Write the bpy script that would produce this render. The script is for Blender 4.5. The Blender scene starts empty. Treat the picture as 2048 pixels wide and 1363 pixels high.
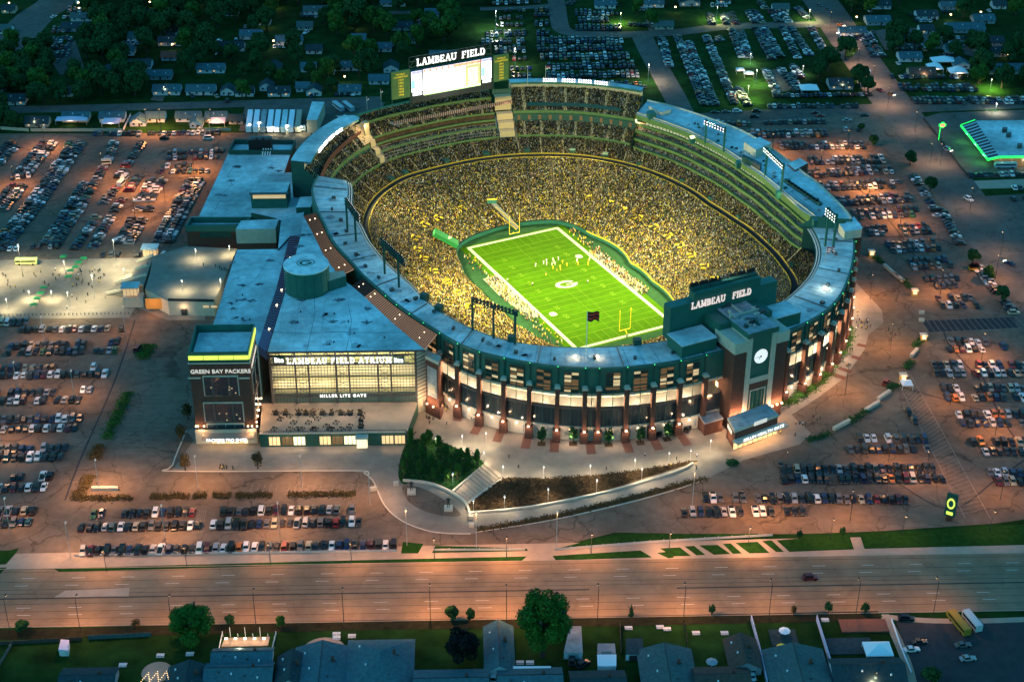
import bpy, bmesh, math, random
import numpy as np
from mathutils import Vector, Matrix
from mathutils.geometry import tessellate_polygon
random.seed(7); rng = np.random.default_rng(7)
S = bpy.context.scene
COL = S.collection
pi = math.pi; rad = math.radians; sin = math.sin; cos = math.cos

# ------------------------------------------------------------------ camera
AL = rad(25.3)                      # the playing field is turned by this angle against the street grid
CA, SA = cos(AL), sin(AL)
def F(x, y, z=None):                # field frame -> world
    q = (x*CA - y*SA, x*SA + y*CA)
    return q if z is None else (q[0], q[1], z)
CAM = Vector(F(-330.114, -586.652, 351.694))
YAW, PIT, ROL, FPX = 0.473870546 - AL, 0.526841213, 0.0043097967, 3171.7065
_cy, _sy, _cp, _sp = cos(YAW), sin(YAW), cos(PIT), sin(PIT)
_f = Vector((_sy*_cp, _cy*_cp, -_sp)); _r = Vector((_cy, -_sy, 0)); _u = _r.cross(_f)
_c, _s = cos(ROL), sin(ROL)
CR = _c*_r + _s*_u; CU = -_s*_r + _c*_u; CF = _f
cam = bpy.data.cameras.new("camera"); camo = bpy.data.objects.new("camera", cam); COL.objects.link(camo)
camo.matrix_world = Matrix(((CR.x, CU.x, -CF.x, CAM.x), (CR.y, CU.y, -CF.y, CAM.y), (CR.z, CU.z, -CF.z, CAM.z), (0, 0, 0, 1)))
cam.sensor_width = 36; cam.lens = FPX/2048*36; cam.clip_start = 1; cam.clip_end = 9000
S.camera = camo

# ------------------------------------------------------------------ sky and light
SUN_EL, SUN_ROT = rad(8.0), rad(250)
W = bpy.data.worlds.new("World"); S.world = W; W.use_nodes = True
nt = W.node_tree; bg = nt.nodes['Background']
sky = nt.nodes.new('ShaderNodeTexSky'); sky.sky_type = 'NISHITA'; sky.sun_disc = False
sky.sun_elevation = SUN_EL; sky.sun_rotation = SUN_ROT; sky.altitude = 300; sky.ozone_density = 6; sky.air_density = 1.6; sky.dust_density = 0.3
mx = nt.nodes.new('ShaderNodeMix'); mx.data_type = 'RGBA'; mx.blend_type = 'MULTIPLY'; mx.inputs[0].default_value = 1
mx.inputs[7].default_value = (0.36, 0.92, 0.80, 1)
nt.links.new(sky.outputs[0], mx.inputs[6]); nt.links.new(mx.outputs[2], bg.inputs[0])
bg.inputs[1].default_value = 0.15
sun = bpy.data.lights.new("sun", 'SUN'); sun.energy = 0.05; sun.angle = rad(15); sun.color = (0.5, 0.8, 1.0)
suno = bpy.data.objects.new("sun", sun); COL.objects.link(suno)
_d = Vector((sin(SUN_ROT)*cos(rad(35)), cos(SUN_ROT)*cos(rad(35)), sin(rad(35))))
suno.rotation_euler = _d.to_track_quat('Z', 'Y').to_euler()
S.view_settings.view_transform = 'Standard'; S.view_settings.look = 'None'; S.view_settings.exposure = 1.9; S.view_settings.gamma = 1
S.view_settings.use_curve_mapping = False
S.render.engine = 'CYCLES'
cy = S.cycles; cy.use_denoising = True; cy.max_bounces = 4; cy.diffuse_bounces = 2; cy.glossy_bounces = 2; cy.transmission_bounces = 2
cy.use_light_tree = True; cy.sample_clamp_indirect = 4; cy.sample_clamp_direct = 40; cy.caustics_reflective = False; cy.caustics_refractive = False
SODIUM = (1.0, 0.40, 0.11); WARM = (1.0, 0.68, 0.38); WHITE = (0.96, 1.0, 0.80)
K_SOD = 0.46; K_FIELD = 1.0; K_WARM = 0.2; KE = 0.27
LIGHTS = bpy.data.collections.new("lights"); COL.children.link(LIGHTS)
_ld = {}
def light(kind, loc, power, color, aim=None, size=120, radius=0.3, blend=0.8):
    key = (kind, round(power, 1), color, size, radius, blend)
    if key not in _ld:
        L = bpy.data.lights.new("lamp_light", kind); L.energy = power*(KE if kind == 'POINT' else 1); L.color = color; L.shadow_soft_size = radius
        if kind == 'SPOT': L.spot_size = rad(size); L.spot_blend = blend
        _ld[key] = L
    o = bpy.data.objects.new("lamp_light", _ld[key]); o.location = loc
    if aim is not None:
        o.rotation_euler = (Vector(loc) - Vector(aim)).to_track_quat('Z', 'Y').to_euler()
    LIGHTS.objects.link(o); return o

def PX(u, v, z=0.0):                # the point at height z seen at (u, v) of the 2048 x 1363 photograph
    d = CR*((u-1024)/FPX) + CU*(-(v-681.5)/FPX) + CF
    t = (z-CAM.z)/d.z
    return Vector((CAM.x + t*d.x, CAM.y + t*d.y, z))
def PJ(p):
    q = Vector(p) - CAM; w = q.dot(CF)
    return 1024+FPX*q.dot(CR)/w, 681.5-FPX*q.dot(CU)/w

# ------------------------------------------------------------------ materials
M = {}
def mat(name, col, rough=0.8, var=0.0, scale=0.2, metal=0.0, emit=0.0, ecol=None, cracks=0.0, attr=False, detail=6, var2=None, spec=None, bump=0.0, crack_scale=0.05, stain=0.0):
    m = bpy.data.materials.new(name); M[name] = m; m.use_nodes = True
    n = m.node_tree; b = n.nodes['Principled BSDF']; L = n.links.new
    b.inputs['Roughness'].default_value = rough; b.inputs['Metallic'].default_value = metal
    b.inputs['Specular IOR Level'].default_value = (0.04 if rough >= 0.8 else 0.3) if spec is None else spec
    b.inputs['Base Color'].default_value = (*col, 1)
    if attr:
        a = n.nodes.new('ShaderNodeVertexColor'); a.layer_name = "Col"; L(a.outputs[0], b.inputs['Base Color'])
    elif var > 0 or cracks > 0:
        g = n.nodes.new('ShaderNodeNewGeometry')
        t = n.nodes.new('ShaderNodeTexNoise'); t.inputs['Scale'].default_value = scale; t.inputs['Detail'].default_value = detail; t.inputs['Roughness'].default_value = 0.6
        L(g.outputs['Position'], t.inputs['Vector'])
        r = n.nodes.new('ShaderNodeMapRange'); r.inputs[1].default_value = 0.3; r.inputs[2].default_value = 0.7
        L(t.outputs[0], r.inputs[0])
        x = n.nodes.new('ShaderNodeMix'); x.data_type = 'RGBA'
        c2 = var2 or tuple(c*(1-var) for c in col); c1 = tuple(min(1, c*(1+var*0.7)) for c in col)
        x.inputs[6].default_value = (*c2, 1); x.inputs[7].default_value = (*c1, 1); L(r.outputs[0], x.inputs[0])
        out = x.outputs[2]
        if stain > 0:
            t3 = n.nodes.new('ShaderNodeTexNoise'); t3.inputs['Scale'].default_value = scale*0.12; t3.inputs['Detail'].default_value = 4; L(g.outputs['Position'], t3.inputs['Vector'])
            r3 = n.nodes.new('ShaderNodeMapRange'); r3.inputs[1].default_value = 0.35; r3.inputs[2].default_value = 0.65; r3.inputs[3].default_value = 1-stain; r3.inputs[4].default_value = 1+stain*0.4; L(t3.outputs[0], r3.inputs[0])
            y3 = n.nodes.new('ShaderNodeMix'); y3.data_type = 'RGBA'; y3.blend_type = 'MULTIPLY'; y3.inputs[0].default_value = 1; L(out, y3.inputs[6]); L(r3.outputs[0], y3.inputs[7]); out = y3.outputs[2]
        if cracks > 0:
            t2 = n.nodes.new('ShaderNodeTexNoise'); t2.inputs['Scale'].default_value = crack_scale*2; t2.inputs['Detail'].default_value = 5; L(g.outputs['Position'], t2.inputs['Vector'])
            ad = n.nodes.new('ShaderNodeVectorMath'); ad.operation = 'MULTIPLY_ADD'; ad.inputs[1].default_value = (14, 14, 0)
            L(t2.outputs['Color'], ad.inputs[0]); L(g.outputs['Position'], ad.inputs[2])
            vo = n.nodes.new('ShaderNodeTexVoronoi'); vo.feature = 'DISTANCE_TO_EDGE'; vo.inputs['Scale'].default_value = crack_scale
            L(ad.outputs[0], vo.inputs['Vector'])
            rr = n.nodes.new('ShaderNodeMapRange'); rr.inputs[1].default_value = 0.004; rr.inputs[2].default_value = 0.016; rr.inputs[3].default_value = 1-cracks; rr.inputs[4].default_value = 1
            L(vo.outputs['Distance'], rr.inputs[0])
            y = n.nodes.new('ShaderNodeMix'); y.data_type = 'RGBA'; y.blend_type = 'MULTIPLY'; y.inputs[0].default_value = 1
            L(out, y.inputs[6]); L(rr.outputs[0], y.inputs[7]); out = y.outputs[2]
        L(out, b.inputs['Base Color'])
        if bump > 0:
            bp = n.nodes.new('ShaderNodeBump'); bp.inputs['Strength'].default_value = bump; bp.inputs['Distance'].default_value = 0.3
            L(t.outputs[0], bp.inputs['Height']); L(bp.outputs[0], b.inputs['Normal'])
    if emit > 0:
        b.inputs['Emission Color'].default_value = (*(ecol or col), 1); b.inputs['Emission Strength'].default_value = emit*KE
    return m
mat('lawn', (0.013, 0.044, 0.009), 0.95, 0.55, 0.12, detail=8, stain=0.4)
mat('lawn_strip', (0.014, 0.050, 0.008), 0.95, 0.4, 0.5)
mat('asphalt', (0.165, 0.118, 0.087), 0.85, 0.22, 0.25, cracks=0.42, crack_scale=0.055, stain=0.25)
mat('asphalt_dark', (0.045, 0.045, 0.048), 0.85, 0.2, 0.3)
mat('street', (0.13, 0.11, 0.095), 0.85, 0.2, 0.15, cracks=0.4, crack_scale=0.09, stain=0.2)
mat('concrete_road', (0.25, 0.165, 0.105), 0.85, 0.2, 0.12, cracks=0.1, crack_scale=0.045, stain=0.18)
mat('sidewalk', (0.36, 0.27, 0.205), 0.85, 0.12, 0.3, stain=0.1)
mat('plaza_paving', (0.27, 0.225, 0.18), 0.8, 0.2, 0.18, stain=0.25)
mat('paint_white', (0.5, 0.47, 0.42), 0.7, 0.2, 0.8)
mat('paint_worn', (0.27, 0.21, 0.17), 0.8, 0.4, 0.8)
mat('roof_membrane', (0.55, 0.64, 0.64), 0.8, 0.26, 0.3, stain=0.42, detail=12)
mat('roof_grey', (0.32, 0.33, 0.34), 0.8, 0.35, 0.3, stain=0.3)
mat('green_metal', (0.022, 0.115, 0.088), 0.45, 0.15, 0.3)
mat('green_dark', (0.016, 0.07, 0.055), 0.6, 0.2, 0.3)
mat('green_fascia', (0.10, 0.17, 0.055), 0.6, 0.2, 0.4)
mat('brick', (0.12, 0.056, 0.042), 0.85, 0.4, 2.5)
mat('limestone', (0.50, 0.43, 0.34), 0.8, 0.12, 0.5)
mat('cream_wall', (0.62, 0.55, 0.42), 0.8, 0.08, 0.4)
mat('steel', (0.10, 0.10, 0.105), 0.5, 0.1, 0.5, metal=0.6)
mat('pole_dark', (0.03, 0.03, 0.032), 0.6)
mat('pole_light', (0.42, 0.41, 0.40), 0.5)
mat('dark_glass', (0.02, 0.035, 0.045), 0.12, spec=0.8)
mat('tint_glass', (0.02, 0.035, 0.03), 0.15, spec=0.8)
mat('seat_tread', (0.26, 0.24, 0.19), 0.85, 0.15, 0.8)
mat('aisle', (0.50, 0.37, 0.20), 0.85)
mat('rail_gold', (0.42, 0.29, 0.02), 0.7)
mat('yellow_rail', (0.75, 0.52, 0.03), 0.6)
mat('black', (0.01, 0.01, 0.011), 0.7)
mat('white_metal', (0.7, 0.7, 0.7), 0.5)
mat('led_white', (1, 1, 1), 0.5, emit=5, ecol=(0.95, 1.0, 0.85))
mat('led_pink', (1, 1, 1), 0.5, emit=5, ecol=(1.0, 0.80, 1.0))
mat('sodium_lamp', (1, 0.6, 0.3), 0.5, emit=9, ecol=(1, 0.60, 0.28))
mat('warm_lamp', (1, 0.8, 0.5), 0.5, emit=12, ecol=(1, 0.72, 0.40))
mat('white_lamp', (1, 1, 0.9), 0.5, emit=16, ecol=(1, 0.95, 0.75))
mat('green_lamp', (0.1, 1, 0.3), 0.5, emit=3, ecol=(0.05, 1.0, 0.25))
mat('yellow_glow', (0.8, 0.9, 0.1), 0.5, emit=1.1, ecol=(0.72, 0.85, 0.10))
mat('green_neon', (0.0, 1, 0.1), 0.5, emit=1.6, ecol=(0.02, 1.0, 0.10))
mat('sign_letter', (1, 1, 1), 0.5, emit=1.5, ecol=(1.0, 0.97, 0.88))
mat('sign_letter_dim', (0.8, 0.7, 0.6), 0.5, emit=0.55, ecol=(0.9, 0.75, 0.62))
mat('letter_pink', (0.8, 0.7, 0.65), 0.5, emit=0.7, ecol=(1.0, 0.72, 0.62))
mat('window_lit', (1, 0.7, 0.4), 0.4, emit=0.5, ecol=(1, 0.52, 0.20))
mat('window_dim', (0.06, 0.05, 0.03), 0.3, emit=0.14, ecol=(1, 0.52, 0.20))
mat('window_bright', (1, 0.9, 0.6), 0.4, emit=1.0, ecol=(1, 0.80, 0.45))
mat('flag_dark', (0.05, 0.02, 0.02), 0.8)
mat('flag_red', (0.5, 0.06, 0.04), 0.8)
mat('flag_white', (0.7, 0.7, 0.7), 0.8)
mat('flag_blue', (0.03, 0.05, 0.25), 0.8)
mat('soil', (0.085, 0.052, 0.028), 0.95, 0.5, 0.6)
mat('bark', (0.06, 0.045, 0.035), 0.9)
mat('paving_red', (0.16, 0.075, 0.055), 0.85, 0.2, 1.5)
mat('crowd', (1, 1, 1), 0.9, attr=True, spec=0.1)
mat('cars_attr', (1, 1, 1), 0.35, attr=True, spec=0.5)

# ------------------------------------------------------------------ object helpers
def tag(o, label=None, cat=None, group=None, kind=None):
    if label: o['label'] = ' '.join(label.split()[:16])
    if cat: o['category'] = cat
    if group: o['group'] = group
    if kind: o['kind'] = kind
    return o
def empty(name, loc, label, cat, group=None, rz=0):
    o = bpy.data.objects.new(name, None); o.location = loc; o.rotation_euler = (0, 0, rz); o.empty_display_size = 0.1
    COL.objects.link(o); return tag(o, label, cat, group)
def link(o, parent=None):
    COL.objects.link(o)
    if parent is not None:
        o.parent = parent
    return o
class MB:
    """collects polygons, builds one mesh object"""
    def __init__(s): s.v = []; s.f = []; s.m = []
    def face(s, pts, m=0):
        k = len(s.v); s.v.extend([tuple(p) for p in pts]); s.f.append(tuple(range(k, k+len(pts)))); s.m.append(m)
    def add(s, verts, faces, m=0):
        k = len(s.v); s.v.extend([tuple(p) for p in verts])
        for f in faces: s.f.append(tuple(i+k for i in f)); s.m.append(m)
    def box(s, c, d, rz=0, m=0, taper=1.0):
        x, y, z = d[0]/2, d[1]/2, d[2]/2; ca, sa = cos(rz), sin(rz); vs = []
        for k, t in ((-1, 1.0), (1, taper)):
            for a, b in ((-1, -1), (1, -1), (1, 1), (-1, 1)):
                px, py = a*x*t, b*y*t
                vs.append((c[0]+px*ca-py*sa, c[1]+px*sa+py*ca, c[2]+k*z))
        s.add(vs, [(0, 3, 2, 1), (4, 5, 6, 7), (0, 1, 5, 4), (1, 2, 6, 5), (2, 3, 7, 6), (3, 0, 4, 7)], m)
    def prism(s, poly, z0, z1, m=0, mtop=None, bottom=True):
        n = len(poly); zt = z1 if isinstance(z1, (list, tuple)) else [z1]*n
        vs = [(p[0], p[1], z0) for p in poly]+[(p[0], p[1], z) for p, z in zip(poly, zt)]
        k = len(s.v); s.v.extend(vs)
        for i in range(n):
            j = (i+1) % n; s.f.append((k+i, k+j, k+n+j, k+n+i)); s.m.append(m)
        tri = tessellate_polygon([[Vector((p[0], p[1], 0)) for p in poly]])
        for t in tri:
            s.f.append(tuple(k+n+i for i in t)); s.m.append(m if mtop is None else mtop)
            if bottom: s.f.append(tuple(k+i for i in t)); s.m.append(m)
    def beam(s, a, b, w, m=0, h=None, n=4):
        a = Vector(a); b = Vector(b); d = b-a
        if d.length < 1e-6: return
        d.normalize(); up = Vector((0, 0, 1)) if abs(d.z) < 0.95 else Vector((1, 0, 0))
        x = d.cross(up).normalized(); y = x.cross(d); h = h or w
        vs = []
        for e in (a, b):
            for i in range(n):
                t = 2*pi*(i+0.5)/n; k = 0.7071 if n == 4 else 0.5
                vs.append(e + x*(cos(t)*w*k) + y*(sin(t)*h*k))
        fs = [(i, (i+1) % n, n+(i+1) % n, n+i) for i in range(n)]+[tuple(range(n))[::-1], tuple(range(n, 2*n))]
        s.add(vs, fs, m)
    def disc(s, c, r, n=12, m=0, ry=None, rz=0):
        ry = ry or r
        s.face([(c[0]+cos(2*pi*i/n)*r*cos(rz)-sin(2*pi*i/n)*ry*sin(rz), c[1]+cos(2*pi*i/n)*r*sin(rz)+sin(2*pi*i/n)*ry*cos(rz), c[2]) for i in range(n)], m)
    def mesh(s, name, mats):
        me = bpy.data.meshes.new(name); me.from_pydata(s.v, [], s.f)
        for mm in (mats if isinstance(mats, (list, tuple)) else [mats]): me.materials.append(M[mm] if isinstance(mm, str) else mm)
        if max(s.m, default=0) > 0: me.polygons.foreach_set('material_index', s.m)
        me.update(); return me
    def build(s, name, mats, parent=None, world=True, loc=None):
        if parent is not None and world:
            mw = Matrix.Translation(parent.location) @ Matrix.Rotation(parent.rotation_euler.z, 4, 'Z')
            pp = parent.parent
            if pp is not None: mw = Matrix.Translation(pp.location) @ Matrix.Rotation(pp.rotation_euler.z, 4, 'Z') @ mw
            mi = mw.inverted(); s.v = [tuple(mi @ Vector(p)) for p in s.v]
        elif parent is None and loc is not None:
            s.v = [(p[0]-loc[0], p[1]-loc[1], p[2]-loc[2]) for p in s.v]
        o = bpy.data.objects.new(name, s.mesh(name, mats))
        if parent is None and loc is not None: o.location = loc
        return link(o, parent)
def sheet(name, pts, z, m, holes=None, kind='structure', parent=None, label=None):
    polys = [[Vector((p[0], p[1], 0)) for p in pts]]+[[Vector((p[0], p[1], 0)) for p in h] for h in (holes or [])]
    tri = tessellate_polygon(polys); vs = [(p.x, p.y, z) for q in polys for p in q]
    b = MB(); b.v = vs; b.f = [tuple(t) for t in tri]; b.m = [0]*len(tri)
    o = b.build(name, m, parent)
    for pg in o.data.polygons:
        pass
    if parent is None: o['kind'] = kind
    if label: o['label'] = label
    return o
def pxs(l, z=0.0): return [PX(u, v, z) for u, v in l]
def lerp(a, b, t): return a+(b-a)*t
def ribbon(line, w):
    L, R = [], []
    for i, p in enumerate(line):
        a = line[max(0, i-1)]; b = line[min(len(line)-1, i+1)]
        d = Vector((b[0]-a[0], b[1]-a[1])).normalized(); n = Vector((-d.y, d.x))
        L.append((p[0]+n.x*w/2, p[1]+n.y*w/2)); R.append((p[0]-n.x*w/2, p[1]-n.y*w/2))
    return L+R[::-1]
def ribbon_mb(b, line, w, z, m=0):
    r = ribbon(line, w); n = len(line)
    for i in range(n-1):
        b.face([(*r[i], z), (*r[i+1], z), (*r[2*n-2-i], z), (*r[2*n-1-i], z)], m)
def smooth(pts, n=6, closed=False):
    out = []; N = len(pts); R = range(N if closed else N-1)
    P = lambda i: pts[i % N] if closed else pts[min(max(i, 0), N-1)]
    for i in R:
        p0, p1, p2, p3 = (Vector(P(i+k)[:2]) for k in (-1, 0, 1, 2))
        for k in range(n):
            t = k/n
            out.append(tuple(0.5*((2*p1)+(p2-p0)*t+(2*p0-5*p1+4*p2-p3)*t*t+(3*p1-p0-3*p2+p3)*t**3)))
    if not closed: out.append(tuple(pts[-1][:2]))
    return out

# ------------------------------------------------------------------ stadium curves (polar in the field frame about (-1, 0))
def curve(pts):
    th = []; rr = []
    for x, y in pts:
        th.append(math.atan2(y, x+1)); rr.append(math.hypot(x+1, y))
    o = np.argsort(th); th = np.array(th)[o]; rr = np.array(rr)[o]
    T = np.concatenate([th-2*pi, th, th+2*pi]); R = np.concatenate([rr]*3)
    g = np.linspace(-pi, pi, 721)[:-1]; v = np.interp(g, T, R)
    k = np.exp(-0.5*(np.arange(-14, 15)/4.5)**2); k /= k.sum()
    v = np.convolve(np.concatenate([v[-14:], v, v[:14]]), k, 'valid')
    def f(t):
        return float(np.interp((t+pi) % (2*pi)-pi, np.append(g, pi), np.append(v, v[0])))
    f.arr = lambda t: np.interp((t+pi) % (2*pi)-pi, np.append(g, pi), np.append(v, v[0]))
    return f
WALL = curve([(37, 3), (35.5, 39), (33, 51), (27, 61), (14, 65.5), (1, 67), (-10, 65.5), (-22, 62.5), (-31, 56.5), (-38, 36), (-40.5, 10), (-40, -10), (-39, -35), (-33, -56), (-24, -62), (-10, -66), (1, -67), (14, -66), (27, -61), (33, -51), (35.5, -39), (36.8, -18)])
RING = curve([(-74.2, 65.7), (-57, 90), (-38, 103), (-15, 106), (10, 106), (32, 100), (56, 86), (71, 68), (81, 41), (83, 8), (84, -11), (83, -38), (78, -63), (73, -79), (60, -92), (40, -102), (15, -107), (-10, -107), (-35, -104), (-58, -92), (-74, -72), (-82, -45), (-84, -10), (-83.5, 20), (-82.4, 37.9), (-80, 49)])
BAND = curve([(80.2, 64), (90.3, 25), (91, -5), (88.6, -35), (85, -60), (88, -80), (76, -100), (60, -112), (30, -122), (0, -125), (-23, -123), (-41, -119), (-54, -114), (-68, -106), (-81, -95), (-90, -78), (-96, -55), (-98.5, -25), (-98, 0), (-96, 25), (-90, 50), (-85, 76), (-66, 101), (-43, 115.5), (-17, 119.5), (11, 119.5), (37, 112.5), (65, 96.5)])
INNER = curve([(-83.1, 65.7), (-89, 52.9), (-94.4, 25.6), (-98, -0.7), (-98, -20), (-96.5, -35.6), (-96, -59), (-90, -82), (-81, -98), (-68, -109), (-54, -117), (-41, -122), (-23, -126), (5, -127), (36, -121), (50, -114), (65, -104), (79, -89), (90, -66), (91, -38.5), (91.3, -6), (88.6, 29), (86, 75), (70, 98), (40, 118), (10, 126), (-20, 126), (-50, 115), (-70, 98)])
OUTER = curve([(-92, 85), (-100, 74), (-105, 55), (-109, 33), (-112, -6), (-111, -36), (-108, -61), (-104, -78), (-101.1, -92.8), (-96.1, -102.3), (-89.5, -110.7), (-82, -118.5), (-73.8, -125.9), (-64.7, -131.6), (-59.9, -134.4), (-49.7, -138.5), (-39.3, -141.2), (-28.5, -143.6), (-17.3, -144.1), (3, -144.5), (22.7, -143), (33.3, -141), (43, -138.1), (52, -134), (62, -127), (75, -115), (89, -100), (100, -86), (105, -76), (110, -55), (114.5, -25), (117, 0), (118, 28), (112, 50), (99, 82), (86, 101), (68, 117), (43, 130), (20, 138), (-20, 141), (-45, 133), (-62, 122), (-82, 102)])
def SP(c, t, off=0.0, z=None):       # point on a stadium curve, moved outward by off
    r = c(t)+off; return F(-1+cos(t)*r, sin(t)*r, z)
def arc(t0, t1, n): return [t0+(t1-t0)*i/n for i in range(n+1)]
def strip(b, t0, t1, n, A, B, m=0):   # A, B = (curve, offset, z)
    T = arc(t0, t1, n)
    for i in range(n):
        b.face([SP(A[0], T[i], A[1], A[2]), SP(A[0], T[i+1], A[1], A[2]), SP(B[0], T[i+1], B[1], B[2]), SP(B[0], T[i], B[1], B[2])], m)
TR0, TR1, TF1 = rad(-37), rad(42), rad(137)      # right stand from TR0 to TR1, far end from TR1 to TF1, near half the rest
FIELD_Z = -8.0
# ================================================================== GROUND
oval = [SP(WALL, t, 16) for t in arc(-pi, pi, 72)[:-1]]
sheet('ground', [(-3500, -1500), (3500, -1500), (3500, 5000), (-3500, 5000)], 0.0, 'lawn', [oval])
oval2 = [SP(WALL, t, 18) for t in arc(-pi, pi, 72)[:-1]]
lot = pxs([(-260, 268), (440, 266), (700, 262), (752, 226), (1330, 240), (1560, 233), (1800, 222), (1850, 300), (1940, 452), (2080, 700), (2400, 1000), (2200, 1018), (1990, 1046), (1750, 1062), (1600, 1067), (1440, 1068), (1231, 1064), (1107, 1094), (1056, 1099), (870, 1088), (780, 1110), (140, 1124), (-260, 1133)])
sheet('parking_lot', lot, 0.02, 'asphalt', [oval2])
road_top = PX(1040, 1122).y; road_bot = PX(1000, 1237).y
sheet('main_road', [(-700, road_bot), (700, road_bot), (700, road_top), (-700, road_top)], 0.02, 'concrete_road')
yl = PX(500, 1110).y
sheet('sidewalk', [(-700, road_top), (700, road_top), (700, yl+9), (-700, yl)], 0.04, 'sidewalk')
# kerbs of the main road
b = MB(); b.box((0, road_top+0.15, 0.08), (1400, 0.3, 0.15)); b.box((0, road_bot-0.15, 0.08), (1400, 0.3, 0.15)); tag(b.build('kerb', 'sidewalk'), kind='structure')
for i, pl in enumerate([
    [(119, 1143), (106, 1136), (700, 1120), (1054, 1112), (1043, 1121), (650, 1128)],
    [(802, 1106), (806, 1083), (847, 1087), (836, 1106)],
    [(864, 1105), (871, 1091), (960, 1093), (1054, 1097), (1056, 1101)],
    [(1107, 1098), (1231, 1067), (1350, 1067), (1519, 1067), (1547, 1069), (1300, 1084)],
    [(1105, 1111), (1281, 1100), (1304, 1114), (1112, 1120)],
    [(1314, 1105), (1332, 1103), (1349, 1114), (1337, 1116)],
    [(1320, 1096), (1360, 1094), (1382, 1111), (1345, 1112)], [(1369, 1092), (1388, 1091), (1411, 1109), (1393, 1110)],
    [(1398, 1090), (1435, 1089), (1461, 1107), (1428, 1109)], [(1446, 1087), (1461, 1086), (1484, 1106), (1466, 1107)],
    [(1471, 1085), (1515, 1083), (1539, 1105), (1499, 1106)], [(1524, 1081), (1543, 1080), (1568, 1103), (1552, 1103)],
    [(1553, 1080), (1698, 1068), (1708, 1098), (1579, 1103)], [(1719, 1067), (2048, 1048), (2300, 1042), (2300, 1086), (2048, 1089), (1729, 1097)],
    [(-200, 1140), (14, 1134), (0, 1147), (-200, 1152)], [(-200, 1108), (20, 1100), (38, 1095), (34, 1103), (12, 1128), (-200, 1134)],
    [(-60, 1277), (-40, 1262), (0, 1262), (700, 1245), (1050, 1240), (1760, 1226), (1766, 1234), (1050, 1249), (700, 1256), (-60, 1278)]]):
    sheet('grass_verge', pxs(pl), 0.07, 'lawn_strip')
# lane dashes and edge lines
b = MB()
def dashes(v_at_1000, x0, x1, step=17.4, ln=4.6, w=0.22, off=0):
    y = PX(1000, v_at_1000).y; x = x0+off
    while x < x1:
        b.face([(x, y-w/2, 0.045), (x+ln, y-w/2, 0.045), (x+ln, y+w/2, 0.045), (x, y+w/2, 0.045)]); x += step
dashes(1141, -260, 260, off=3); dashes(1155.5, -260, 260, off=1.5)
dashes(1199.5, -260, 260, off=5); dashes(1214, -260, 260, off=6)
tag(b.build('lane_marking', 'paint_white'), kind='structure')
for vv in (1128.5, 1148, 1163.5, 1172, 1192, 1207, 1221.5, 1231):
    y = PX(1000, vv).y; b = MB(); b.face([(-320, y-.09, .036), (320, y-.09, .036), (320, y+.09, .036), (-320, y+.09, .036)]); tag(b.build('slab_joint', 'asphalt_dark' if vv < 1230 else 'paint_worn'), kind='structure')
b = MB(); ym = PX(1000, 1181).y
for xa, xb in ((-225, -150), (-150, -6.5), (24, 200)):
    b.box(((xa+xb)/2, ym, 0.09), (xb-xa, 0.35, 0.16))
tag(b.build('median_kerb', 'pole_dark'), kind='structure')
sheet('median_paving', [(PX(106, 1200).x, ym+0.4), (PX(255, 1200).x, ym+0.4), (PX(255, 1190).x, ym+5), (PX(125, 1195).x, ym+4)], 0.07, 'sidewalk')
# plaza round the stadium front
T0, T1 = rad(-24), rad(-150)
pl = pxs([(343, 942), (704, 941), (728, 946), (745, 960), (753, 976), (770, 1011), (802, 1040), (848, 1059), (891, 1066), (941, 1067), (1004, 1056), (1111, 1038), (1252, 1006), (1350, 979), (1410, 959), (1486, 920), (1600, 888), (1622, 866), (1583, 829), (1640, 792), (1690, 754), (1729, 699), (1737, 669), (1767, 645), (1764, 620), (1712, 565)])
pl = [tuple(p[:2]) for p in pl]+[SP(OUTER, t, -6) for t in arc(T0, T1, 40)]+[tuple(p[:2]) for p in pxs([(372, 860), (388, 880)])]
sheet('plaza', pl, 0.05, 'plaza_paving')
b = MB()     # kerb along the curved edge of the plaza
kl = smooth(pxs([(372, 862), (345, 930), (352, 942), (704, 941), (728, 946), (745, 960), (753, 976), (770, 1011), (802, 1040), (848, 1059), (891, 1066), (941, 1067)]), 4)
for a, c in zip(kl[:-1], kl[1:]): b.beam((*a, 0.09), (*c, 0.09), 0.5, h=0.18)
kl = smooth(pxs([(951, 1064), (1004, 1056), (1111, 1038), (1252, 1006), (1350, 979), (1410, 959)]), 4)
for a, c in zip(kl[:-1], kl[1:]): b.beam((*a, 0.09), (*c, 0.09), 0.5, h=0.18)
tag(b.build('plaza_kerb', 'limestone'), kind='structure')
# left plaza
sheet('west_plaza', pxs([(-260, 524), (330, 515), (420, 505), (410, 640), (335, 640), (272, 614), (258, 635), (-260, 641)]), 0.05, 'plaza_paving')
# lawns inside the lot area and planting beds
sheet('lawn_mound', smooth(pxs([(797, 952), (800, 920), (812, 888), (835, 878), (880, 882), (930, 905), (968, 926), (930, 960), (903, 982), (870, 972), (830, 962), (808, 968)]), 4, True), 0.09, 'lawn_strip')
sheet('planting_bed', smooth(pxs([(940, 1022), (936, 1008), (1005, 957), (1080, 957), (1190, 950), (1290, 938), (1384, 921), (1386, 926), (1300, 953), (1200, 985), (1080, 1010), (1000, 1022)]), 4, True), 0.09, 'soil')
sheet('hedge_bed', smooth(pxs([(951, 1062), (1004, 1049), (1110, 1030), (1250, 995), (1350, 970), (1414, 955), (1410, 960), (1352, 979), (1252, 1004), (1111, 1037), (1004, 1056)]), 4, True), 0.10, 'soil')
sheet('paved_circle', smooth(pxs([(806, 969), (850, 978), (890, 1000), (922, 1028), (895, 1032), (850, 1022), (815, 1000)]), 5, True), 0.075, 'asphalt')
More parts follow.
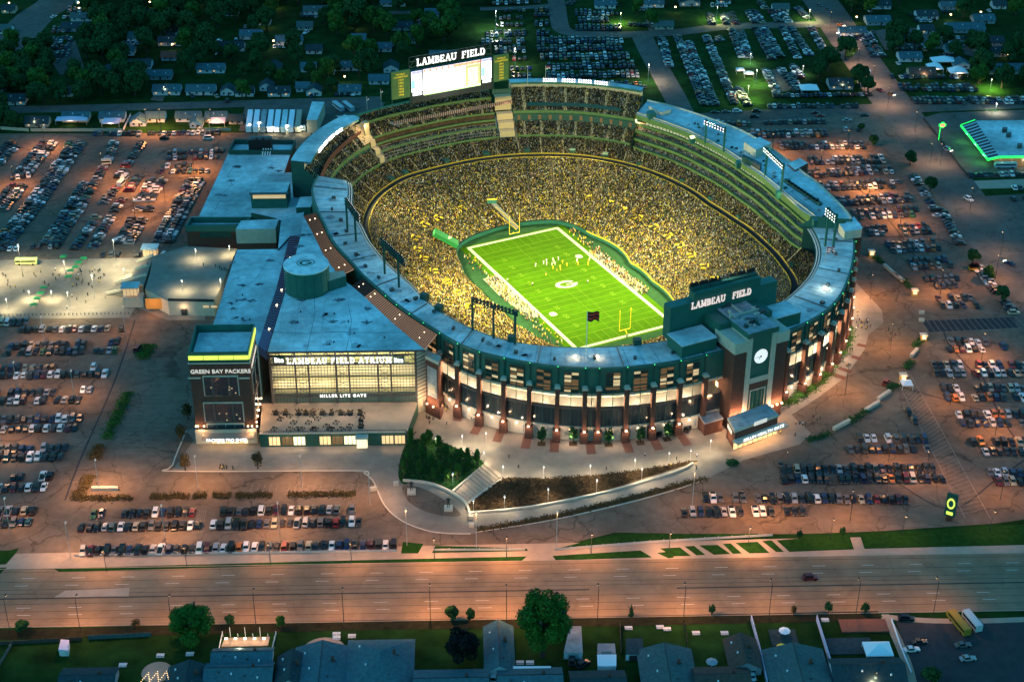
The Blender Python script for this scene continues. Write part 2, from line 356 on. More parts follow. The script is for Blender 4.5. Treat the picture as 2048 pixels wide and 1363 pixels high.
# steps and low walls between the mound and the bed
b = MB()
A0, A1, B0, B1 = PX(903, 986), PX(932, 1008), PX(972, 929), PX(1005, 957)
for i in range(12):
    t0, t1 = i/12, (i+0.92)/12
    b.prism([lerp(A0, B0, t0), lerp(A0, B0, t1), lerp(A1, B1, t1), lerp(A1, B1, t0)], 0.05, 0.12+0.13*i)
tag(b.build('plaza_steps', 'sidewalk'), kind='structure')
b = MB()
for l in ([(806, 962), (850, 966), (880, 975), (903, 986), (930, 1005), (940, 1030)], [(941, 1027), (1000, 1022), (1075, 1013), (1217, 984), (1350, 945), (1386, 928)], [(903, 986), (972, 929)], [(1005, 957), (936, 1008)]):
    q = smooth(pxs(l), 4)
    for a, c in zip(q[:-1], q[1:]): b.beam((*a, 0.5), (*c, 0.5), 0.8, h=0.9)
tag(b.build('low_plaza_wall', 'limestone'), label='pale curved low stone walls edging the planting beds before the stadium', cat='wall')
# brick coloured paving bays along the front
bays = [(921, 830, 26), (954, 856, 0), (998, 871, 0), (1053, 884, 0), (1109, 891, 0), (1181, 895, 0), (1255, 892, 0), (1312, 887, 0), (1367, 878, 0)]
for u, v, _ in bays:
    c = PX(u, v); fx, fy = c.x*CA+c.y*SA, -c.x*SA+c.y*CA
    t = math.atan2(fy, fx+1)+AL; b = MB(); b.box((c.x, c.y, 0.066), (9, 3.6, 0.02), t); tag(b.build('brick_paving_bay', 'paving_red'), kind='structure')
for u, v in [(1083, 881+6), (1146, 887), (1217, 889), (1281, 885), (1334, 878)]:
    c = PX(u, v); fx, fy = c.x*CA+c.y*SA, -c.x*SA+c.y*CA
    t = math.atan2(fy, fx+1)+AL; b = MB(); b.box((c.x, c.y, 0.066), (3.2, 3.2, 0.02), t); tag(b.build('tree_pit', 'soil'), kind='structure')
for q in ([(1716, 686), (1733, 690), (1731, 695), (1713, 691)], [(1705, 710), (1725, 715), (1721, 721), (1701, 715)], [(1680, 733), (1705, 741), (1700, 747), (1675, 738)], [(1668, 745), (1694, 754), (1688, 760), (1664, 751)]):
    sheet('brick_paving_bay', pxs(q), 0.066, 'paving_red')
# far roads and streets
def road(name, l, w, z=0.03, m='street', n=5):
    q = smooth(pxs(l), n); b = MB(); ribbon_mb(b, q, w, z); return tag(b.build(name, m), kind='structure')
road('lane_road', [(1096, -40), (1112, 0), (1117, 35), (1124, 58), (1150, 67), (1200, 69), (1265, 69), (1360, 64), (1460, 53), (1640, 49)], 12)
road('lane_road', [(960, 18), (1040, 16), (1110, 10)], 7, 0.035)
road('lane_road', [(1283, 70), (1300, 105), (1325, 150), (1350, 195), (1372, 240)], 14, 0.04)
road('side_road', [(1600, -40), (1640, 0), (1684, 64), (1722, 117), (1763, 176), (1800, 225), (1850, 290), (1900, 360), (1950, 430), (2010, 520), (2090, 650), (2180, 800)], 25, 0.05)
road('cross_street', [(1310, 243), (1560, 228), (1800, 216), (2000, 208), (2300, 198)], 16, 0.042)
road('cross_street', [(-300, 226), (100, 218), (300, 213), (500, 207), (640, 203), (760, 200)], 11, 0.042)
road('left_road', [(160, -60), (117, 0), (75, 30), (47, 58), (14, 98), (-50, 180), (-120, 300)], 27, 0.042)
road('lane_road', [(840, 25), (836, 60), (815, 90)], 3.5, 0.03); road('lane_road', [(600, 28), (760, 26), (840, 24)], 7, 0.033)
road('footpath', [(1768, 1228), (1790, 1268), (1815, 1330), (1830, 1390)], 3.2, 0.06, 'sidewalk')
road('footpath', [(1764, 1232), (1850, 1240), (1960, 1241), (2100, 1236)], 2.6, 0.064, 'sidewalk')
sheet('back_lot', pxs([(1790, 1236), (1800, 1242), (2200, 1236), (2200, 1420), (1850, 1420), (1822, 1330)]), 0.03, 'asphalt_dark')
sheet('store_lot', pxs([(1846, 236), (1880, 226), (2200, 214), (2200, 352), (1934, 356), (1900, 318)]), 0.03, 'street')
sheet('store_lot', pxs([(1936, 362), (2200, 352), (2200, 372), (1946, 378)]), 0.03, 'sidewalk')
sheet('office_lot', pxs([(1970, 392), (2200, 380), (2200, 600), (2060, 560), (2000, 460)]), 0.03, 'street')
sheet('service_yard', pxs([(478, 262), (490, 212), (700, 203), (770, 205), (752, 240), (690, 268)]), 0.028, 'street')
sheet('residential_lot', pxs([(1748, 62), (1790, 55), (1860, 58), (1900, 75), (1990, 80), (2010, 110), (1960, 118), (1900, 100), (1840, 95), (1770, 100)]), 0.03, 'street')
for q in ([(1528, 142), (1558, 138), (1600, 175), (1560, 185)], [(300, 200), (318, 180), (335, 182), (325, 203)], [(95, 110), (150, 80), (170, 140), (120, 150)], [(1290, 40), (1318, 38), (1335, 62), (1300, 66)]):
    sheet('driveway', pxs(q), 0.034, 'street')
# dark striped parking patch and worn stall lines
dp = pxs([(1842, 641), (2030, 633), (2052, 655), (1858, 665)])
sheet('resurfaced_strip', dp, 0.035, 'asphalt_dark')
b = MB()
def line(a, c, w=0.16, z=0.055): ribbon_mb(b, [a[:2], c[:2]], w, z)
for i in range(17):
    t = i/16; line(lerp(dp[0], dp[1], t), lerp(dp[3], dp[2], t), 0.2)
line(dp[0], dp[1], 0.2); line(dp[3], dp[2], 0.2)
Q = pxs([(1797, 765), (1821, 748), (1980, 1035), (1930, 1035)])
line(Q[0], Q[3], 0.25); line(Q[1], Q[2], 0.25)
for i in range(40):
    t = i/40; line(lerp(Q[0], Q[3], t), lerp(Q[1], Q[2], max(0, t-0.03)), 0.18)
for l in ([(395, 1015), (378, 1054)], ):
    for k in range(6): line(PX(392+4*k, 1020), PX(384+4*k, 1066), 0.15)
for i in range(22):
    u = 500+i*12.5; line(PX(u+6, 968), PX(u, 983), 0.14) if i not in (5, 12) else None
for i in range(18):
    u = 690-i*11; line(PX(280+i*2.0, 700+i*9.4), PX(345-i*0.5, 700+i*9.4), 0.13)
    line(PX(285-i*2.5, 770+i*8), PX(345-i*1.5, 771+i*8), 0.13)
for k in range(14): line(PX(150+k*40, 1108), PX(150+k*40, 1112), 0.12)
tag(b.build('stall_marking', 'paint_worn'), kind='structure')
b = MB()      # tarred joints crossing the right-hand lots
for l in ([(1660, 320), (1740, 400), (1800, 468), (1860, 560)], [(1960, 760), (1900, 690), (1880, 640)], [(1790, 770), (1860, 790), (2000, 830)], [(1790, 962), (1900, 1018), (1990, 960), (2048, 920)], [(1960, 740), (2000, 830), (2048, 900)], [(1750, 475), (1860, 475), (1915, 492)], [(0, 880), (60, 870), (190, 760)], [(130, 1000), (160, 920), (230, 760), (270, 640)]):
    ribbon_mb(b, smooth(pxs(l), 4), 0.7, 0.03)
tag(b.build('tar_joint', 'asphalt_dark'), kind='structure')

# ================================================================== THE FIELD
mat('turf_green', (0.02, 0.22, 0.06), 0.7); mat('turf', (0.046, 0.122, 0.0008), 0.9, 0.16, 0.25, stain=0.12)
mat('apron', (0.022, 0.068, 0.028), 0.9, 0.2, 0.4)
mat('field_paint', (0.42, 0.46, 0.33), 0.9)
mat('field_line', (0.12, 0.20, 0.012), 0.9)
mat('bench_tarp', (0.36, 0.33, 0.26), 0.9, 0.15, 0.6)
fz = FIELD_Z
sheet('field_apron', [SP(WALL, t, 0.3) for t in arc(-pi, pi, 96)[:-1]], fz, 'apron')
fld = sheet('playing_field', [F(-29.5, -58), F(29, -58), F(29.5, 58), F(-29.5, 58)], fz+0.02, 'turf')
X0, Y0, bw = 24.38, 54.86, 1.83; mat('turf_mown', (0.041, 0.108, 0.0008), .9, .16, .25)
for k in range(6): sheet('mown_stripe', [F(-X0, -54.86+k*18.288), F(X0, -54.86+k*18.288), F(X0, -45.72+k*18.288), F(-X0, -45.72+k*18.288)], fz+.03, 'turf_mown')
b = MB()
for x0, y0, x1, y1 in ((-X0-bw, -Y0-bw, X0+bw, -Y0), (-X0-bw, Y0, X0+bw, Y0+bw), (-X0-bw, -Y0, -X0, Y0), (X0, -Y0, X0+bw, Y0)):
    b.face([F(x0, y0, fz+0.05), F(x1, y0, fz+0.05), F(x1, y1, fz+0.05), F(x0, y1, fz+0.05)])
tag(b.build('field_border', 'field_paint'), kind='structure')
b = MB()
def fl(x0, y0, x1, y1, w=0.24, z=fz+0.05):
    p, q = F(x0, y0), F(x1, y1); ribbon_mb(b, [p, q], w, z)
for k in range(21): fl(-X0, -45.72+k*4.572, X0, -45.72+k*4.572, 0.30 if k in (0, 20) else 0.22)
for s in (-1, 1):
    for k in range(1, 11): fl(-X0+k*2*X0/11, s*(Y0-0.3), -X0+k*2*X0/11+ (0), s*(Y0-9.1), 0.2)
    fl(s*2.82, -45.7, s*2.82, 45.7, 0.16)
tag(b.build('yard_line', 'field_line'), kind='structure')
def text_obj(name, s, size, m, loc, rot, parent=None, ext=0.0, off=0.0, space=1.0):
    c = bpy.data.curves.new(name, 'FONT'); c.body = s; c.size = size; c.extrude = ext; c.offset = off; c.align_x = 'CENTER'; c.align_y = 'CENTER'; c.space_character = space
    c.materials.append(M[m]); t = bpy.data.objects.new('tmp', c); COL.objects.link(t); me = bpy.data.meshes.new_from_object(t.evaluated_get(bpy.context.evaluated_depsgraph_get())); bpy.data.objects.remove(t, do_unlink=True)
    o = bpy.data.objects.new(name, me); o.location = loc; o.rotation_euler = rot; link(o, parent); return o
for s in (-1, 1):
    for k, n in enumerate(['1 0', '2 0', '3 0', '4 0', '5 0', '4 0', '3 0', '2 0', '1 0']):
        o = text_obj('yard_number', n, 2.9, 'field_line', F(s*15.2, -36.58+k*9.144, fz+0.05), (0, 0, AL + s*pi/2), ext=0.0, off=0.06); o['kind'] = 'structure'
def g_logo(b, c, rx, ry, z, m=0, T=lambda x, y: (x, y), ring=None, n=40):
    """oval G: thick arc open to the right with a bar"""
    for i in range(n):
        a0 = rad(38)+(rad(322)*i/n); a1 = rad(38)+(rad(322)*(i+1)/n)
        w = 0.60
        q = [(cos(a0)*rx, sin(a0)*ry), (cos(a1)*rx, sin(a1)*ry), (cos(a1)*rx*w, sin(a1)*ry*(w-0.05)), (cos(a0)*rx*w, sin(a0)*ry*(w-0.05))]
        b.face([(*T(c[0]+x, c[1]+y), z) for x, y in q], m)
    b.face([(*T(c[0]+x, c[1]+y), z+0.004) for x, y in ((rx*0.0, -ry*0.16), (rx*0.99, -ry*0.16), (rx*0.99, ry*0.10), (0, ry*0.10))], m)
    if ring:
        for i in range(n):
            a0, a1 = 2*pi*i/n, 2*pi*(i+1)/n; o, k = ring
            q = [(cos(a0)*rx*o, sin(a0)*ry*o), (cos(a1)*rx*o, sin(a1)*ry*o), (cos(a1)*rx*k, sin(a1)*ry*k), (cos(a0)*rx*k, sin(a0)*ry*k)]
            b.face([(*T(c[0]+x, c[1]+y), z) for x, y in q], m)
b = MB(); TG = lambda x, y: F(y, -x)
g_logo(b, (0, 0), 5.6, 3.6, fz+0.06, T=lambda x, y: F(x*cos(rad(-8))-y*sin(rad(-8)), x*sin(rad(-8))+y*cos(rad(-8))))
tag(b.build('midfield_letter', 'field_paint'), kind='structure')
b = MB()
for s, y in ((1, 22.9), (-1, -22.9)):     # shields between the numbers and the sideline
    for (cx, cy_) in ((s*19.6 if s > 0 else -19.6, y),):
        q = [F(cx+dx*1.6, cy_+dy*1.9, fz+0.06) for dx, dy in ((-1, -0.8), (0, -1), (1, -0.8), (1.1, 0.3), (0.6, 1), (-0.6, 1), (-1.1, 0.3))]
        b.face(q)
tag(b.build('field_shield', 'field_paint'), kind='structure')
sheet('bench_area', [F(-X0-bw-0.1, -22), F(-X0-bw-0.1, 23), F(-X0-9, 23), F(-X0-9.5, 5), F(-X0-7, -22)], fz+0.04, 'bench_tarp')
sheet('bench_area', [F(X0+bw+0.1, -22), F(X0+bw+0.1, 24), F(X0+7.5, 24), F(X0+8, -22)], fz+0.04, 'bench_tarp')
for s, nm in ((-1, 'near'), (1, 'far')):
    c = F(0, s*(Y0+2.2)); g = empty('goalpost', (c[0], c[1], fz), 'yellow slingshot goalpost at the %s end of the field' % ('near, lower right' if s < 0 else 'far, upper left'), 'goalpost', 'goalposts')
    b = MB(); b.beam(F(0, s*(Y0+2.2), fz+1.8), F(0, s*(Y0+1.0), fz+3.05), 0.3); b.beam(F(0, s*(Y0+1.0), fz+3.05), F(0, s*Y0, fz+3.05), 0.3); b.build('gooseneck', 'yellow_rail', g)
    b = MB(); b.beam(F(0, s*(Y0+2.2), fz), F(0, s*(Y0+2.2), fz+1.8), 0.6); b.build('base_pad', 'green_dark', g)
    b = MB(); b.beam(F(-2.82, s*Y0, fz+3.05), F(2.82, s*Y0, fz+3.05), 0.28); b.build('crossbar', 'yellow_rail', g)
    for k in (-1, 1):
        b = MB(); b.beam(F(k*2.82, s*Y0, fz+3.05), F(k*2.82, s*Y0, fz+13.7), 0.24); b.build('upright', 'yellow_rail', g)
# ================================================================== THE STADIUM
c0 = F(0, 0)
ST = empty('stadium', (c0[0], c0[1], 0), 'huge oval football stadium with green upper walls, brick piers and packed bright seating bowl', 'stadium')
def SB(b, name, m, label=None, parent=ST):
    o = b.build(name, m, parent)
    if label: o['label'] = label
    return o
# -- field wall
b = MB(); strip(b, -pi, pi, 160, (WALL, 0, fz), (WALL, 0, fz+1.9)); strip(b, -pi, pi, 160, (WALL, 0, fz+1.9), (WALL, 0.5, fz+1.9)); SB(b, 'field_wall', 'green_metal')
b = MB(); strip(b, rad(-160), rad(50), 100, (WALL, -0.05, fz+1.6), (WALL, -0.05, fz+2.05)); strip(b, rad(-160), rad(50), 100, (WALL, -0.05, fz+2.05), (WALL, 0.55, fz+2.05))
strip(b, rad(148), rad(200), 30, (WALL, -0.05, fz+1.6), (WALL, -0.05, fz+2.05)); SB(b, 'wall_padding', 'yellow_rail')
# -- stepped seating tiers; each entry also seats people
TIERS = []      # (t0, t1, curveA, offA, zA, curveB, offB, zB, rows, tone)
NROW = 50
TIERS.append((-pi, pi, WALL, 0.6, fz+2.2, RING, 0, 12.5, NROW, 0))
TIERS.append((TF1-2*pi, TR0, RING, 3.2, 13.4, BAND, 0, 21.5, 19, 1))
TIERS.append((TR0, TR1, RING, 3.2, 13.4, BAND, 0, 20.0, 11, 1))
TIERS.append((TR1, TF1, RING, 3.0, 13.2, RING, 13.6, 18.4, 13, 1))
BD0, BD1 = rad(74.0), rad(78.5)     # open stair tower between the far right stand and the board stand
LF = rad(111)                       # board stand ends
for a, c in ((TR1+0.03, BD0), (BD1, LF-0.02), (LF+0.02, TF1)):
    TIERS.append((a, c, RING, 14.2, 19.6, RING, 22, 24.3, 9 if not (a > BD0 and c < LF) else 5, 2))
TIERS.append((TR1+0.03, BD0, RING, 24, 29.4, RING, 35.5, 38.5, 15, 3))
TIERS.append((BD1, LF-0.02, RING, 24, 29.4, RING, 30.5, 34.0, 9, 3))
TIERS.append((BD1, LF-0.02, RING, 31.0, 35.2, RING, 35.0, 37.6, 6, 3))
TIERS.append((LF+0.02, TF1, RING, 22, 27.5, RING, 32.5, 35.5, 13, 3))
seat = MB()
for (t0, t1, A, oa, za, B, ob, zb, nr, tone) in TIERS:
    ns = max(12, int((t1-t0)/(2*pi)*180))
    T = arc(t0, t1, ns)
    for k in range(nr):
        f0, f1 = k/nr, (k+1)/nr; z0, z1 = lerp(za, zb, f0), lerp(za, zb, f1)
        R0 = [lerp(A(t)+oa, B(t)+ob, f0) for t in T]; R1 = [lerp(A(t)+oa, B(t)+ob, f1) for t in T]
        for i in range(ns):
            def q(r, t, z): return F(-1+cos(t)*r, sin(t)*r, z)
            seat.face([q(R0[i], T[i], z0), q(R0[i+1], T[i+1], z0), q(R1[i+1], T[i+1], z0), q(R1[i], T[i], z0)])
            seat.face([q(R1[i], T[i], z0), q(R1[i+1], T[i+1], z0), q(R1[i+1], T[i+1], z1), q(R1[i], T[i], z1)])
SB(seat, 'seating_bowl', 'seat_tread', 'stepped seating terraces')
# -- ring walkway and its yellow rails
b = MB(); strip(b, -pi, pi, 180, (RING, 0, 12.5), (RING, 3.2, 12.5)); strip(b, -pi, pi, 180, (RING, 3.0, 12.5), (RING, 3.0, 13.4)); SB(b, 'ring_walkway', 'asphalt_dark')
b = MB(); strip(b, -pi, pi, 180, (RING, -0.1, 12.5), (RING, -0.1, 13.3)); strip(b, -pi, pi, 180, (RING, -0.1, 13.3), (RING, 0.1, 13.3))
strip(b, rad(-60), rad(200), 130, (RING, 3.1, 13.4), (RING, 3.1, 14.0)); SB(b, 'walkway_rail', 'rail_gold')
# yellow vomitory portals in the lower bowl
vom = [(1034, 391), (1085, 388), (1130, 391), (1178, 397), (1221, 407), (1247, 420), (1277, 436), (1307, 453), (1335, 471), (1358, 490), (1381, 509), (1407, 531), (1426, 556), (925, 417), (878, 435), (851, 448), (833, 474), (838, 497), (850, 515), (870, 540), (895, 561), (918, 583), (940, 610)]
for i, (u, v) in enumerate(vom):
    # find the seat plane under the pixel
    p = PX(u, v, 2)
    for _ in range(8):
        x, y = p.x*CA+p.y*SA, -p.x*SA+p.y*CA; t = math.atan2(y, x+1); r = math.hypot(x+1, y)
        f = (r-WALL(t)-.6)/(RING(t)-WALL(t)-.6); p = PX(u, v, lerp(fz+2.2, 12.5, max(0, min(1, f)))+1.5)
    tt = t+AL
    b = MB(); b.box((p.x+cos(tt)*2.2, p.y+sin(tt)*2.2, p.z+0.2), (0.4, 2.6, 1.0), tt); o = b.build('portal_back', 'yellow_rail', ST)
    for s in (-1, 1):
        b = MB(); b.box((p.x-sin(tt)*1.6*s-cos(tt)*0.3, p.y+cos(tt)*1.6*s-sin(tt)*0.3, p.z-0.4), (2.4, 0.14, 0.7), tt); b.build('portal_side', 'yellow_rail', ST)
    b = MB(); b.box((p.x-cos(tt)*0.3, p.y-sin(tt)*0.3, p.z-0.95), (2.6, 2.2, 0.3), tt); b.build('portal_shade', 'black', ST)  # black slab stands in for the shade inside the portal mouth
# green tunnel roof at the left corner of the field and the yellow edged ramp behind the far goal
a, c = PX(868, 464, 3), PX(915, 489, -4.0); b = MB(); b.beam(a, c, 5.5, h=2.2); SB(b, 'tunnel_roof', 'turf_green'); d = (c-a).normalized(); m_ = a.lerp(c, .62)+Vector((0, 0, 1.35)); b = MB(); b.disc(m_, 1.6, 20); SB(b, 'tunnel_emblem', 'field_paint')
for u0, v0, u1, v1 in ((984, 420, 1033, 459), (991, 414, 1040, 456)):
    a, c = PX(u0, v0, 4.5), PX(u1, v1, -5.5); b = MB(); b.beam(a, c, .22, h=.4); SB(b, 'ramp_edge', 'rail_gold')
a, c = PX(986, 407, 4.0), PX(1036, 457, -6.0); b = MB(); b.beam(a, c, 3.2, h=.5); SB(b, 'ramp', 'steel')
a = PX(984, 402, 6); b = MB(); b.box(a, (5, 2.2, 1.8)); SB(b, 'ramp_house', 'green_metal'); b = MB(); b.box(a+Vector((0, -.6, 1.3)), (5.4, 1.2, .5)); SB(b, 'ramp_house_top', 'rail_gold'); light('POINT', a+Vector((0, -3, 3)), 900, WHITE, radius=.3)
# green portals at the ring walkway
for u, v in [(812, 345), (782, 262+95), (893, 322), (975, 310), (1055, 303), (1145, 300), (1210, 310), (1277, 330), (1355, 366), (1412, 399), (1466, 434), (1522, 480), (1568, 527)]:
    p = PX(u, v, 15.0); x, y = p.x*CA+p.y*SA, -p.x*SA+p.y*CA; t = math.atan2(y, x+1); c = SP(RING, t, 5.0)
    b = MB(); b.box((c[0], c[1], 14.4), (3.4, 3.2, 2.6), t+AL); o = b.build('walkway_portal', 'green_dark', ST)
# aisles of the upper tiers (tan radial stairs)
def radial(t, A, oa, za, B, ob, zb, w, m, name='aisle_stair'):
    a = SP(A, t, oa, za+0.35); c = SP(B, t, ob, zb+0.35); d = Vector(c)-Vector(a); n = Vector((-d.y, d.x, 0)).normalized()*w/2
    b = MB(); b.face([Vector(a)-n, Vector(a)+n, Vector(c)+n, Vector(c)-n]); b.face([Vector(a)-n-Vector((0, 0, 1)), Vector(a)+n-Vector((0, 0, 1)), Vector(a)+n, Vector(a)-n]); b.build(name, m, ST)
for t in arc(rad(47), BD0-0.05, 5): radial(t, RING, 24, 29.4, RING, 35.5, 38.5, 1.7, 'aisle')
for t in arc(rad(46), BD0-0.04, 6): radial(t, RING, 14.2, 19.6, RING, 22, 24.3, 1.5, 'aisle')
for t in arc(LF+0.08, TF1-0.03, 4): radial(t, RING, 22, 27.5, RING, 32.5, 35.5, 1.3, 'aisle'); radial(t, RING, 14.2, 19.6, RING, 22, 24.3, 1.2, 'aisle')
for t in arc(BD1+0.05, LF-0.06, 7): radial(t, RING, 24, 29.4, RING, 30.5, 34, 1.2, 'aisle')
for t in arc(TF1-2*pi+0.1, TR0, 34): radial(t, RING, 3.2, 13.4, BAND, 0, 21.5, 1.1, 'aisle')
for t in arc(TR0+0.05, TF1-0.05, 28): radial(t, RING, 3.2, 13.4, BAND if t < TR1 else RING, 0 if t < TR1 else 13.6, 20 if t < TR1 else 18.4, 0.9, 'aisle')
for t in arc(-pi, pi, 44)[:-1]: radial(t, WALL, 0.6, fz+2.2, RING, 0, 12.5, 0.5, 'soil')
# -- far end walls, suites, canopy
def suite(t0, t1, off, z0, z1, step, name='suite_front'):
    n = max(3, int((t1-t0)*110/step)); T = arc(t0, t1, n)
    bw_, bg_ = MB(), MB()
    for i in range(n):
        a = lerp(T[i], T[i+1], 0.36); c = lerp(T[i], T[i+1], 0.64)
        bg_.face([SP(RING, a, off-0.1, z0+0.9), SP(RING, c, off-0.1, z0+0.9), SP(RING, c, off-0.1, z1-0.4), SP(RING, a, off-0.1, z1-0.4)])
    return bg_
for (t0, t1, kind) in ((TR1+0.03, BD0, 'r'), (BD1, LF-0.02, 'b'), (LF+0.02, TF1, 'l')):
    n = 40
    b = MB(); strip(b, t0, t1, n, (RING, 13.9, 17.6), (RING, 13.9, 19.9)); strip(b, t0, t1, n, (RING, 13.9, 19.9), (RING, 14.3, 19.9)); SB(b, 'tier_fascia', 'green_fascia')
    if kind == 'b':
        for (o0, z0, z1) in ((19, 22.3, 23.4), (21.5, 25.6, 26.6), (23.7, 28.6, 29.6)):
            b = MB(); strip(b, t0, t1, n, (RING, o0, z0), (RING, o0, z1)); strip(b, t0, t1, n, (RING, o0, z1), (RING, o0+0.5, z1)); SB(b, 'balcony_front', 'green_fascia')
        b = MB(); strip(b, t0, t1, n, (RING, 22, 24.3), (RING, 24.5, 29)); SB(b, 'suite_wall', 'soil')
        b = MB(); strip(b, t0, t1, n, (RING, 30.5, 34), (RING, 30.5, 36.0)); strip(b, t0, t1, n, (RING, 35.0, 37.6), (RING, 38.5, 37.7)); SB(b, 'tier_back_wall', 'green_fascia')
    else:
        z1 = 29.6 if kind == 'r' else 27.7; o1 = 24 if kind == 'r' else 22
        b = MB(); strip(b, t0, t1, n, (RING, 22, 24.3), (RING, 22.3, z1-1.3)); SB(b, 'suite_wall', 'green_dark')
        b = MB(); strip(b, t0, t1, n, (RING, o1-0.3, z1-1.3), (RING, o1-0.3, z1+0.2)); strip(b, t0, t1, n, (RING, o1-0.3, z1+0.2), (RING, o1+0.2, z1+0.2)); strip(b, t0, t1, n, (RING, 22.3, z1-1.3), (RING, o1-0.3, z1-1.3)); SB(b, 'tier_fascia', 'green_fascia')
        g_ = suite(t0, t1, 22.1, 24.4, z1-1.3, 4.5); SB(g_, 'suite_window', 'window_dim')
        o2, z2, zc = (35.5, 38.5, 42.2) if kind == 'r' else (32.5, 35.5, 39.2)
        b = MB(); strip(b, t0, t1, n, (RING, o2, z2), (RING, o2, zc)); SB(b, 'tier_back_wall', 'limestone')
        b = MB(); ci, co = o2-3.5, (o2+2.2 if kind == 'r' else o2+7)
        strip(b, t0, t1, n, (RING, ci, zc+0.6), (RING, co, zc+0.4)); strip(b, t0, t1, n, (RING, ci, zc-0.4), (RING, co, zc-0.4)); SB(b, 'canopy_roof', 'roof_membrane')
        b = MB(); strip(b, t0, t1, n, (RING, ci-0.02, zc-0.6), (RING, ci-0.02, zc+0.6)); strip(b, t0, t1, n, (RING, co+0.02, zc-0.6), (RING, co+0.02, zc+0.5)); SB(b, 'canopy_fascia', 'green_metal')
        for tt in (t0, t1):
            a = [SP(RING, tt, o1, z1), SP(RING, tt, o2, z2), SP(RING, tt, o2, zc), SP(RING, tt, co, zc), SP(RING, tt, co, 0), SP(RING, tt, o1, 0)]
            b = MB(); b.face(a); SB(b, 'stand_end_wall', 'green_dark')
    b = MB(); strip(b, t0, t1, n, (OUTER, -2, 0), (OUTER, -2, 34)); SB(b, 'rear_wall', 'brick')
    for tt in (t0, t1):
        b = MB(); b.face([SP(RING, tt, 14, 19), SP(RING, tt, 24.5, 29), SP(RING, tt, 24.5, 0), SP(RING, tt, 14, 0)]); SB(b, 'stand_end_wall', 'cream_wall')
# glass ribbons below the upper tier of the far right stand
b = MB(); strip(b, rad(48), BD0-0.06, 24, (RING, 25.2, 31.8), (RING, 27.6, 33.0)); SB(b, 'loge_canopy', 'green_dark')
# stair tower panels between the stands (lit cream walls)
for (ta, tb, o0) in ((BD0+0.005, BD1-0.005, 0), (rad(40.2), TR1+0.02, 0), (LF-0.012, LF+0.015, 0)):
    for k, (z0, z1, of) in enumerate(((18.6, 21.8, 15), (22.4, 25.4, 18), (26, 29.2, 21.4), (30, 37.5, 25.5))):
        if ta < 1 and k > 2: continue
        b = MB(); strip(b, ta, tb, 3, (RING, of, z0), (RING, of+0.4, z1)); strip(b, ta, tb, 3, (RING, of+0.4, z1), (RING, of+3.4, z1+0.4)); SB(b, 'stair_landing', 'aisle')
    c = SP(RING, (ta+tb)/2, 13, 34)
    light('POINT', c, 2500, WARM, radius=1.0)
b = MB(); strip(b, BD0, BD1, 4, (RING, 29, 38), (RING, 29.4, 40.5)); SB(b, 'tower_parapet', 'green_dark')
c = SP(RING, rad(113.5), 27, 0); b = MB(); strip(b, rad(110.2), rad(113.8), 3, (RING, 22.4, 28.6), (RING, 32, 35.6)); SB(b, 'stair_landing', 'aisle')
light('POINT', SP(RING, rad(112), 25, 37), 2500, WARM, radius=1.0)

# -- right side: four open balcony levels, lit club window ribbon, fascia and high roof
n = 90
lv = [(20.0, 0.2), (24.2, 1.6), (28.2, 2.8)]
RT = curve([(90, 72), (88.6, 29), (91.3, -6), (91, -38.5), (84, -74), (95, 60)])
def RB(t): return 0
for k, (z0, of) in enumerate(lv):
    b = MB(); strip(b, TR0, TR1, n, (BAND, of, z0), (BAND, of-0.2, z0+1.5)); strip(b, TR0, TR1, n, (BAND, of-0.2, z0+1.5), (BAND, of+1.0, z0+1.5)); strip(b, TR0, TR1, n, (BAND, of, z0), (BAND, of+6, z0)); SB(b, 'balcony_front', 'green_fascia')
    b = MB(); strip(b, TR0, TR1, n, (BAND, of+1.0, z0+0.6), (BAND, of+5.0, z0+2.2)); SB(b, 'balcony_terrace', 'seat_tread')
    b = MB(); strip(b, TR0, TR1, n, (BAND, of+5.0, z0+2.0), (BAND, of+5.0, z0+4.0)); SB(b, 'balcony_back_wall', 'cream_wall' if k == 2 else 'green_fascia')
b = MB(); strip(b, TR0, TR1, n, (BAND, 4.0, 32.0), (BAND, 3.8, 33.2)); strip(b, TR0, TR1, n, (BAND, 3.8, 33.2), (BAND, 5, 33.2)); SB(b, 'balcony_front', 'green_fascia')
tc0, tc1 = rad(-12), rad(39)
b = MB(); strip(b, tc0, tc1, 60, (BAND, 5.2, 33.0), (BAND, 5.2, 35.6)); SB(b, 'club_wall', 'cream_wall', 'lit cream club concourse behind a ribbon of windows')
b = MB(); strip(b, TR0, tc0, 30, (BAND, 5.2, 33.0), (BAND, 5.2, 35.6)); SB(b, 'club_wall', 'green_fascia')
for t in arc(rad(-12), rad(39), 44): 
    b = MB(); b.beam(SP(BAND, t, 4.4, 33), SP(BAND, t, 4.4, 35.8), 0.28); b.build('club_mullion', 'green_dark', ST)
INR = lambda t: max(INNER(t), BAND(t)+3.6)
b = MB(); T = arc(TR0, TR1, n)
for i in range(n):
    a0, a1 = INNER(T[i]), INNER(T[i+1])
    b.face([SP(BAND, T[i], 3.2, 35.4), SP(BAND, T[i+1], 3.2, 35.4), SP(BAND, T[i+1], 3.0, 38.2), SP(BAND, T[i], 3.0, 38.2)])
SB(b, 'roof_fascia', 'green_fascia')
b = MB(); strip(b, TR0, TR1, n, (BAND, 2.9, 38.2), (BAND, 3.6, 38.35)); SB(b, 'roof_edge', 'limestone')
b = MB(); strip(b, TR0, TR1, n, (BAND, 3.6, 38.0), (OUTER, 0, 38.0)); SB(b, 'high_roof', 'roof_membrane', 'long high white roof over the far right stand')
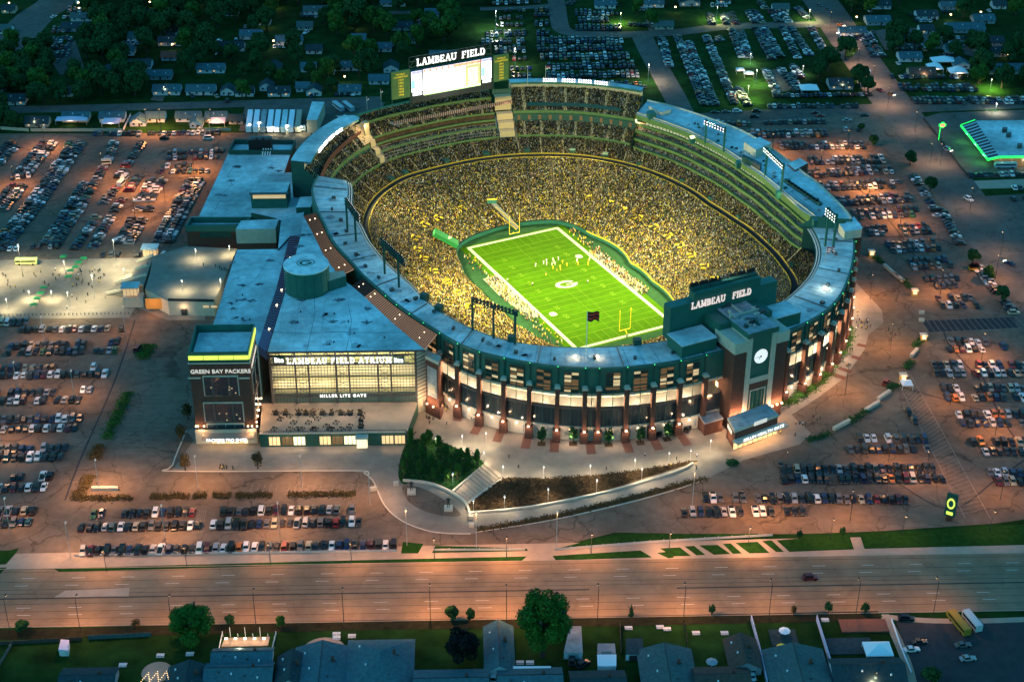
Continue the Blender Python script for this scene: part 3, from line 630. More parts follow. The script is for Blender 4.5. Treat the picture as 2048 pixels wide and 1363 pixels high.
b = MB(); strip(b, TR0, TR1, n, (OUTER, 0, 0), (OUTER, 0, 38.6)); SB(b, 'rear_wall', 'brick')
b = MB(); strip(b, TR0, TR1, n, (OUTER, -0.6, 38.7), (OUTER, 0.05, 38.7)); strip(b, TR0, TR1, n, (OUTER, -0.6, 38.0), (OUTER, -0.6, 38.7)); SB(b, 'roof_parapet', 'limestone')
for tt, m in ((TR0, 'green_metal'), (TR1, 'green_dark')):
    b = MB(); b.face([SP(BAND, tt, -2, 33.0 if tt == TR0 else 20), SP(OUTER, tt, 0, 33.0 if tt == TR0 else 0), SP(OUTER, tt, 0, 38.3), SP(BAND, tt, 2.9, 38.3), SP(BAND, tt, 2, 30 if tt == TR1 else 36)]); SB(b, 'roof_step_wall', m)
b = MB(); b.face([SP(BAND, TR0, 0, 12), SP(OUTER, TR0, 0, 12), SP(OUTER, TR0, 0, 33), SP(BAND, TR0, 0, 33)]); SB(b, 'stand_end_wall', 'green_dark')
mat('roof_patch_mat', (.40, .47, .49), .8, .3, .8)
# -- near half: roof, gutter track, soffit, outer wall
N0, N1 = TF1-2*pi, TR0
b = MB(); strip(b, N0, N1, 150, (INNER, 0.6, 32.6), (OUTER, -0.1, 33.2)); SB(b, 'low_roof', 'roof_membrane', 'broad pale roof ring over the near stands')
b = MB(); strip(b, N0, N1, 150, (INNER, 0.6, 32.6), (INNER, 0.6, 31.2)); strip(b, N0, N1, 150, (INNER, 0.6, 31.2), (OUTER, -1, 31.2)); SB(b, 'roof_soffit', 'green_dark')
b = MB(); strip(b, N0, N1, 150, (INNER, -1.6, 31.6), (INNER, -1.1, 31.9)); strip(b, N0, N1, 150, (INNER, -0.6, 31.8), (INNER, 0.1, 32.0)); SB(b, 'gutter_rail', 'pole_light')
b = MB(); strip(b, N0, N1, 150, (INNER, -2.2, 31.3), (INNER, 0.6, 31.3)); SB(b, 'gutter_tray', 'green_dark')
b = MB(); strip(b, N0, N1, 150, (OUTER, -0.2, 32.6), (OUTER, -0.2, 33.75)); strip(b, N0, N1, 150, (OUTER, -0.2, 33.75), (OUTER, -0.9, 33.75)); strip(b, N0, N1, 150, (OUTER, -0.9, 33.75), (OUTER, -0.9, 33.0)); SB(b, 'roof_parapet', 'green_metal')
b = MB()
for t in arc(N0+0.1, N1-0.1, 13): 
    a, c = SP(INNER, t, 1, 33.0), SP(OUTER, t, -1.2, 33.4); b.beam(a, c, 0.35, h=0.25)
tag(SB(b, 'roof_joint', 'steel'), kind='stuff')
# outer wall by bays
PTH = [rad(x) for x in (-158.5, -154.3, -150.1, -145.9, -141.5, -137.2, -132.9, -128.6, -124.4, -120.0, -115.8, -113.7, -109.4, -105.2, -100.9, -96.5, -80.6, -76.3, -72.2, -68.0, -63.8, -59.6, -55.4, -51.2, -47.0, -42.8, -38.6)]
b = MB(); strip(b, PTH[0]-0.2, TR0, 120, (OUTER, 0, 0), (OUTER, 0, 6.2)); SB(b, 'limestone_base', 'limestone')
b = MB(); strip(b, PTH[0]-0.2, TR0, 120, (OUTER, 0.12, 6.0), (OUTER, 0.12, 6.5)); strip(b, PTH[0]-0.2, TR0, 120, (OUTER, 0.12, 6.5), (OUTER, -0.6, 6.5)); SB(b, 'base_course', 'limestone')
b = MB(); strip(b, PTH[0]-0.2, TR0, 120, (OUTER, -0.5, 6.4), (OUTER, -0.5, 14.4)); SB(b, 'lower_glass', 'dark_glass', 'dark glass curtain wall of the lower concourse')
b = MB(); strip(b, PTH[0]-0.2, TR0, 120, (OUTER, 0, 14.4), (OUTER, 0, 15.3)); strip(b, PTH[0]-0.2, TR0, 120, (OUTER, 0, 15.3), (OUTER, -9, 15.3)); SB(b, 'concourse_slab', 'steel')
b = MB(); strip(b, PTH[0]-0.2, TR0, 120, (OUTER, -8, 15.3), (OUTER, -8, 21)); strip(b, PTH[0]-0.2, TR0, 120, (OUTER, -8, 20.9), (OUTER, 0, 20.9)); SB(b, 'concourse_wall', 'cream_wall', 'cream back wall of the lit upper concourse')
b = MB(); strip(b, PTH[0]-0.2, TR0, 120, (OUTER, 0.05, 20.9), (OUTER, 0.05, 22.0)); strip(b, PTH[0]-0.2, TR0, 120, (OUTER, 0.05, 22.0), (OUTER, -0.4, 22.0)); SB(b, 'white_beam', 'limestone')
b = MB(); strip(b, PTH[0]-0.2, TR0, 120, (OUTER, -0.3, 22.0), (OUTER, -0.3, 33.0)); SB(b, 'green_wall', 'green_metal', 'green metal cladding of the upper wall')
b = MB(); strip(b, rad(137)-2*pi, PTH[0]-0.2, 60, (OUTER, 0, 0), (OUTER, 0, 33.0)); SB(b, 'green_wall', 'green_metal')
def bx(bb, t, off, w, d, z0, z1): 
    c = SP(OUTER, t, off); bb.box((c[0], c[1], (z0+z1)/2), (d, w, z1-z0), t+AL)
for i, t in enumerate(PTH):
    b = MB(); bx(b, t, 0.9, 1.75, 2.0, 5.5, 24.6); pier = b.build('brick_pier', 'brick', ST)
    b = MB(); bx(b, t, 1.0, 3.1, 3.2, 0, 5.5); b.build('pier_base', 'brick', ST)
    b = MB(); bx(b, t, 0.9, 2.4, 2.5, 24.6, 25.2); bx(b, t, 0.9, 1.6, 1.8, 25.2, 25.8); b.build('pier_cap', 'limestone', ST)
    b = MB(); bx(b, t, 0.02, 0.45, 0.5, 26.0, 33.4); b.build('wall_rib', 'green_dark', ST)
    c = SP(OUTER, t, 0.4); b = MB(); b.box((c[0], c[1], 33.9), (0.24, 0.24, 0.24)); b.build('green_beacon', 'green_lamp', ST)
    if i > 3:
        c = SP(OUTER, t, 2.7); b = MB(); b.box((c[0], c[1], 5.9), (0.5, 0.7, 0.35), t+AL); b.build('pier_uplight', 'warm_lamp', ST)
        p0 = SP(OUTER, t, 4.1, 6.0); light('POINT', p0, 620, (1.0, 0.60, 0.34), radius=0.25)
def wpt(A, B, s, off, z):
    d = Vector((B[0]-A[0], B[1]-A[1])); n = Vector((d.y, -d.x)).normalized(); q = Vector(A[:2])+d*s+n*off; return (q.x, q.y, z)
rw = random.Random(3)
for i in range(len(PTH)-1):
    if i in (15,): continue
    a, c = SP(OUTER, PTH[i]), SP(OUTER, PTH[i+1]); L = math.hypot(c[0]-a[0], c[1]-a[1])
    # which way is outward
    mid = SP(OUTER, (PTH[i]+PTH[i+1])/2, 3); t_ = wpt(a, c, 0.5, 1, 0); sg = 1 if (Vector(mid[:2])-Vector(t_[:2])).length < 3 else -1
    W_ = lambda s, off, z: wpt(a, c, s, off*sg, z)
    tm = (PTH[i]+PTH[i+1])/2
    if L > 8:
        ww = 2.75/L; g = None
        b = MB()
        for s0, s1 in ((0.5-ww-0.03, 0.5-ww), (0.5+ww, 0.5+ww+0.03), (0.5-0.008, 0.5+0.008)):
            b.add([W_(s0, 0.35, 22.2), W_(s1, 0.35, 22.2), W_(s1, 0.35, 31.9), W_(s0, 0.35, 31.9)], [(0, 1, 2, 3)])
            b.add([W_(s1, -0.15, 22.2), W_(s1, 0.35, 22.2), W_(s1, 0.35, 31.9), W_(s1, -0.15, 31.9)], [(0, 1, 2, 3)])
        for z0, z1 in ((22.0, 22.5), (25.0, 25.5), (28.4, 28.9), (31.5, 32.0)):
            b.add([W_(0.5-ww, 0.36, z0), W_(0.5+ww, 0.36, z0), W_(0.5+ww, 0.36, z1), W_(0.5-ww, 0.36, z1)], [(0, 1, 2, 3)])
        win = b.build('window', 'green_dark', ST)
        for (z0, z1) in ((22.5, 25.0), (25.5, 28.4), (28.9, 31.5)):
            for s0, s1 in ((0.5-ww, 0.5-0.008), (0.5+0.008, 0.5+ww)):
                for zz0, zz1 in ((z0, (z0+z1)/2-0.08), ((z0+z1)/2+0.08, z1)):
                    b = MB(); b.face([W_(s0, 0.15, zz0), W_(s1, 0.15, zz0), W_(s1, 0.15, zz1), W_(s0, 0.15, zz1)])
                    k = rw.random(); b.build('pane', 'window_lit' if k < 0.28 else ('window_dim' if k < 0.6 else 'tint_glass'), win)
    # concourse railing, mullion, wall panels of the base
    b = MB(); b.face([W_(0, 0.1, 15.3), W_(1, 0.1, 15.3), W_(1, 0.1, 16.1), W_(0, 0.1, 16.1)]); b.build('concourse_railing', 'steel', ST)
    b = MB(); b.beam(W_(0.5, 1.0, 6.4), W_(0.5, 1.0, 24.0), 0.28); b.build('facade_post', 'green_dark', ST)
    b = MB(); b.beam(W_(0, 1.1, 24.2), W_(1, 1.1, 24.2), 0.22); b.build('tie_rail', 'green_dark', ST)
    if L > 8:
        for s0, s1 in ((0.2, 0.42), (0.58, 0.8)):
            b = MB(); b.face([W_(s0, 0.08, 1.0), W_(s1, 0.08, 1.0), W_(s1, 0.08, 4.4), W_(s0, 0.08, 4.4)]); b.build('base_panel', 'roof_grey', ST)
        for s_ in (0.22, 0.35, 0.65, 0.78):
            b = MB(); b.beam(W_(s_, -0.3, 6.4), W_(s_, -0.3, 14.4), 0.18); b.build('glass_mullion', 'green_dark', ST)
    if i > 2 and L > 8:
        light('POINT', SP(OUTER, tm, 4.2, 4.2), 1100, (1.0, 0.68, 0.44), radius=0.3); b = MB(); bx(b, tm, .25, .5, .4, 4.8, 5.2); b.build('added_wall_lamp', 'warm_lamp', ST)  # warm point and lamp box added per bay to light the base wall
    if i > 2: light('POINT', SP(OUTER, tm, -3.2, 19.2), 7500 if L > 8 else 3500, (1.0, 0.80, 0.50), radius=0.8)
    b = MB(); c_ = SP(OUTER, tm, -3.2); b.box((c_[0], c_[1], 20.6), (0.6, 3, 0.3), tm+AL); b.build('ceiling_lamp', 'warm_lamp', ST)
# green wall strips: diagonal roof vents
for t in arc(N0+0.2, N1-0.1, 26):
    c = SP(OUTER, t, -rw.uniform(4, 11)); b = MB(); b.box((c[0], c[1], 33.7), (rw.uniform(0.8, 2), rw.uniform(0.8, 1.6), 1.2), t+AL); b.build('roof_vent', 'steel', ST)
b = MB()
for k in range(1, 75):
    t = N0+(N1-N0)*k/75; b.beam(SP(INNER, t, 1.2, 32.72), SP(OUTER, t, -1.2, 33.2), .1, h=.06)
tag(SB(b, 'membrane_seam', 'roof_grey'), kind='stuff')
for k in range(40):
    t = N0+(N1-N0)*rw.random(); o_ = rw.uniform(3, 10); c = SP(OUTER, t, -o_); n = 9; b = MB(); b.face([(c[0]+cos(2*pi*i/n)*rw.uniform(.6, 2.6), c[1]+sin(2*pi*i/n)*rw.uniform(.6, 2.6), 33.19) for i in range(n)]); b.build('roof_patch', rw.choice(['roof_grey', 'roof_patch_mat', 'roof_patch_mat']), ST)
for t in [rad(-128.7), rad(-106), rad(-146.5), rad(-152), rad(-85)]:
    c = SP(INNER, t, -0.2); b = MB(); b.box((c[0], c[1], 33.4), (2.6, 3.0, 3.4), t+AL); b.build('loudspeaker_box', 'green_dark', ST)
for u, v in ((1150, 712), (1195, 712), (1650, 575)):
    c = PX(u, v, 34.0); b = MB(); b.box((c.x, c.y, 34.0), (0.9, 0.9, 0.7)); b.build('roof_floodlight', 'white_lamp' if u > 1500 else 'warm_lamp', ST); light('POINT', (c.x, c.y, 35.2), 500 if u < 1500 else 900, WARM if u < 1500 else WHITE, radius=0.3)
# things on the high right roof
for o_, w_ in ((6.5, .35), (8.2, .25)):
    b = MB(); strip(b, TR0, TR1, n, (BAND, o_, 38.12), (BAND, o_+w_, 38.12)); SB(b, 'roof_track', 'steel')
b = MB(); strip(b, TR0, TR1, n, (BAND, 4.6, 38.0), (BAND, 4.6, 38.9)); SB(b, 'roof_kerb', 'limestone')
for k in range(46):
    t = TR0+(TR1-TR0)*rw.random(); c = SP(BAND, t, rw.uniform(6, 17)); b = MB(); b.box((c[0], c[1], 38.4), (rw.uniform(.4, 1.6), rw.uniform(.4, 1.4), rw.uniform(.5, 1.2)), t+AL); b.build('roof_vent', rw.choice(['steel', 'roof_grey', 'green_dark']), ST)
def pxprism(pts, z0, z1, m, name, parent, mtop=None, extra=None):
    b = MB(); q = [tuple(PX(u, v, z1)[:2]) for u, v in pts]; b.prism(q, z0, z1, 0, 1 if mtop else None, bottom=False)
    return b.build(name, [m, mtop] if mtop else m, parent)
pxprism([(1488, 284), (1520, 274), (1543, 286), (1512, 300)], 38, 42.5, 'limestone', 'roof_house', ST, 'roof_membrane')
pxprism([(1575, 327), (1600, 316), (1616, 326), (1590, 340)], 10, 38.9, 'brick', 'lift_tower', ST, 'roof_membrane')
pxprism([(1687, 448), (1708, 433), (1726, 456), (1692, 462)], 0, 37.0, 'brick', 'lift_tower', ST, 'roof_membrane')
pxprism([(1678, 447), (1720, 446), (1724, 458), (1690, 463)], 33.5, 37.6, 'limestone', 'lift_tower_head', ST, 'roof_membrane')
pxprism([(1486, 308), (1508, 318), (1506, 324), (1484, 313)], 38.2, 41, 'green_dark', 'roof_louvre', ST)
pxprism([(1508, 318), (1524, 326), (1520, 332), (1506, 324)], 38.2, 41, 'steel', 'roof_louvre', ST)
for k in range(11):
    u, v = 1567+k*6.2, 359+k*4.2; pxprism([(u, v), (u+6, v-3), (u+16, v+4.5), (u+10, v+7)], 38.1, 39.2, 'green_dark', 'roof_louvre', ST)
pxprism([(1298, 212), (1318, 207), (1342, 219), (1322, 225)], 30, 40, 'limestone', 'roof_house', ST, 'roof_membrane')
pxprism([(1293, 222), (1306, 219), (1312, 226), (1298, 229)], 38, 41, 'green_metal', 'roof_house', ST)
for u, v in ((1384, 276), (1476, 325), (1556, 385), (1630, 440)):
    pxprism([(u-5, v-4), (u+4, v-6), (u+7, v), (u-2, v+2)], 38.1, 41, 'green_metal', 'roof_cabinet', ST)

# ================================================================== CLOCK TOWER with gate house
CT = empty('clock_tower', (*F(3.5, -146), 0), 'tall brick clock tower with round white clock face on the stadium front', 'clock tower')
def fbox(b, x0, x1, y0, y1, z0, z1, m=0): b.prism([F(x0, y0), F(x1, y0), F(x1, y1), F(x0, y1)], z0, z1, m)
# tower faces the near side: local field frame, front plane at y = -151.5
fy = -151.5
b = MB(); fbox(b, -9, -3.2, fy, -138, 0, 35.5); b.build('brick_wing', 'brick', CT)
b = MB(); fbox(b, 10.6, 16.4, fy, -138, 0, 35.5); b.build('brick_wing', 'brick', CT)
for x0, x1 in ((-3.2, -0.9), (8.3, 10.6)):
    b = MB(); fbox(b, x0, x1, fy-0.25, -140, 4, 40.8); b.build('stone_pilaster', 'limestone', CT)
for x0, x1 in ((-9.3, -3.2), (10.6, 16.7)):
    b = MB(); fbox(b, x0, x1, fy-0.4, -137.6, 35.5, 40.2); b.build('stone_cap', 'limestone', CT)
b = MB(); fbox(b, -0.9, 8.3, fy+0.15, -140, 4, 41.2); b.build('clock_panel', 'green_metal', CT)
b = MB(); fbox(b, -3.6, 11.0, fy-0.6, -139, 41.2, 43.4); b.build('green_cornice', 'green_metal', CT)
b = MB(); fbox(b, -9, 16.4, -139.6, -128, 33.3, 42.9); b.build('rear_block', 'green_metal', CT)
b = MB(); fbox(b, -3.4, 10.8, fy-0.5, -128, 43.4, 43.6); b.build('tower_roof', 'roof_grey', CT)
b = MB(); fbox(b, -0.9, 8.3, fy-0.1, fy+0.1, 19.6, 22.0); b.build('stone_band', 'limestone', CT)
b = MB(); fbox(b, -0.9, 8.3, fy-0.15, fy+0.1, 17.0, 19.6); b.build('brick_band', 'brick', CT)
b = MB(); fbox(b, 0.0, 0.3, fy-0.2, fy, 4, 16); fbox(b, 7.1, 7.4, fy-0.2, fy, 4, 16); fbox(b, 0, 7.4, fy-0.2, fy, 16, 16.4); b.build('window_frame', 'limestone', CT)
for x in (1.9, 3.7, 5.5):
    b = MB(); fbox(b, x-0.08, x+0.08, fy-0.1, fy+0.15, 4, 16); b.build('panel_rib', 'green_dark', CT)
cz = 31.5
def disc_v(b, x, z, r, y, m=0, n=36, a0=0, a1=2*pi, r0=0):
    for i in range(n):
        p, q = a0+(a1-a0)*i/n, a0+(a1-a0)*(i+1)/n
        b.face([F(x+cos(p)*r0, y, z+sin(p)*r0), F(x+cos(q)*r0, y, z+sin(q)*r0), F(x+cos(q)*r, y, z+sin(q)*r), F(x+cos(p)*r, y, z+sin(p)*r)], m)
mat('clock_white', (0.85, 0.85, 0.85), 0.5, emit=0.75, ecol=(0.95, 0.97, 1.0))
b = MB(); disc_v(b, 3.7, cz, 3.2, fy-0.15); CF_ = b.build('clock_face', 'clock_white', CT)
b = MB(); disc_v(b, 3.7, cz, 3.45, fy-0.17, r0=3.2); b.build('clock_rim', 'green_dark', CF_)
for k in range(12):
    a = k*pi/6; b = MB(); w = 0.12 if k % 3 else 0.2
    c1, c2 = (3.7+cos(a)*2.45, cz+sin(a)*2.45), (3.7+cos(a)*3.0, cz+sin(a)*3.0)
    b.beam(F(c1[0], fy-0.2, c1[1]), F(c2[0], fy-0.2, c2[1]), w, h=0.05); b.build('hour_mark', 'black', CF_)
for a, l, w in ((rad(183), 2.3, 0.2), (rad(228), 1.5, 0.3)):
    b = MB(); b.beam(F(3.7-cos(a)*0.4, fy-0.25, cz-sin(a)*0.4), F(3.7+cos(a)*l, fy-0.25, cz+sin(a)*l), w, h=0.06); b.build('clock_hand', 'black', CF_)
b = MB(); disc_v(b, 3.7, cz, 0.4, fy-0.27, n=14); b.build('clock_boss', 'black', CF_)
# side boxes on the roof behind the board
b = MB(); fbox(b, -27, -11, -141.5, -130.5, 33.2, 38.5); b.build('roof_block', ['green_metal'], CT)
b = MB(); fbox(b, -27.2, -10.9, -141.7, -130.4, 38.5, 38.9); b.build('roof_block_top', ['roof_membrane'], CT)
b = MB(); fbox(b, 16.4, 31, -139.5, -129.5, 33.2, 38.5); b.build('roof_block', 'green_metal', CT)
b = MB(); fbox(b, 16.3, 31.2, -139.7, -129.4, 38.5, 38.9); b.build('roof_block_top', 'roof_membrane', CT)
for x in (-8.4, -6, -3.6, 11, 13.4, 15.8, -9.8):
    b = MB(); p = F(x, fy-1.0); b.box((p[0], p[1], 6.6), (0.6, 0.6, 0.4)); b.build('uplight', 'warm_lamp', CT); light('POINT', F(x, fy-1.8, 7.2), 1500, (1.0, 0.56, 0.30), radius=0.25)
for z in (10, 15, 20, 25, 30):
    b = MB(); p = F(-9.1, -141); b.prism([F(-9.15, -140.5), F(-9.0, -140.5), F(-9.0, -142.2), F(-9.15, -142.2)], z, z+2.6); b.build('stair_window', 'window_bright', CT)
rk = random.Random(4)
for k in range(26):
    x, y = rk.uniform(-3, 10), rk.uniform(-149, -129); w_ = rk.uniform(.5, 2.6); b = MB(); fbox(b, x, x+w_, y, y+rk.uniform(.5, 2), 43.6, 43.6+rk.uniform(.3, 1.7)); b.build('roof_unit', rk.choice(['steel', 'green_dark', 'roof_grey', 'limestone']), CT)
b = MB(); fbox(b, -3.4, 10.8, -138.4, -138.0, 43.6, 44.8); fbox(b, 3.0, 3.4, -138, -128, 43.6, 44.5); b.build('roof_upstand', 'limestone', CT)
# gate house
GH = empty('gate_house', (*F(9, -161), 0), 'low flat roofed brick gate house with lit sign below the clock tower', 'gate house')
g0 = [PX(1456, 838, 8.5), PX(1532, 810, 8.5), PX(1556, 832, 8.5), PX(1470, 864, 8.5)]
q = [tuple(p[:2]) for p in g0]
b = MB(); b.prism(q, 0, 8.3); b.build('wall', 'brick', GH)
def inset(q, k): 
    c = sum((Vector(p) for p in q), Vector((0, 0)))/len(q); return [tuple(c+(Vector(p)-c)*k) for p in q]
b = MB(); b.prism(inset(q, 1.03), 8.3, 9.3); b.build('parapet', 'limestone', GH)
b = MB(); b.prism(inset(q, 0.97), 9.3, 9.35); b.build('roof', 'roof_grey', GH)
A, B = Vector(q[3]), Vector(q[2]); d = (B-A).normalized(); nn = Vector((d.y, -d.x)); L = (B-A).length
b = MB(); b.prism([A-d*1+nn*0.1, B+d*3+nn*0.1, B+d*3+nn*3.4, A-d*1+nn*3.4], 4.6, 5.2); b.build('canopy', 'limestone', GH)
for i in range(9):
    p = A+d*(0.8+i*(L-1.6)/8)+nn*0.12; b = MB(); b.box((p.x, p.y, 2.2), (L/8*0.75, 0.2, 3.6), math.atan2(d.y, d.x)); b.build('glass_door', 'window_lit', GH)
p = A+d*(L/2+1)+nn*3.55; text_obj('lit_letters', 'BELLIN HEALTH GATE', 2.0, 'sign_letter', (p.x, p.y, 6.0), (pi/2, 0, math.atan2(d.y, d.x)), None, 0.06, 0.02, 1.05); 
o = bpy.context.scene.objects.get('lit_letters'); o.location = Vector(o.location)-GH.location; o.parent = GH
p = A+d*(L*0.55)+nn*0.8
b = MB(); b.prism([p-d*3.2, p+d*3.2, p+d*3.2+nn*0.3, p-d*3.2+nn*0.3], 8.9, 10.6); b.build('crest_sign', 'sign_letter_dim', GH)
for k in range(5):
    pp = A+d*(L*(0.1+0.2*k))+nn*2.2; light('POINT', (pp.x, pp.y, 3.6), 900, (1.0, 0.60, 0.30), radius=0.3)
A2, B2 = Vector(q[0]), Vector(q[3]); d2 = (B2-A2).normalized(); n2 = Vector((-d2.y, d2.x)) * -1
p = A2+d2*((B2-A2).length*0.4)+n2*0.3
b = MB(); b.box((p.x, p.y, 6.4), (5.5, 0.2, 1.6), math.atan2(d2.y, d2.x)); b.build('side_sign', 'sign_letter_dim', GH)
light('POINT', (p.x+n2.x*2, p.y+n2.y*2, 3), 900, (1.0, 0.60, 0.30), radius=0.3)
kk = [tuple(PX(u, v, 6)[:2]) for u, v in ((1398, 828), (1428, 818), (1446, 836), (1410, 846))]
KH = empty('kiosk', (kk[0][0], kk[0][1], 0), 'small flat brick annex left of the gate house under the clock tower', 'kiosk')
b = MB(); b.prism(kk, 0, 5.6); b.build('wall', 'brick', KH)
b = MB(); b.prism(inset(kk, 1.05), 5.6, 6.2); b.build('roof', 'roof_grey', KH)
for u in (1408, 1440): c = PX(u, 862, 0); light('POINT', (c.x, c.y, 2.8), 500, (1.0, 0.55, 0.28), radius=0.3)
# ================================================================== CROWD (nobody could count it: one object)
PAL = np.array([(0.95, 0.68, 0.03), (0.80, 0.55, 0.04), (0.03, 0.10, 0.05), (0.02, 0.06, 0.035), (0.75, 0.72, 0.62), (0.55, 0.50, 0.40), (0.40, 0.10, 0.05), (0.05, 0.05, 0.06), (0.10, 0.09, 0.11), (0.22, 0.20, 0.10), (0.30, 0.34, 0.10)])
PW = np.array([0.19, 0.13, 0.13, 0.13, 0.10, 0.05, 0.02, 0.10, 0.07, 0.05, 0.03]); PW = PW/PW.sum()
PW2 = np.array([0.03, 0.04, 0.11, 0.15, 0.08, 0.06, 0.02, 0.24, 0.20, 0.04, 0.03]); PW2 = PW2/PW2.sum()
SKIN = np.array([(0.80, 0.50, 0.26), (0.60, 0.34, 0.18), (0.12, 0.07, 0.05), (0.75, 0.55, 0.10), (0.8, 0.8, 0.75), (0.04, 0.12, 0.06)])
def crowd_mesh(name, pts, yaw, cols, heads, s=1.0, h=1.15):
    n = len(pts)
    base = np.array([(-.24, -.17, 0), (.24, -.17, 0), (.24, .17, 0), (-.24, .17, 0), (-.20, -.13, .62), (.20, -.13, .62), (.20, .13, .62), (-.20, .13, .62), (-.09, -.09, 1.0), (.09, -.09, 1.0), (.09, .09, 1.0), (-.09, .09, 1.0)])*np.array([s, s, h/1.0])
    ca, sa = np.cos(yaw)[:, None], np.sin(yaw)[:, None]
    X = base[None, :, 0]*ca-base[None, :, 1]*sa+pts[:, None, 0]; Y = base[None, :, 0]*sa+base[None, :, 1]*ca+pts[:, None, 1]
    hs = rng.uniform(0.6, 1.35, (n, 1)); Z = base[None, :, 2]*hs+pts[:, None, 2]
    V = np.stack([X, Y, Z], 2).reshape(-1, 3)
    fq = np.array([(0, 1, 5, 4), (1, 2, 6, 5), (2, 3, 7, 6), (3, 0, 4, 7), (4, 5, 9, 8), (5, 6, 10, 9), (6, 7, 11, 10), (7, 4, 8, 11), (8, 9, 10, 11)])
    Fc = (fq[None]+12*np.arange(n)[:, None, None]).reshape(-1)
    me = bpy.data.meshes.new(name); me.vertices.add(12*n); me.vertices.foreach_set('co', V.ravel())
    nf = 9*n; me.loops.add(4*nf); me.loops.foreach_set('vertex_index', Fc)
    me.polygons.add(nf); me.polygons.foreach_set('loop_start', np.arange(nf)*4); me.update(calc_edges=True)
    ca_ = me.color_attributes.new('Col', 'FLOAT_COLOR', 'CORNER')
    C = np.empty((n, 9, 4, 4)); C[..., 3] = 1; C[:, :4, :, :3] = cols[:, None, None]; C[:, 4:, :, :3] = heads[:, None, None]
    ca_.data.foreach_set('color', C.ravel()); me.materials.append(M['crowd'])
    o = bpy.data.objects.new(name, me); COL.objects.link(o); o['kind'] = 'stuff'; return o
P, Yw, Cc, Hh = [], [], [], []
AISLES = np.arange(-pi, pi, 2*pi/44)
tiers2 = list(TIERS)+[(TR0, TR1, BAND, of+0.9, z0+0.5, BAND, of+5.0, z0+2.2, 3, 4) for z0, of in lv]
for (t0, t1, A, oa, za, B, ob, zb, nr, tone) in tiers2:
    for k in range(nr):
        f = (k+0.45)/nr; z = lerp(za, zb, k/nr)
        tg = np.linspace(t0, t1, 400); r = (A.arr(tg)+oa)*(1-f)+(B.arr(tg)+ob)*f
        x, y = -1+np.cos(tg)*r, np.sin(tg)*r; sl = np.concatenate([[0], np.cumsum(np.hypot(np.diff(x), np.diff(y)))])
        sp = (0.60 if tone == 0 else 0.56) if tone < 4 else 0.75
        m = int(sl[-1]/sp); s_ = (np.arange(m)+0.5)*sp+rng.uniform(-0.12, 0.12, m)
        keep = rng.random(m) < (0.94 if tone < 4 else 0.8); s_ = s_[keep]
        xx, yy, tt = np.interp(s_, sl, x), np.interp(s_, sl, y), np.interp(s_, sl, tg)
        if tone == 0:
            d = np.abs((tt-AISLES[0]+pi/44) % (2*pi/44)-pi/44)*np.hypot(xx, yy); g = d > 0.55; xx, yy, tt = xx[g], yy[g], tt[g]
        m = len(xx); off = rng.uniform(-0.12, 0.12, m)
        P.append(np.stack([xx*CA-yy*SA+off, xx*SA+yy*CA, np.full(m, z+0.05)], 1)); Yw.append(tt+AL+pi/2)
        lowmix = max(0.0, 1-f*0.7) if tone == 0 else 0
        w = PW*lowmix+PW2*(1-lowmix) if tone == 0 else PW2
        c = PAL[rng.choice(len(PAL), m, p=w/w.sum())]*((rng.random((m, 1))**1.7*1.15+0.06)*(1.0 if tone == 0 else 0.6))  # upper rows and tiers darker: floodlight falloff put into the clothing colours
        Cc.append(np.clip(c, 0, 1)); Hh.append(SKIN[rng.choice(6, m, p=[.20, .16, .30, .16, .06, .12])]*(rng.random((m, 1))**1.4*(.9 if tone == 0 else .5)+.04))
P = np.concatenate(P); vis = np.ones(len(P), bool)
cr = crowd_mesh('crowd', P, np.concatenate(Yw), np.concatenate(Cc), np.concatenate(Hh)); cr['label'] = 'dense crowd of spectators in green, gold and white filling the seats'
def side_crowd(n, s, x0, x1, y0, y1, w):
    x = rng.uniform(x0, x1, n)*s; y = rng.uniform(y0, y1, n); return np.stack([x*CA-y*SA, x*SA+y*CA, np.full(n, fz+.06)], 1), PAL[rng.choice(len(PAL), n, p=w)]*.8
q_ = [side_crowd(190, -1, 26.5, 34, -24, 24, PW2/PW2.sum()), side_crowd(190, 1, 26.5, 32, -25, 26, PW2/PW2.sum()), side_crowd(24, -1, 28, 34, -50, -25, PW2/PW2.sum()), side_crowd(18, -1, 28, 32, 25, 48, PW2/PW2.sum()), side_crowd(26, 1, 28, 32, 28, 50, PW)]
qp = np.concatenate([a for a, _ in q_]); side = crowd_mesh('sideline_crowd', qp, rng.uniform(0, 6, len(qp)), np.concatenate([c for _, c in q_]), SKIN[rng.choice(6, len(qp))]*.6, 1.0, 1.6); side['label'] = 'crowd of staff and players packed along both sidelines'
print('crowd', len(P))

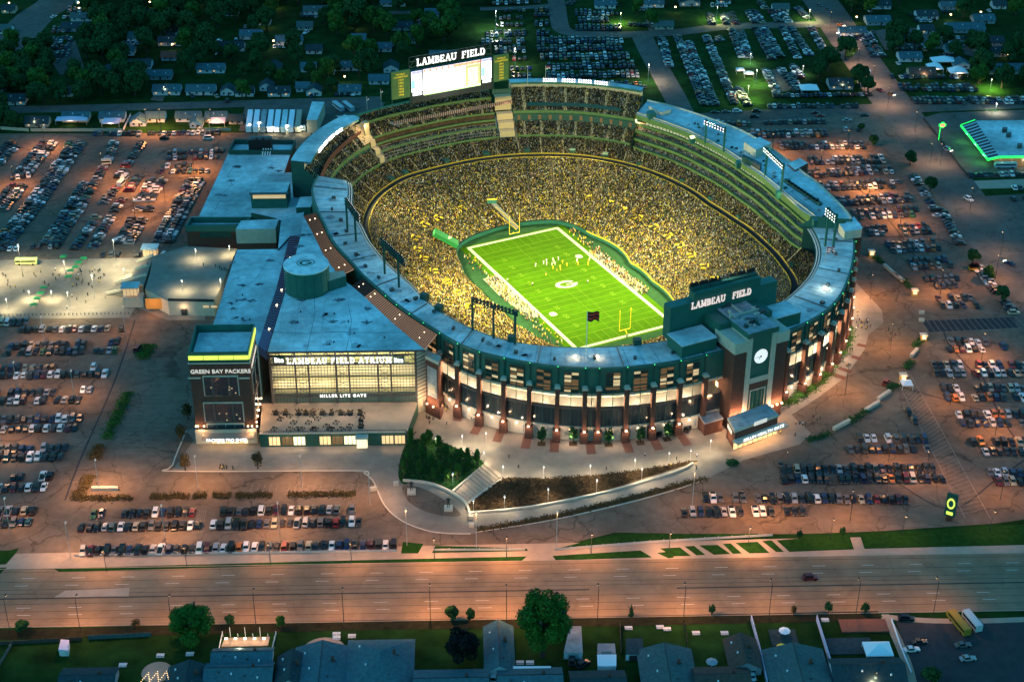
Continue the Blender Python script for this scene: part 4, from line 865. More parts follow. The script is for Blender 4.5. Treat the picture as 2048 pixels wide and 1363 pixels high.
# ================================================================== LETTERS
GL = {'L': (0.72, [(0.14, 0, 0.14, 1, 1), (0.14, 0.07, 0.68, 0.07, 0), (0.62, 0.0, 0.62, 0.28, 0)]),
 'A': (0.95, [(0.12, 0, 0.46, 1, 0), (0.50, 1, 0.82, 0, 1), (0.25, 0.36, 0.70, 0.36, 0)]),
 'M': (1.12, [(0.16, 0, 0.16, 1, 0), (0.16, 1, 0.54, 0.1, 1), (0.54, 0.1, 0.92, 1, 0), (0.94, 0, 0.94, 1, 1)]),
 'B': (0.80, [(0.16, 0, 0.16, 1, 1), (0.16, 0.94, 0.56, 0.92, 0), (0.56, 0.92, 0.62, 0.74, 1), (0.62, 0.74, 0.54, 0.53, 1), (0.16, 0.52, 0.58, 0.52, 0), (0.56, 0.52, 0.68, 0.36, 1), (0.68, 0.36, 0.60, 0.08, 1), (0.16, 0.06, 0.62, 0.06, 0)]),
 'E': (0.76, [(0.16, 0, 0.16, 1, 1), (0.16, 0.94, 0.64, 0.94, 0), (0.16, 0.52, 0.52, 0.52, 0), (0.16, 0.06, 0.68, 0.06, 0), (0.62, 0.78, 0.62, 1, 0), (0.66, 0, 0.66, 0.24, 0)]),
 'U': (0.92, [(0.16, 1, 0.16, 0.25, 1), (0.16, 0.25, 0.34, 0.05, 1), (0.34, 0.05, 0.58, 0.05, 0), (0.58, 0.05, 0.76, 0.25, 0), (0.76, 0.25, 0.76, 1, 0)]),
 'F': (0.74, [(0.16, 0, 0.16, 1, 1), (0.16, 0.94, 0.66, 0.94, 0), (0.16, 0.50, 0.52, 0.50, 0), (0.64, 0.74, 0.64, 1, 0)]),
 'I': (0.40, [(0.2, 0, 0.2, 1, 1)]),
 'D': (0.88, [(0.16, 0, 0.16, 1, 1), (0.16, 0.95, 0.52, 0.93, 0), (0.52, 0.93, 0.72, 0.7, 1), (0.72, 0.7, 0.74, 0.35, 1), (0.74, 0.35, 0.54, 0.07, 1), (0.16, 0.05, 0.54, 0.05, 0)]),
 'T': (0.82, [(0.41, 0, 0.41, 1, 1), (0.06, 0.94, 0.76, 0.94, 0), (0.08, 0.74, 0.08, 1, 0), (0.74, 0.74, 0.74, 1, 0)]),
 'R': (0.90, [(0.16, 0, 0.16, 1, 1), (0.16, 0.94, 0.56, 0.92, 0), (0.56, 0.92, 0.64, 0.72, 1), (0.64, 0.72, 0.52, 0.50, 1), (0.16, 0.50, 0.54, 0.50, 0), (0.44, 0.50, 0.76, 0.0, 1)])}
SERIF = {'L': [(0.14, 1), (0.14, 0)], 'A': [(0.12, 0), (0.82, 0)], 'M': [(0.16, 0), (0.94, 0), (0.16, 1), (0.94, 1)], 'U': [(0.16, 1), (0.76, 1)], 'I': [(0.2, 0), (0.2, 1)], 'F': [(0.16, 0)], 'T': [(0.41, 0)], 'R': [(0.16, 0), (0.78, 0)], 'B': [], 'E': [], 'D': []}
def slab_text(s, org, xd, h, m, parent, name='letter', zup=Vector((0, 0, 1)), sp=0.12, width=None, depth=0.35, wsp=0.45):
    """slab serif letters built from strokes; org = lower left corner, xd = reading direction"""
    xd = Vector(xd).normalized(); tot = sum((GL[c][0]+sp) if c != ' ' else wsp for c in s)-sp
    kx = (width/(tot*h)) if width else 1.0; x = 0
    nd = xd.cross(zup).normalized()
    for c in s:
        if c == ' ': x += wsp; continue
        w, st = GL[c]; b = MB(); j = 0
        def P_(a, e): return org+xd*((x+a)*h*kx)+zup*(e*h)
        for (xa, ya, xb, yb, th) in st:
            p, q = P_(xa, ya), P_(xb, yb); d = (q-p); d.normalize(); t = h*(0.19 if th else 0.10)*(0.85 if kx < 0.8 else 1); n = d.cross(nd).normalized()*t/2
            o = nd*(depth/2+0.012*j); j += 1; e = d*h*0.03
            vs = [p-n-e-o, q-n+e-o, q+n+e-o, p+n-e-o, p-n-e+o, q-n+e+o, q+n+e+o, p+n-e+o]
            b.add(vs, [(3, 2, 1, 0), (4, 5, 6, 7), (0, 1, 5, 4), (1, 2, 6, 5), (2, 3, 7, 6), (3, 0, 4, 7)])
        for (xa, ya) in SERIF[c]:
            p = P_(xa, 0.04 if ya == 0 else 0.96); wv = xd*h*kx*0.19; hv = zup*h*0.05; o = nd*(depth/2+0.012*j); j += 1
            vs = [p-wv-hv-o, p+wv-hv-o, p+wv+hv-o, p-wv+hv-o, p-wv-hv+o, p+wv-hv+o, p+wv+hv+o, p-wv+hv+o]
            b.add(vs, [(3, 2, 1, 0), (4, 5, 6, 7), (0, 1, 5, 4), (1, 2, 6, 5), (2, 3, 7, 6), (3, 0, 4, 7)])
        b.build(name, m, parent); x += w+sp

# ================================================================== SCOREBOARDS
FXD = Vector((CA, SA, 0)); FYD = Vector((-SA, CA, 0))
def V3(x, y, z): return Vector(F(x, y, z))
NB = empty('near_scoreboard', (*F(0, -128), 33.4), 'dark green rear of the near scoreboard with white LAMBEAU FIELD letters', 'scoreboard')
NB.name = 'scoreboard'
b = MB(); fbox(b, -25.5, 25.5, -129.4, -124.6, 34.6, 49.4); b.build('board_body', 'green_metal', NB)
b = MB(); fbox(b, -14.5, 17.2, -129.2, -125.2, 49.4, 53.0); b.build('board_head', 'green_metal', NB)
for k in range(7):
    x0 = -14.2+k*4.5; b = MB(); fbox(b, x0, x0+4.1, -127.2, -124.2, 53.0, 53.9); b.build('lamp_gantry', 'green_dark', NB)
    for j in range(4):
        b = MB(); fbox(b, x0+0.3+j*0.95, x0+0.95+j*0.95, -125.6, -124.4, 54.2, 55.5 if j % 2 else 55.0); b.build('lamp_hood', 'black', NB)
    b = MB(); fbox(b, x0, x0+0.15, -125.6, -125.3, 53.3, 56.0); b.build('lamp_post', 'black', NB)
slab_text('LAMBEAU', V3(-15.8, -129.75, 46.6), FXD, 2.9, 'letter_pink', NB, width=15.8, wsp=0.9)
slab_text('FIELD', V3(3.6, -129.75, 46.6), FXD, 2.9, 'letter_pink', NB, width=8.9)
for x in (-21, -9, 0, 9, 21):
    b = MB(); b.beam(F(x, -127, 33), F(x, -127, 35.3), 0.8); b.build('support_post', 'steel', NB)
# the letters sit near the top of the board: extend it
FB = empty('scoreboard', (*F(-4, 121), 36.8), 'bright far scoreboard with white glowing video screen and LAMBEAU FIELD letters above the far stand', 'scoreboard')
yb = 121.5
def fb(x0, x1, z0, z1, m, name, dy=0.0, th=1.0, par=None):
    b = MB(); fbox(b, x0, x1, yb+dy, yb+dy+th, z0, z1); return b.build(name, m, par or FB)
def UX(u, v, yv=yb):     # field x and z of a pixel on the vertical plane y = yv
    d = CR*((u-1024)/FPX)+CU*(-(v-681.5)/FPX)+CF; fyc = -CAM.x*SA+CAM.y*CA; fyd = -d.x*SA+d.y*CA; t = (yv-fyc)/fyd; p = CAM+d*t
    return p.x*CA+p.y*SA, p.z
x0, zb = UX(784, 200); x1, _ = UX(1019, 155)
print('board', x0, x1, zb, UX(847, 192), UX(962, 122), UX(783, 143), UX(970, 100), UX(835, 132))
def quadpx(u0, v0, u1, v1, m, name, dy, th=0.2, par=None):
    xa, za = UX(u0, v0, yb+dy); xb, zb_ = UX(u1, v1, yb+dy); return fb(min(xa, xb), max(xa, xb), min(za, zb_), max(za, zb_), m, name, dy, th, par)
fb(UX(822, 150)[0], UX(986, 130)[0], UX(847, 195)[1]-2.2, UX(962, 122)[1]+0.6, 'pole_dark', 'board_body', 0.4, 2.6)
wx0, wz0 = UX(783, 145); wx1, wz1 = UX(820, 198)
fb(wx0, UX(820, 150)[0], UX(800, 198)[1], UX(800, 143)[1], 'green_fascia', 'side_panel', 0.3)
fb(UX(988, 115)[0], UX(1018, 110)[0], UX(1005, 162)[1], UX(1005, 110)[1], 'green_fascia', 'side_panel', 0.3)
# video screen
mat('screen', (1, 1, 1), 0.5, emit=2.6, ecol=(1, 1, 1)); mm = M['screen']; n_ = mm.node_tree; bb = n_.nodes['Principled BSDF']
tc = n_.nodes.new('ShaderNodeTexCoord'); no = n_.nodes.new('ShaderNodeTexNoise'); no.inputs['Scale'].default_value = 0.8; no.inputs['Detail'].default_value = 3
cr_ = n_.nodes.new('ShaderNodeValToRGB'); cr_.color_ramp.elements[0].position = 0.36; cr_.color_ramp.elements[0].color = (0.55, 0.45, 0.75, 1); cr_.color_ramp.elements[1].position = 0.5; cr_.color_ramp.elements[1].color = (1, 0.99, 0.97, 1)
n_.links.new(tc.outputs['Object'], no.inputs['Vector']); n_.links.new(no.outputs[0], cr_.inputs[0]); n_.links.new(cr_.outputs[0], bb.inputs['Emission Color'])
mat('screen_red', (1, 0.2, 0.1), 0.5, emit=1.2, ecol=(0.95, 0.30, 0.20)); mat('screen_gold', (0.6, 0.5, 0.2), 0.5, emit=0.8, ecol=(0.62, 0.56, 0.30)); mat('screen_blue', (0.2, 0.5, 1), 0.5, emit=1.5, ecol=(0.22, 0.55, 1.0)); mat('screen_navy', (0.2, 0.2, 0.6), 0.5, emit=0.8, ecol=(0.15, 0.18, 0.60)); mat('screen_green', (0.5, 1, 0.3), 0.5, emit=1.2, ecol=(0.7, 1, 0.4))
mat('screen_violet', (0.5, 0.4, 1), 0.5, emit=1.0, ecol=(0.42, 0.36, 0.9)); mat('screen_white', (1, 1, 1), 0.5, emit=2.4, ecol=(0.95, 0.98, 1.0))
sx0, sz0 = UX(848, 191); sx1, sz1 = UX(961, 121)
zt = UX(961, 120)[1]
scr = fb(sx0, sx1, sz0, zt, 'screen', 'video_screen', 0.1, 0.25)
sub = lambda a, c, e, f, m, nm: fb(lerp(sx0, sx1, a), lerp(sx0, sx1, c), lerp(sz0, zt, e), lerp(sz0, zt, f), m, nm, -0.02, 0.08, scr)
sub(0, 1, 0.89, 1.0, 'screen_red', 'title_strip'); sub(0.73, 1.0, 0.06, 0.88, 'screen_gold', 'statistics_panel'); sub(0, 1, 0, 0.045, 'screen_green', 'ticker')
for k in range(9): 
    a = 0.03+k*0.105; b_ = fb(lerp(sx0, sx1, a), lerp(sx0, sx1, a+0.07), lerp(sz0, zt, 0.915), lerp(sz0, zt, 0.97), 'screen_white' if k < 5 else 'screen_gold', 'title_mark', -0.1, 0.06, scr)
rr = random.Random(5)
for k in range(26):
    a = rr.uniform(0.01, 0.70); e = rr.uniform(0.66, 0.82); fb(lerp(sx0, sx1, a), lerp(sx0, sx1, a+rr.uniform(0.01, 0.035)), lerp(sz0, zt, e), lerp(sz0, zt, e+0.04), rr.choice(['screen_navy', 'screen_violet', 'screen_red', 'screen_blue']), 'picture_mark', -0.1, 0.06, scr)
for k in range(14):
    a = rr.uniform(0.05, 0.7); e = rr.uniform(0.25, 0.5); fb(lerp(sx0, sx1, a), lerp(sx0, sx1, a+0.012), lerp(sz0, zt, e), lerp(sz0, zt, e+0.04), rr.choice(['screen_navy', 'screen_gold']), 'picture_mark', -0.1, 0.06, scr)
for k in range(8): fb(lerp(sx0, sx1, 0.78), lerp(sx0, sx1, 0.95), lerp(sz0, zt, 0.12+k*0.085), lerp(sz0, zt, 0.15+k*0.085), 'screen_white', 'statistics_row', -0.1, 0.06, scr)
for (u0, u1, uv) in ((824, 845, 186), (964, 983, 160)):
    xa, za = UX(u0, uv); xb, _ = UX(u1, uv-4); zq = za+ (zt-sz0)*0.80
    s2 = fb(xa, xb, za, zq, 'screen_white', 'side_screen', 0.1, 0.25)
    fb(xa, xb, zq-1.3, zq, 'screen_violet', 'screen_band', -0.05, 0.1, s2); fb(xa, lerp(xa, xb, 0.3), za+2, za+6.5, 'screen_blue', 'screen_band', -0.05, 0.1, s2); fb(lerp(xa, xb, .55), lerp(xa, xb, .62), zq-4, zq-2.2, 'black', 'screen_mark', -0.08, 0.1, s2)
    fb(lerp(xa, xb, 0.1), lerp(xa, xb, 0.95), za-1.9, za-0.6, 'screen_white', 'sponsor_sign', 0.1, 0.25)
# champion year lists on the side panels
for (xa, xb, ztop) in ((wx0, UX(820, 150)[0], UX(800, 146)[1]), (UX(988, 115)[0], UX(1018, 110)[0], UX(1005, 113)[1])):
    w = xb-xa; rx = (pi/2, 0, AL)
    def tx(s, sz, x, z): 
        o = text_obj('gold_lettering', s, sz, 'gold_glow', Vector(F(x, yb+0.22, z))-FB.location, rx, FB, 0.03, 0.02); return o
    if 'gold_glow' not in M: mat('gold_glow', (0.85, 0.55, 0.04), 0.5, emit=0.35, ecol=(0.9, 0.6, 0.05))  # gold lettering with a faint glow of its own
    tx('WORLD', 1.35, (xa+xb)/2, ztop-1.0); tx('CHAMPIONS', 1.35, (xa+xb)/2, ztop-2.4)
    for k, yv in enumerate(('1929', '1930', '1931', '1936', '1939', '1944') if xa == wx0 else ('1961', '1962', '1965', '1966', '1967', '1996')): tx(yv, 1.5, (xa+xb)/2, ztop-4.1-1.6*k)
    for px_ in (xa, xb): 
        b = MB(); b.beam(F(px_, yb+0.6, ztop-20), F(px_, yb+0.6, ztop+1.5), 0.3); b.build('board_post', 'green_dark', FB)
# name letters with their frame
lx0, lz0 = UX(834, 132); lx1, lz1 = UX(970, 97)
lh = 3.6; lz = UX(834, 132)[1]
slab_text('LAMBEAU', V3(lx0, yb-0.1, lz), FXD, lh, 'sign_letter', FB, width=(lx1-lx0)*0.575, wsp=0.8)
slab_text('FIELD', V3(lerp(lx0, lx1, 0.655), yb-0.1, lz), FXD, lh, 'sign_letter', FB, width=(lx1-lx0)*0.345)
b = MB(); fbox(b, lx0-0.6, lx1+0.8, yb+0.2, yb+0.4, lz-0.7, lz+lh+0.7); b.build('letter_backing', 'black', FB)
fx0, fx1 = UX(819, 120)[0], UX(983, 95)[0]; fzt = UX(819, 116)[1]
b = MB()
for z in (lz-0.5, (lz+fzt)/2, fzt): b.beam(F(fx0, yb+0.7, z), F(fx1, yb+0.7, z), 0.22)
for k in range(11): 
    x = lerp(fx0, fx1, k/10); b.beam(F(x, yb+0.7, lz-1.5), F(x, yb+0.7, fzt), 0.2)
    if k < 10: b.beam(F(x, yb+0.7, lz-0.5), F(lerp(fx0, fx1, (k+1)/10), yb+0.7, fzt), 0.12)
b.build('sign_truss', 'steel', FB)
# clutter and rail of the roof deck below the board
b = MB(); fbox(b, wx0-1, x1+0.5, yb-2.4, yb-2.2, 36.8, 38.6); b.build('deck_parapet', 'paving_red', FB)
for k in range(60):
    x = lerp(wx0, x1, k/59); b = MB(); fbox(b, x, x+0.12, yb-2.6, yb-2.4, 36.8, 38.9); b.build('rail_post', 'pole_light', FB)
b = MB(); fbox(b, wx0-1, wx0+4, yb-3, yb+1, 36.8, 37.2); b.build('deck_corner', 'roof_grey', FB)
light('AREA' if False else 'POINT', F(-4, 112, 46), 2500, (1, 1, 0.95), radius=4)

# ================================================================== STADIUM LIGHT BANKS
LBN = {'l1': 'left pair of tall green lamp posts at the far left of the near roof ring', 'l2': 'green lamp frame on two posts above the left side of the near roof ring', 'n': 'dark three post lamp frame on the near roof left of the flag'}
FC = V3(0, 0, fz)
def bank(key, feet, ztop, rows, face, width_over=1.0, m='green_dark', label=None, lit=False, hpanel=4.2):
    """feet: list of (u, v, zbase) ; lamps in rows between the first and last post, turned to the field"""
    pts = [PX(u, v, z) for u, v, z in feet]; g = empty('light_bank', tuple(pts[0]), label, 'floodlights', 'floodlight banks round the stadium')
    for p in pts:
        b = MB(); b.beam(p, Vector((p.x, p.y, ztop)), 0.9); b.build('post', m, g)
    A, B = pts[0].copy(), pts[-1].copy(); A.z = B.z = ztop; d = (B-A).normalized(); A = A-d*width_over; B = B+d*width_over
    nrm = Vector((-d.y, d.x, 0)); 
    if (FC-A).dot(nrm) < 0: nrm = -nrm
    nl = int((B-A).length/1.7)
    for r in range(rows):
        z = ztop-0.6-r*1.35; b = MB(); b.beam(A+nrm*0.2+Vector((0, 0, z-ztop)), B+nrm*0.2+Vector((0, 0, z-ztop)), 0.28); b.build('crossbar', m, g)
        hood, lens = MB(), MB()
        for i in range(nl):
            p = A+(B-A)*((i+0.5)/nl)+nrm*0.9; p.z = z
            hood = MB(); hood.box((p.x, p.y, p.z), (0.85, 0.8, 0.85), math.atan2(nrm.y, nrm.x)); hood.build('lamp_hood', 'black' if not lit else 'green_dark', g)
            q = p+nrm*0.47; lens = MB(); lens.box((q.x, q.y, q.z-0.1), (0.12, 0.5, 0.42), math.atan2(nrm.y, nrm.x)); lens.build('lamp_lens', 'led_pink' if lit == 'pink' else 'led_white', g)
    c = (A+B)/2+nrm*2.5; c.z = ztop-1
    return c, nrm
PF = 215000*K_FIELD; GW = (1.0, 0.93, 0.40)
def flood(c, aim, p=PF, size=74, blend=1.0): light('SPOT', tuple(c), p, GW, aim, size, 2.5, blend)
c, _ = bank('n', [(945, 660, 33), (987, 676, 33), (1030, 688, 33)], 48, 2, None, label='dark three post lamp frame on the near roof left of the flag'); flood(c, V3(0, 25, fz))
c, _ = bank('l2', [(769.6, 547, 33), (798, 574, 33)], 48.5, 3, None, 4.5, label='dark lamp frame on two posts over the left of the near roof ring'); flood(c, V3(6, 10, fz))
c, _ = bank('l1', [(695, 458, 33), (712, 482, 33)], 47.5, 3, None, 3.5, label='tall pair of green lamp posts at the left end of the near roof ring'); flood(c, V3(5, -22, fz))
c, _ = bank('r1', [(1410, 287, 38), (1447, 303, 38)], 51, 2, None, 1.0, 'green_metal', 'lit lamp bank on two green masts, farthest on the high right roof', 'pink'); flood(c, V3(-6, -25, fz))
c, _ = bank('r2', [(1530, 353, 38), (1562, 385, 38)], 53, 2, None, 2.0, 'green_metal', 'lit lamp bank on two green masts, middle of the high right roof', True); flood(c, V3(-8, 0, fz))
c, _ = bank('r3', [(1650, 492, 33), (1665, 505, 33)], 52, 3, None, 1.5, 'green_metal', 'cluster of green masts with lamps at the near end of the high right roof', True); flood(c, V3(-8, 25, fz))
g = empty('light_bank', SP(RING, rad(60), 33, 43.2), 'long double row of glowing lamps on the canopy of the far right stand', 'floodlights', 'floodlight banks round the stadium')
for k in range(28):
    t = rad(66.5)-k*rad(15.0)/28
    if k in (6, 7, 14, 21): continue
    for z in (43.4, 44.6):
        p = SP(RING, t, 31.5, z); b = MB(); b.box(p, (0.5, 0.6, 0.5), t+AL); b.build('lamp_lens', 'led_pink' if z > 44 else 'led_white', g)
b = MB()
for t in (rad(66.5), rad(61), rad(56), rad(51.5)): b.beam(SP(RING, t, 32.2, 42.6), SP(RING, t, 32.2, 45.3), 0.3)
b.build('lamp_frame', 'pole_light', g)
for t in (rad(64), rad(54)): flood(SP(RING, t, 29, 44), V3(0, 0, fz), PF*0.7)
g = empty('light_bank', SP(RING, rad(125), 31, 40), 'slanting rows of glowing lamps on the canopy of the far left stand', 'floodlights', 'floodlight banks round the stadium')
for k in range(22):
    t = rad(119)+k*rad(13)/22
    if k in (5, 11, 16): continue
    for z in (39.9, 41.0):
        p = SP(RING, t, 27.6, z); b = MB(); b.box(p, (0.5, 0.65, 0.4), t+AL); b.build('lamp_lens', 'led_white', g)
b = MB()
for t in (rad(119), rad(125), rad(132)): b.beam(SP(RING, t, 28.2, 39.4), SP(RING, t, 28.2, 41.6), 0.3)
b.build('lamp_frame', 'pole_light', g)
for t in (rad(121), rad(130)): flood(SP(RING, t, 26, 41), V3(0, 0, fz), PF*0.7)
flood(F(5, -122, 56), V3(0, 20, fz), PF*0.8)
# broad soft spill of the banks on seats
for t in (rad(90), rad(20), rad(-30), rad(160), rad(200), rad(250)): light('SPOT', SP(INNER, t, 0, 45), 6000*K_FIELD, GW, SP(RING, t+pi, 0, 14), 140, 3.0, 1.0)

# light scattered by the banks onto the pale roofs
for p_, a_, w_ in ((V3(95, 20, 52), V3(-104, 25, 33), 90000), (V3(95, -20, 52), V3(-104, -35, 33), 45000), (V3(-95, -30, 48), V3(100, 10, 38), 70000), (V3(-80, -100, 48), V3(98, -60, 35), 70000), (V3(0, -125, 55), V3(70, -115, 33), 16000)): light('SPOT', tuple(p_), w_*K_FIELD, (.95, 1, .85), a_, 42, 2.5, 1.0)
# flags and flagpoles
def flag(u, v, z0, h, cols, label, w=4.5, hh=2.8, group=None):
    p = PX(u, v, z0); g = empty('flagpole', tuple(p), label, 'flagpole', group)
    b = MB(); b.beam(p, p+Vector((0, 0, h)), 0.28, n=6); b.build('pole', 'white_metal' if h > 15 else 'pole_light', g)
    if w:
        b = MB(); n = 8
        for i in range(n):
            for j in range(len(cols)):
                f = lambda a, e: (p.x+w*a/n, p.y+0.5*sin(a*1.1+e*0.4), p.z+h-0.5-hh*e/len(cols)-0.25*sin(a*0.9))
                b.face([f(i, j), f(i+1, j), f(i+1, j+1), f(i, j+1)], j)
        b.build('flag', cols, g)
flag(1172, 717, 33.2, 21.5, ['flag_dark', 'flag_red', 'flag_dark', 'flag_red', 'flag_dark'], 'tall flagpole on the near roof flying a dark red flag', 4.6, 4.0)
flag(1650, 517+10, 33.2, 8.5, ['flag_red', 'flag_white', 'flag_red', 'flag_white', 'flag_red'], 'red and white striped flag on the right end of the roof ring', 3.6, 2.6)
flag(735, 232, 30, 11, ['flag_dark', 'flag_white'], 'flagpole behind the far left canopy, left of the pair', 1.2, 1.6, 'flagpoles behind the far stands')
flag(763, 224, 30, 13, ['flag_dark', 'flag_white'], 'flagpole behind the far left canopy, nearer the big screen', 1.2, 1.6, 'flagpoles behind the far stands')
flag(1055, 170, 43, 11, ['flag_blue', 'flag_blue'], 'flagpole with blue flag on the far canopy left end', 2.4, 1.6, 'flagpoles behind the far stands')
flag(1091, 170, 43, 11, ['flag_red', 'flag_white'], 'flagpole with red and white flag on the far canopy', 2.4, 1.6, 'flagpoles behind the far stands')
# ================================================================== ATRIUM BUILDING (left of the stadium)
AT = empty('atrium_building', tuple(PX(690, 860, 0)), 'glass fronted atrium building with big pale wedge roof and LAMBEAU FIELD ATRIUM letters', 'building')
def ZV(u, v, Y):                      # point on the vertical plane y = Y seen at (u, v)
    d = CR*((u-1024)/FPX)+CU*(-(v-681.5)/FPX)+CF; t = (Y-CAM.y)/d.y; return CAM+d*t
ZR = 31.0
edge_px = [(607, 432), (626, 467), (646, 508), (679, 553), (704, 572), (729, 593), (790, 650), (850, 699)]
rp = pxs([(535, 703)], ZR)+[PX(u, v, ZR) for u, v in edge_px[::-1]]+pxs([(601, 473), (573, 576)], ZR)
b = MB(); b.prism([tuple(p[:2]) for p in rp], ZR-0.9, ZR, 0, 1); b.build('atrium_roof', ['steel', 'roof_membrane'], AT)
gA, gB = PX(547, 806, 6), PX(833, 803, 6); GY = (gA.y+gB.y)/2; gx0, gx1 = gA.x, gB.x
print('atrium', gA, gB, rp[0], rp[1])
mat('atrium_inside', (0.55, 0.56, 0.30), 0.8, 0.15, 0.3)
b = MB(); b.box(((gx0+gx1)/2, GY+9, 18), (gx1-gx0, 0.5, 25)); b.build('inner_wall', 'atrium_inside', AT)
b = MB(); b.box(((gx0+gx1)/2, GY+5, 18.2), (gx1-gx0, 7, 0.5)); b.box(((gx0+gx1)/2, GY+5, 12.2), (gx1-gx0, 7, 0.5)); b.build('inner_floor', 'cream_wall', AT)
b = MB(); b.box((gx0-0.3, GY+5, 18), (0.5, 10, 25)); b.box((gx1+0.3, GY+5, 18), (0.5, 10, 25)); b.build('side_wall', 'steel', AT)
mat('clear_glass', (0.9, 0.95, 0.9), 0.05); cg = M['clear_glass']; cg.node_tree.nodes['Principled BSDF'].inputs['Alpha'].default_value = 0.12
b = MB(); b.face([(gx0, GY+0.2, 6), (gx1, GY+0.2, 6), (gx1, GY+0.2, ZR-1), (gx0, GY+0.2, ZR-1)]); b.build('glass_front', 'clear_glass', AT)
for k in range(8):
    x = lerp(gx0, gx1, (0.0, 0.17, 0.26, 0.45, 0.54, 0.74, 0.83, 1.0)[k]); b = MB(); b.box((x, GY, 18.3), (0.7, 0.7, 24.8)); b.build('column', 'steel', AT)
for k in range(1, 46):
    x = lerp(gx0, gx1, k/46); b = MB(); b.box((x, GY+0.05, 18.3), (0.14, 0.14, 24.6)); b.build('mullion', 'steel', AT)
for z, w in ((9.3, 0.9), (10.2, 0.14), (11.6, 0.14), (13, 0.5), (14.3, 0.14), (15.7, 0.14), (17.1, 0.14), (18.5, 0.5), (20, 0.14), (21.4, 0.14), (22.8, 0.14), (24.2, 0.6), (26, 0.14), (28.4, 0.5)):
    b = MB(); b.box(((gx0+gx1)/2, GY-0.1, z), (gx1-gx0, 0.3, w)); b.build('transom', 'steel', AT)
for (ka, kb) in ((0.17, 0.26), (0.45, 0.54), (0.74, 0.83)):
    for z0 in (10.5, 14, 18.5, 22, 25.5):
        b = MB(); xa, xb = lerp(gx0, gx1, ka), lerp(gx0, gx1, kb); b.beam((xa, GY-0.2, z0), (xb, GY-0.2, z0+3), 0.12); b.beam((xb, GY-0.2, z0), (xa, GY-0.2, z0+3), 0.12); b.build('cross_brace', 'steel', AT)
for k in range(9):
    xa = lerp(gx0, gx1, k/9); xb = lerp(gx0, gx1, (k+1)/9); ex = lerp(rp[0].y, rp[1].y, (k+0.5)/9)
    b = MB(); b.beam((xa, GY, 25.5), ((xa+xb)/2, ex+0.8, ZR-1.0), 0.28); b.beam((xb, GY, 25.5), ((xa+xb)/2, ex+0.8, ZR-1.0), 0.28); b.build('roof_strut', 'steel', AT)
for k in range(7): light('POINT', (lerp(gx0, gx1, (k+0.5)/7), GY+4, 27), 2600, (1.0, 0.86, 0.50), radius=1.0); light('POINT', (lerp(gx0, gx1, (k+0.5)/7), GY+4, 16.5), 1300, (1.0, 0.84, 0.50), radius=1.0); light('POINT', (lerp(gx0, gx1, (k+0.5)/7), GY+2.5, 8.3), 900, (1.0, 0.72, 0.42), radius=0.6)
for x_, z_ in ((0.12, 22), (0.3, 27), (0.34, 26.5), (0.36, 27), (0.5, 16), (0.62, 27), (0.7, 20), (0.78, 12), (0.9, 21), (0.85, 25), (0.95, 17)):
    b = MB(); x = lerp(gx0, gx1, x_); b.box((x, GY+8.2, z_), (2.2, 0.4, 1.4)); b.build('banner', 'roof_grey', AT)
# letters
YL = GY-2.2
pL0, pL1 = ZV(574, 723, YL), ZV(783, 722, YL)
slab_text('LAMBEAU FIELD ATRIUM', pL0-Vector((0, 0, 1.0)), (1, 0, 0), 2.5, 'sign_letter', AT, width=pL1.x-pL0.x, wsp=0.55, sp=0.26)
b = MB(); b.box(((pL0.x+pL1.x)/2, YL+0.5, pL0.z-1.2), (pL1.x-pL0.x+14, 0.4, 0.35)); b.box(((pL0.x+pL1.x)/2, YL+0.5, pL0.z+1.9), (pL1.x-pL0.x+14, 0.3, 0.25)); b.build('sign_beam', 'steel', AT)
for u in (558, 797): 
    p = ZV(u, 721.5, YL); t = text_obj('sponsor_lettering', 'lite', 3.0, 'sign_letter', p-AT.location+Vector((0, 0, 0.3)), (pi/2, 0, 0), AT, 0.15, 0.09)
    b = MB(); b.box((p.x, p.y+0.4, p.z+0.2), (4.8, 0.3, 3.4)); b.build('sign_backing', 'green_dark', AT)
p = ZV(686, 791, GY-0.5); text_obj('gate_lettering', 'MILLER LITE GATE', 1.75, 'sign_letter', p-AT.location, (pi/2, 0, 0), AT, 0.1, 0.04, 1.35)
# side wing between glass and pylon, pylon
sw = [tuple(PX(u, v, 31)[:2]) for u, v in ((826, 709), (850, 706), (866, 700), (850, 690), (826, 690))]
b = MB(); wA, wB = ZV(832, 803, GY), PX(858, 790, 6)
b.face([(wA.x, wA.y, 0), (wB.x, wB.y, 0), (wB.x, wB.y, 30), (wA.x, wA.y, 30)]); b.build('ribbed_wall', 'cream_wall', AT)
for k in range(14):
    z = 7+k*1.7; b = MB(); b.beam((wA.x, wA.y-0.15, z), (wB.x, wB.y-0.15, z), 0.2); b.build('wall_rib', 'steel', AT)
light('POINT', (wA.x+3, wA.y-4, 9), 1800, (1.0, 0.70, 0.38), radius=0.5)
py = [tuple(PX(u, v, 27)[:2]) for u, v in ((851, 711), (876, 723), (881, 712), (857, 701))]
PYL = empty('sign_pylon', (py[0][0], py[0][1], 0), 'square brick pylon with tall pale sign panel between the atrium and the stadium', 'pylon')
b = MB(); b.prism(py, 5.5, 25.6); b.build('shaft', 'brick', PYL); b = MB(); b.prism(inset(py, 1.2), 0, 5.5); b.build('base', 'brick', PYL); b = MB(); b.prism(inset(py, 1.1), 25.6, 27); b.build('cap', 'limestone', PYL)
A_, B_ = Vector((*py[0], 0)), Vector((*py[1], 0)); dd = (B_-A_).normalized(); no_ = Vector((dd.y, -dd.x, 0))
